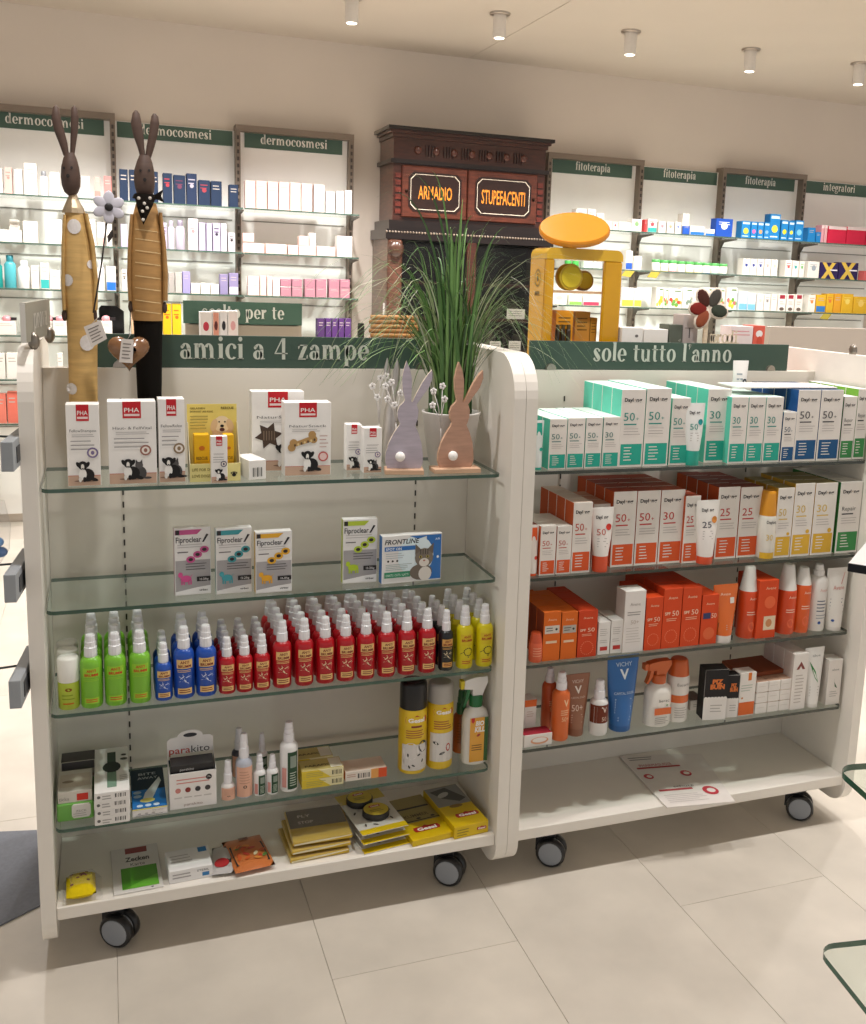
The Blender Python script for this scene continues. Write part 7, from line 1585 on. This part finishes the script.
rear(669.5, 682.5, 325, '5a5f54', 'grey green box beside the grey carton', draw=lambda m_, w, h: m_.text('d', w * .3, h * .86, .008, 'b9b8ac', w=.006))
rear(683.5, 698, 315, 'b3a8a4', 'grey carton left of the patchwork flower', draw=lambda m_, w, h: [m_.lines(-w * .4, w * .4, h * .9, 1, .01, .003, '8a807c'), m_.rect(-w * .1, -w * .04, h * .82, h * .9, '3a3634')])
rear(731.5, 753, 326.5, 'e4d6d4', 'white pink carton under the blue cartons', draw=lambda m_, w, h: m_.lines(-w * .45, w * .4, h * .96, 2, .01, .003, 'd89a9c'))
rear(753.6, 765, 326, 'd8604e', 'carton with a red figure picture', draw=lambda m_, w, h: [m_.ell(0, h * .93, w * .3, h * .03, 'e8e2de'), m_.ell(w * .05, h * .86, w * .25, h * .05, 'c8503c')])
# patchwork flower on a stick with wooden letters
RF = RY_ - .018
fx, fz = onY(708.5, 309, RF).x, onY(708.5, 309, RF).z
r = root('patchwork_flower', 'dark patchwork wooden flower with five petals on a stick', 'ornament', (fx, RF, R1 + .0008))
m_ = MB(); m_.box(-.006, .006, .004, .012, .012, fz - R1, 'd8c4a8'); part('stick', m_, M_LTWOOD, r)
m_ = MB(); m_.cbox(-.016, .016, -.012, .014, 0, .012, 'd8c4a8', .001); part('base', m_, M_LTWOOD, r)
for (x, y), col in zip(((703.5, 299), (714.5, 298.5), (697.5, 309), (717.5, 311), (702, 319)), ('4a2a24', '4a4640', '7a2a24', '3c4238', '8a4a34')):
    p = onY(x, y, RF); a = math.atan2(p.z - fz, p.x - fx); R_ = .034
    m_ = MB(); m_.ball((0, 0, 0), R_, 'd8c8b8', 14, 6, (1.05, .12, .72)); M = Matrix.Translation((R_ * .95 * math.cos(a), 0, fz - R1 + R_ * .95 * math.sin(a))) @ Matrix.Rotation(-a, 4, 'Y'); m_.xf(M); pt = part('petal', m_, M_LTWOOD, r)
    m_ = MB(); m_.ball((.002, -.002, 0), R_ * .8, col, 14, 6, (1.05, .13, .68)); m_.xf(M); part('petal_inlay', m_, M_FAB, pt)
p = onY(730 - 3, 343, RY_)
r = root('wooden_word', 'pale wooden cut-out letters at the patchwork flower foot', 'ornament', (onY(725, 335, RY_).x, RY_ - .015, R1 + .0008))
zz = onY(720, 343, RY_ - .02).z - R1
m_ = MB(); m_.box(-.05, .04, 0, .012, 0, zz, 'd8c4a8'); part('support', m_, M_LTWOOD, r)
for k, ch in enumerate('prodi'):
    m_ = MB(); m_.text(ch, 0, 0, .024, 'dccbb0', fn=serif); base = m_.v[:]; m_.v = [(x - .048 + k * .019, .0, z + zz) for x, y, z in base]; m_.add([(x, .008, z) for x, y, z in m_.v], [], 'dccbb0'); part('letter', m_, M_LTWOOD, r)
# bundle of wooden rolls and a metal capped flask behind the header of the pet gondola
xa, xb = onY(371, 330, .42).x, onY(420, 330, .42).x; zt_ = onY(395, 316, .42).z
r = root('wooden_roll_bundle', 'bundle of stacked brown wooden rolls behind the green header', 'bundle', ((xa + xb) / 2, .44, Z1 + .0008)); n = 30; H = zt_ - Z1
for k in range(n):
    m_ = MB(); rr = H / n / 2; z = rr + k * 2 * rr; pts = [(xa - (xa + xb) / 2 + .004 * (k % 2), 0, z), (xb - (xa + xb) / 2, 0, z + .001)]; m_.tube(pts, rr * .98, ['b07a44', 'c08a50'][k % 2], 10); part('roll', m_, M_LTWOOD, r)
X, w, h = span(359, 366.5, 324, 337, Z1, .42); m_ = MB(); m_.lathe([(w * .5, 0), (w * .52, .004), (w * .52, h * .8), (w * .4, h * .83)], 'b8b2ac', 16); o = thing('steel_flask', m_, M_METAL, 'small flask with a dark metal cap behind the header sign', 'flask', (X, .44, Z1 + .0008)); m_ = MB(); m_.lathe([(w * .46, h * .83), (w * .46, h * .98), (w * .4, h)], '4a4542', 16); part('cap', m_, M_METAL, o)

# small gondola with the third sign, far behind
SGY = 3.30
a = onY(183, 301, SGY); c_ = onY(302, 303, SGY)
r = root('promotion_stand', 'beige promotion stand with a green sign reading scelto per te', 'stand', ((a.x + c_.x) / 2, SGY, 0))
ztp = (a.z + c_.z) / 2
m_ = MB(); m_.box(a.x + .01, c_.x, SGY + .01, SGY + .04, 0, ztp - .11, 'a89c8c'); m_.box(a.x + .03, c_.x - .02, SGY + .01, SGY + .03, ztp - .12, ztp - .005, 'a89c8c'); part('back_board', m_, M_LAM, r, True)
m_ = MB(); m_.box(a.x - .0, c_.x, SGY - .25, SGY + .009, .08, .12, LAM); part('foot_board', m_, M_LAM, r, True)
glass_shelf(r, a.x, c_.x, SGY - .24, SGY + .008, 1.0)
m_ = MB(); m_.box(a.x, c_.x, SGY, SGY + .008, ztp - .115, ztp, '3c5a4a'); sg = part('sign_board', m_, M_SIGN, r, True)
ta = onY(202, 313, SGY).x; tb = onY(284, 315, SGY).x; full = serif('scelto per te')[2]; k = (tb - ta) / full; done = ''
for wd in ('scelto', 'per', 'te'):
    sx_ = (serif(done)[2] + .1) * k if done else 0
    m_ = MB(); m_.text(wd, 0, 0, .047, 'cfd0c4', fn=serif, al='l', w=serif(wd)[2] * k); m_.xf(Matrix.Translation((ta + sx_, SGY - .001, ztp - .085))); part('word', m_, M_SIGN, sg); done += wd + ' '
def phot(c1, c2): return lambda m_, w, h: [m_.rect(-w * .4, w * .4, h * .5, h * .97, c1), m_.ell(0, h * .75, w * .25, h * .08, c2)]
for i, (x0_, x1_, c1_, c2_) in enumerate(((200, 212, 'ded8d4', 'b83a4a'), (212.5, 219.5, 'd0907c', '5a2a2a'), (220, 227.5, 'dcd8d8', '2a2a30'), (228, 238, 'e4d8d4', 'd8a0a0'))):
    X, w, h = span(x0_, x1_, 311 if i else 312, 332, 1.0, SGY - .12); carton('cosmetics_carton', w, h, .06, 'e4dfdb', f'white cosmetics carton with photo print before the scelto sign, {ORD[i]} from left', 'carton', (X, SGY - .12, 1.0008), phot(c1_, c2_), group='cosmetics cartons')

# ================================================================== LEFT SIDE RACK, PAINTED FLOOR SHADOW, FOREGROUND STAND
for i, (x0_, y0_, y1_) in enumerate(((2, 442, 472), (5, 575, 603), (10, 681, 709))):
    p = onY(x0_ + 5, (y0_ + y1_) / 2, -.06); hh = onY(x0_, y0_, -.06).z - onY(x0_, y1_, -.06).z
    r = root('price_rail_arm', ('upper', 'middle', 'lower')[i] + ' grey metal hook arm on the outer face of the left panel', 'hook', (p.x, -.06, p.z - hh / 2), -.10, group='side hook arms')
    if i == 0: arm_p, arm_z = p.copy(), p.z - hh / 2 + hh * 1.03
    m_ = MB(); m_.cbox(-.011, .011, 0, .20, 0, hh, '9da2a7', .001); part('arm', m_, M_STEEL, r)
    m_ = MB(); m_.box(.0112, .0125, .03, .17, hh * .2, hh * .75, '3a3c40'); part('slot', m_, M_STEEL, r)
    m_ = MB(); m_.tube([(-.005, .10, hh * .9), (-.06, .06, hh * 1.05), (-.16, .0, hh * .95)], .0025, '6a6c70', 6); part('wire_hook', m_, M_METAL, r)
    m_ = MB(); m_.box(.0113, max(.014, -.0305 - p.x - .038), .18, .2, hh * .2, hh * .8, '8b9096'); 
    part('mount', m_, M_STEEL, r)
zb0 = onY(2, 570, 0).z
r = root('blister_bag', 'clear bag of blue items hanging at the left photo edge', 'bag', (arm_p.x - .054, .003, zb0))
m_ = MB(); m_.box(-.018, .018, -.0008, .0008, .135, arm_z - zb0 - .006, 'd9dde0'); m_.box(-.018, -.006, -.0008, .0008, arm_z - zb0 - .006, arm_z - zb0 + .012, 'd9dde0'); m_.box(.006, .018, -.0008, .0008, arm_z - zb0 - .006, arm_z - zb0 + .012, 'd9dde0'); m_.box(-.018, .018, -.0008, .0008, arm_z - zb0 + .012, arm_z - zb0 + .02, 'd9dde0'); part('hang_tab', m_, M_CARD, r)
m_ = MB(); m_.loft([(0, 0, .02, .008, 0), (0, 0, .045, .02, .04), (0, 0, .05, .02, .09), (0, 0, .04, .006, .14)], 'ffffff', 16); part('bag', m_, M_FILM, r)
rb_ = random.Random(2)
for k in range(9):
    m_ = MB(); m_.ball((rb_.uniform(-.025, .03), rb_.uniform(-.008, .008), rb_.uniform(.03, .1)), .014, rb_.choice(['3a6fb0', '5a8fc8', 'cfd8e0']), 8, 6, (1, .6, .8)); part('blue_piece', m_, M_PLAS, r)
m_ = MB(); pts = [onZ(-30, 833, .004), onZ(37, 830, .004), onZ(40, 905, .004), onZ(-30, 940, .004)]  # cast shadow painted as a thin blue grey sheet on the tiles
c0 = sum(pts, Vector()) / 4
m_.prismz([(p.x - c0.x, p.y - c0.y) for p in pts][::-1], 0, .004, '7d8087'); thing('floor_shadow_patch', m_, M_FAB, 'blue grey painted shadow patch on the floor left of the pet gondola', 'shadow patch', (c0.x, c0.y, .0005))
# glass stand in the right foreground
gx, gy = 1.137, -.998
r = root('glass_stand', 'glass shelf stand cut off by the right photo edge', 'shelf unit', (gx + .35, gy - .3, 0))
RG = Matrix.Translation((gx, gy, 0)) @ Matrix.Rotation(math.radians(-9), 4, 'Z')
def fgshelf(z, inset=0.0, th=.010):
    P = []
    for cx, cy, a0 in ((.03 + inset, -.03 - inset, 90), (.03 + inset, -.47, 180), (.62, -.47, 270), (.62, -.03 - inset, 0)):
        for i in range(6):
            a = math.radians(a0 + 90 * i / 5); q = RG @ Vector((cx + .03 * math.cos(a), cy + .03 * math.sin(a), 0)); P.append((q.x, q.y))
    m_ = MB(); m_.prismz(P, z - th, z, 'bcd8cc', side='2f5a48', mi=0, smi=1); return part('glass_shelf', m_, [M_GLASS, M_GEDGE], r, True)
fgshelf(.80); fgshelf(.50)
zt3 = 1.127; fgshelf(zt3, .02)
for cx, cy in ((.30, -.25),):
    q = RG @ Vector((cx, cy, 0)); m_ = MB(); m_.lathe([(.16, 0), (.16, .012), (.02, .02), (.018, 1.3)], 'b5b0aa', 20, cx=q.x, cy=q.y); part('post', m_, M_METAL, r, True)
q = onZ(848, 563, zt3 + .0128)
m_ = MB(); m_.cbox(0, .24, 0, .20, 0, .012, '14161c', .001, top='eceae8'); o = thing('blue_white_carton', m_, M_CARD, 'white and blue carton with black sides at the right photo edge', 'carton', (q.x, q.y, zt3 + .0008), math.radians(-50))
p_ = MB(); p_.pg([(.035, .002), (.238, .002), (.238, .198), (.09, .198)], '3a62b0'); p_.v = [(x, z, .0121 - y) for x, y, z in p_.v]; part('top_print', p_, M_CARD, o)
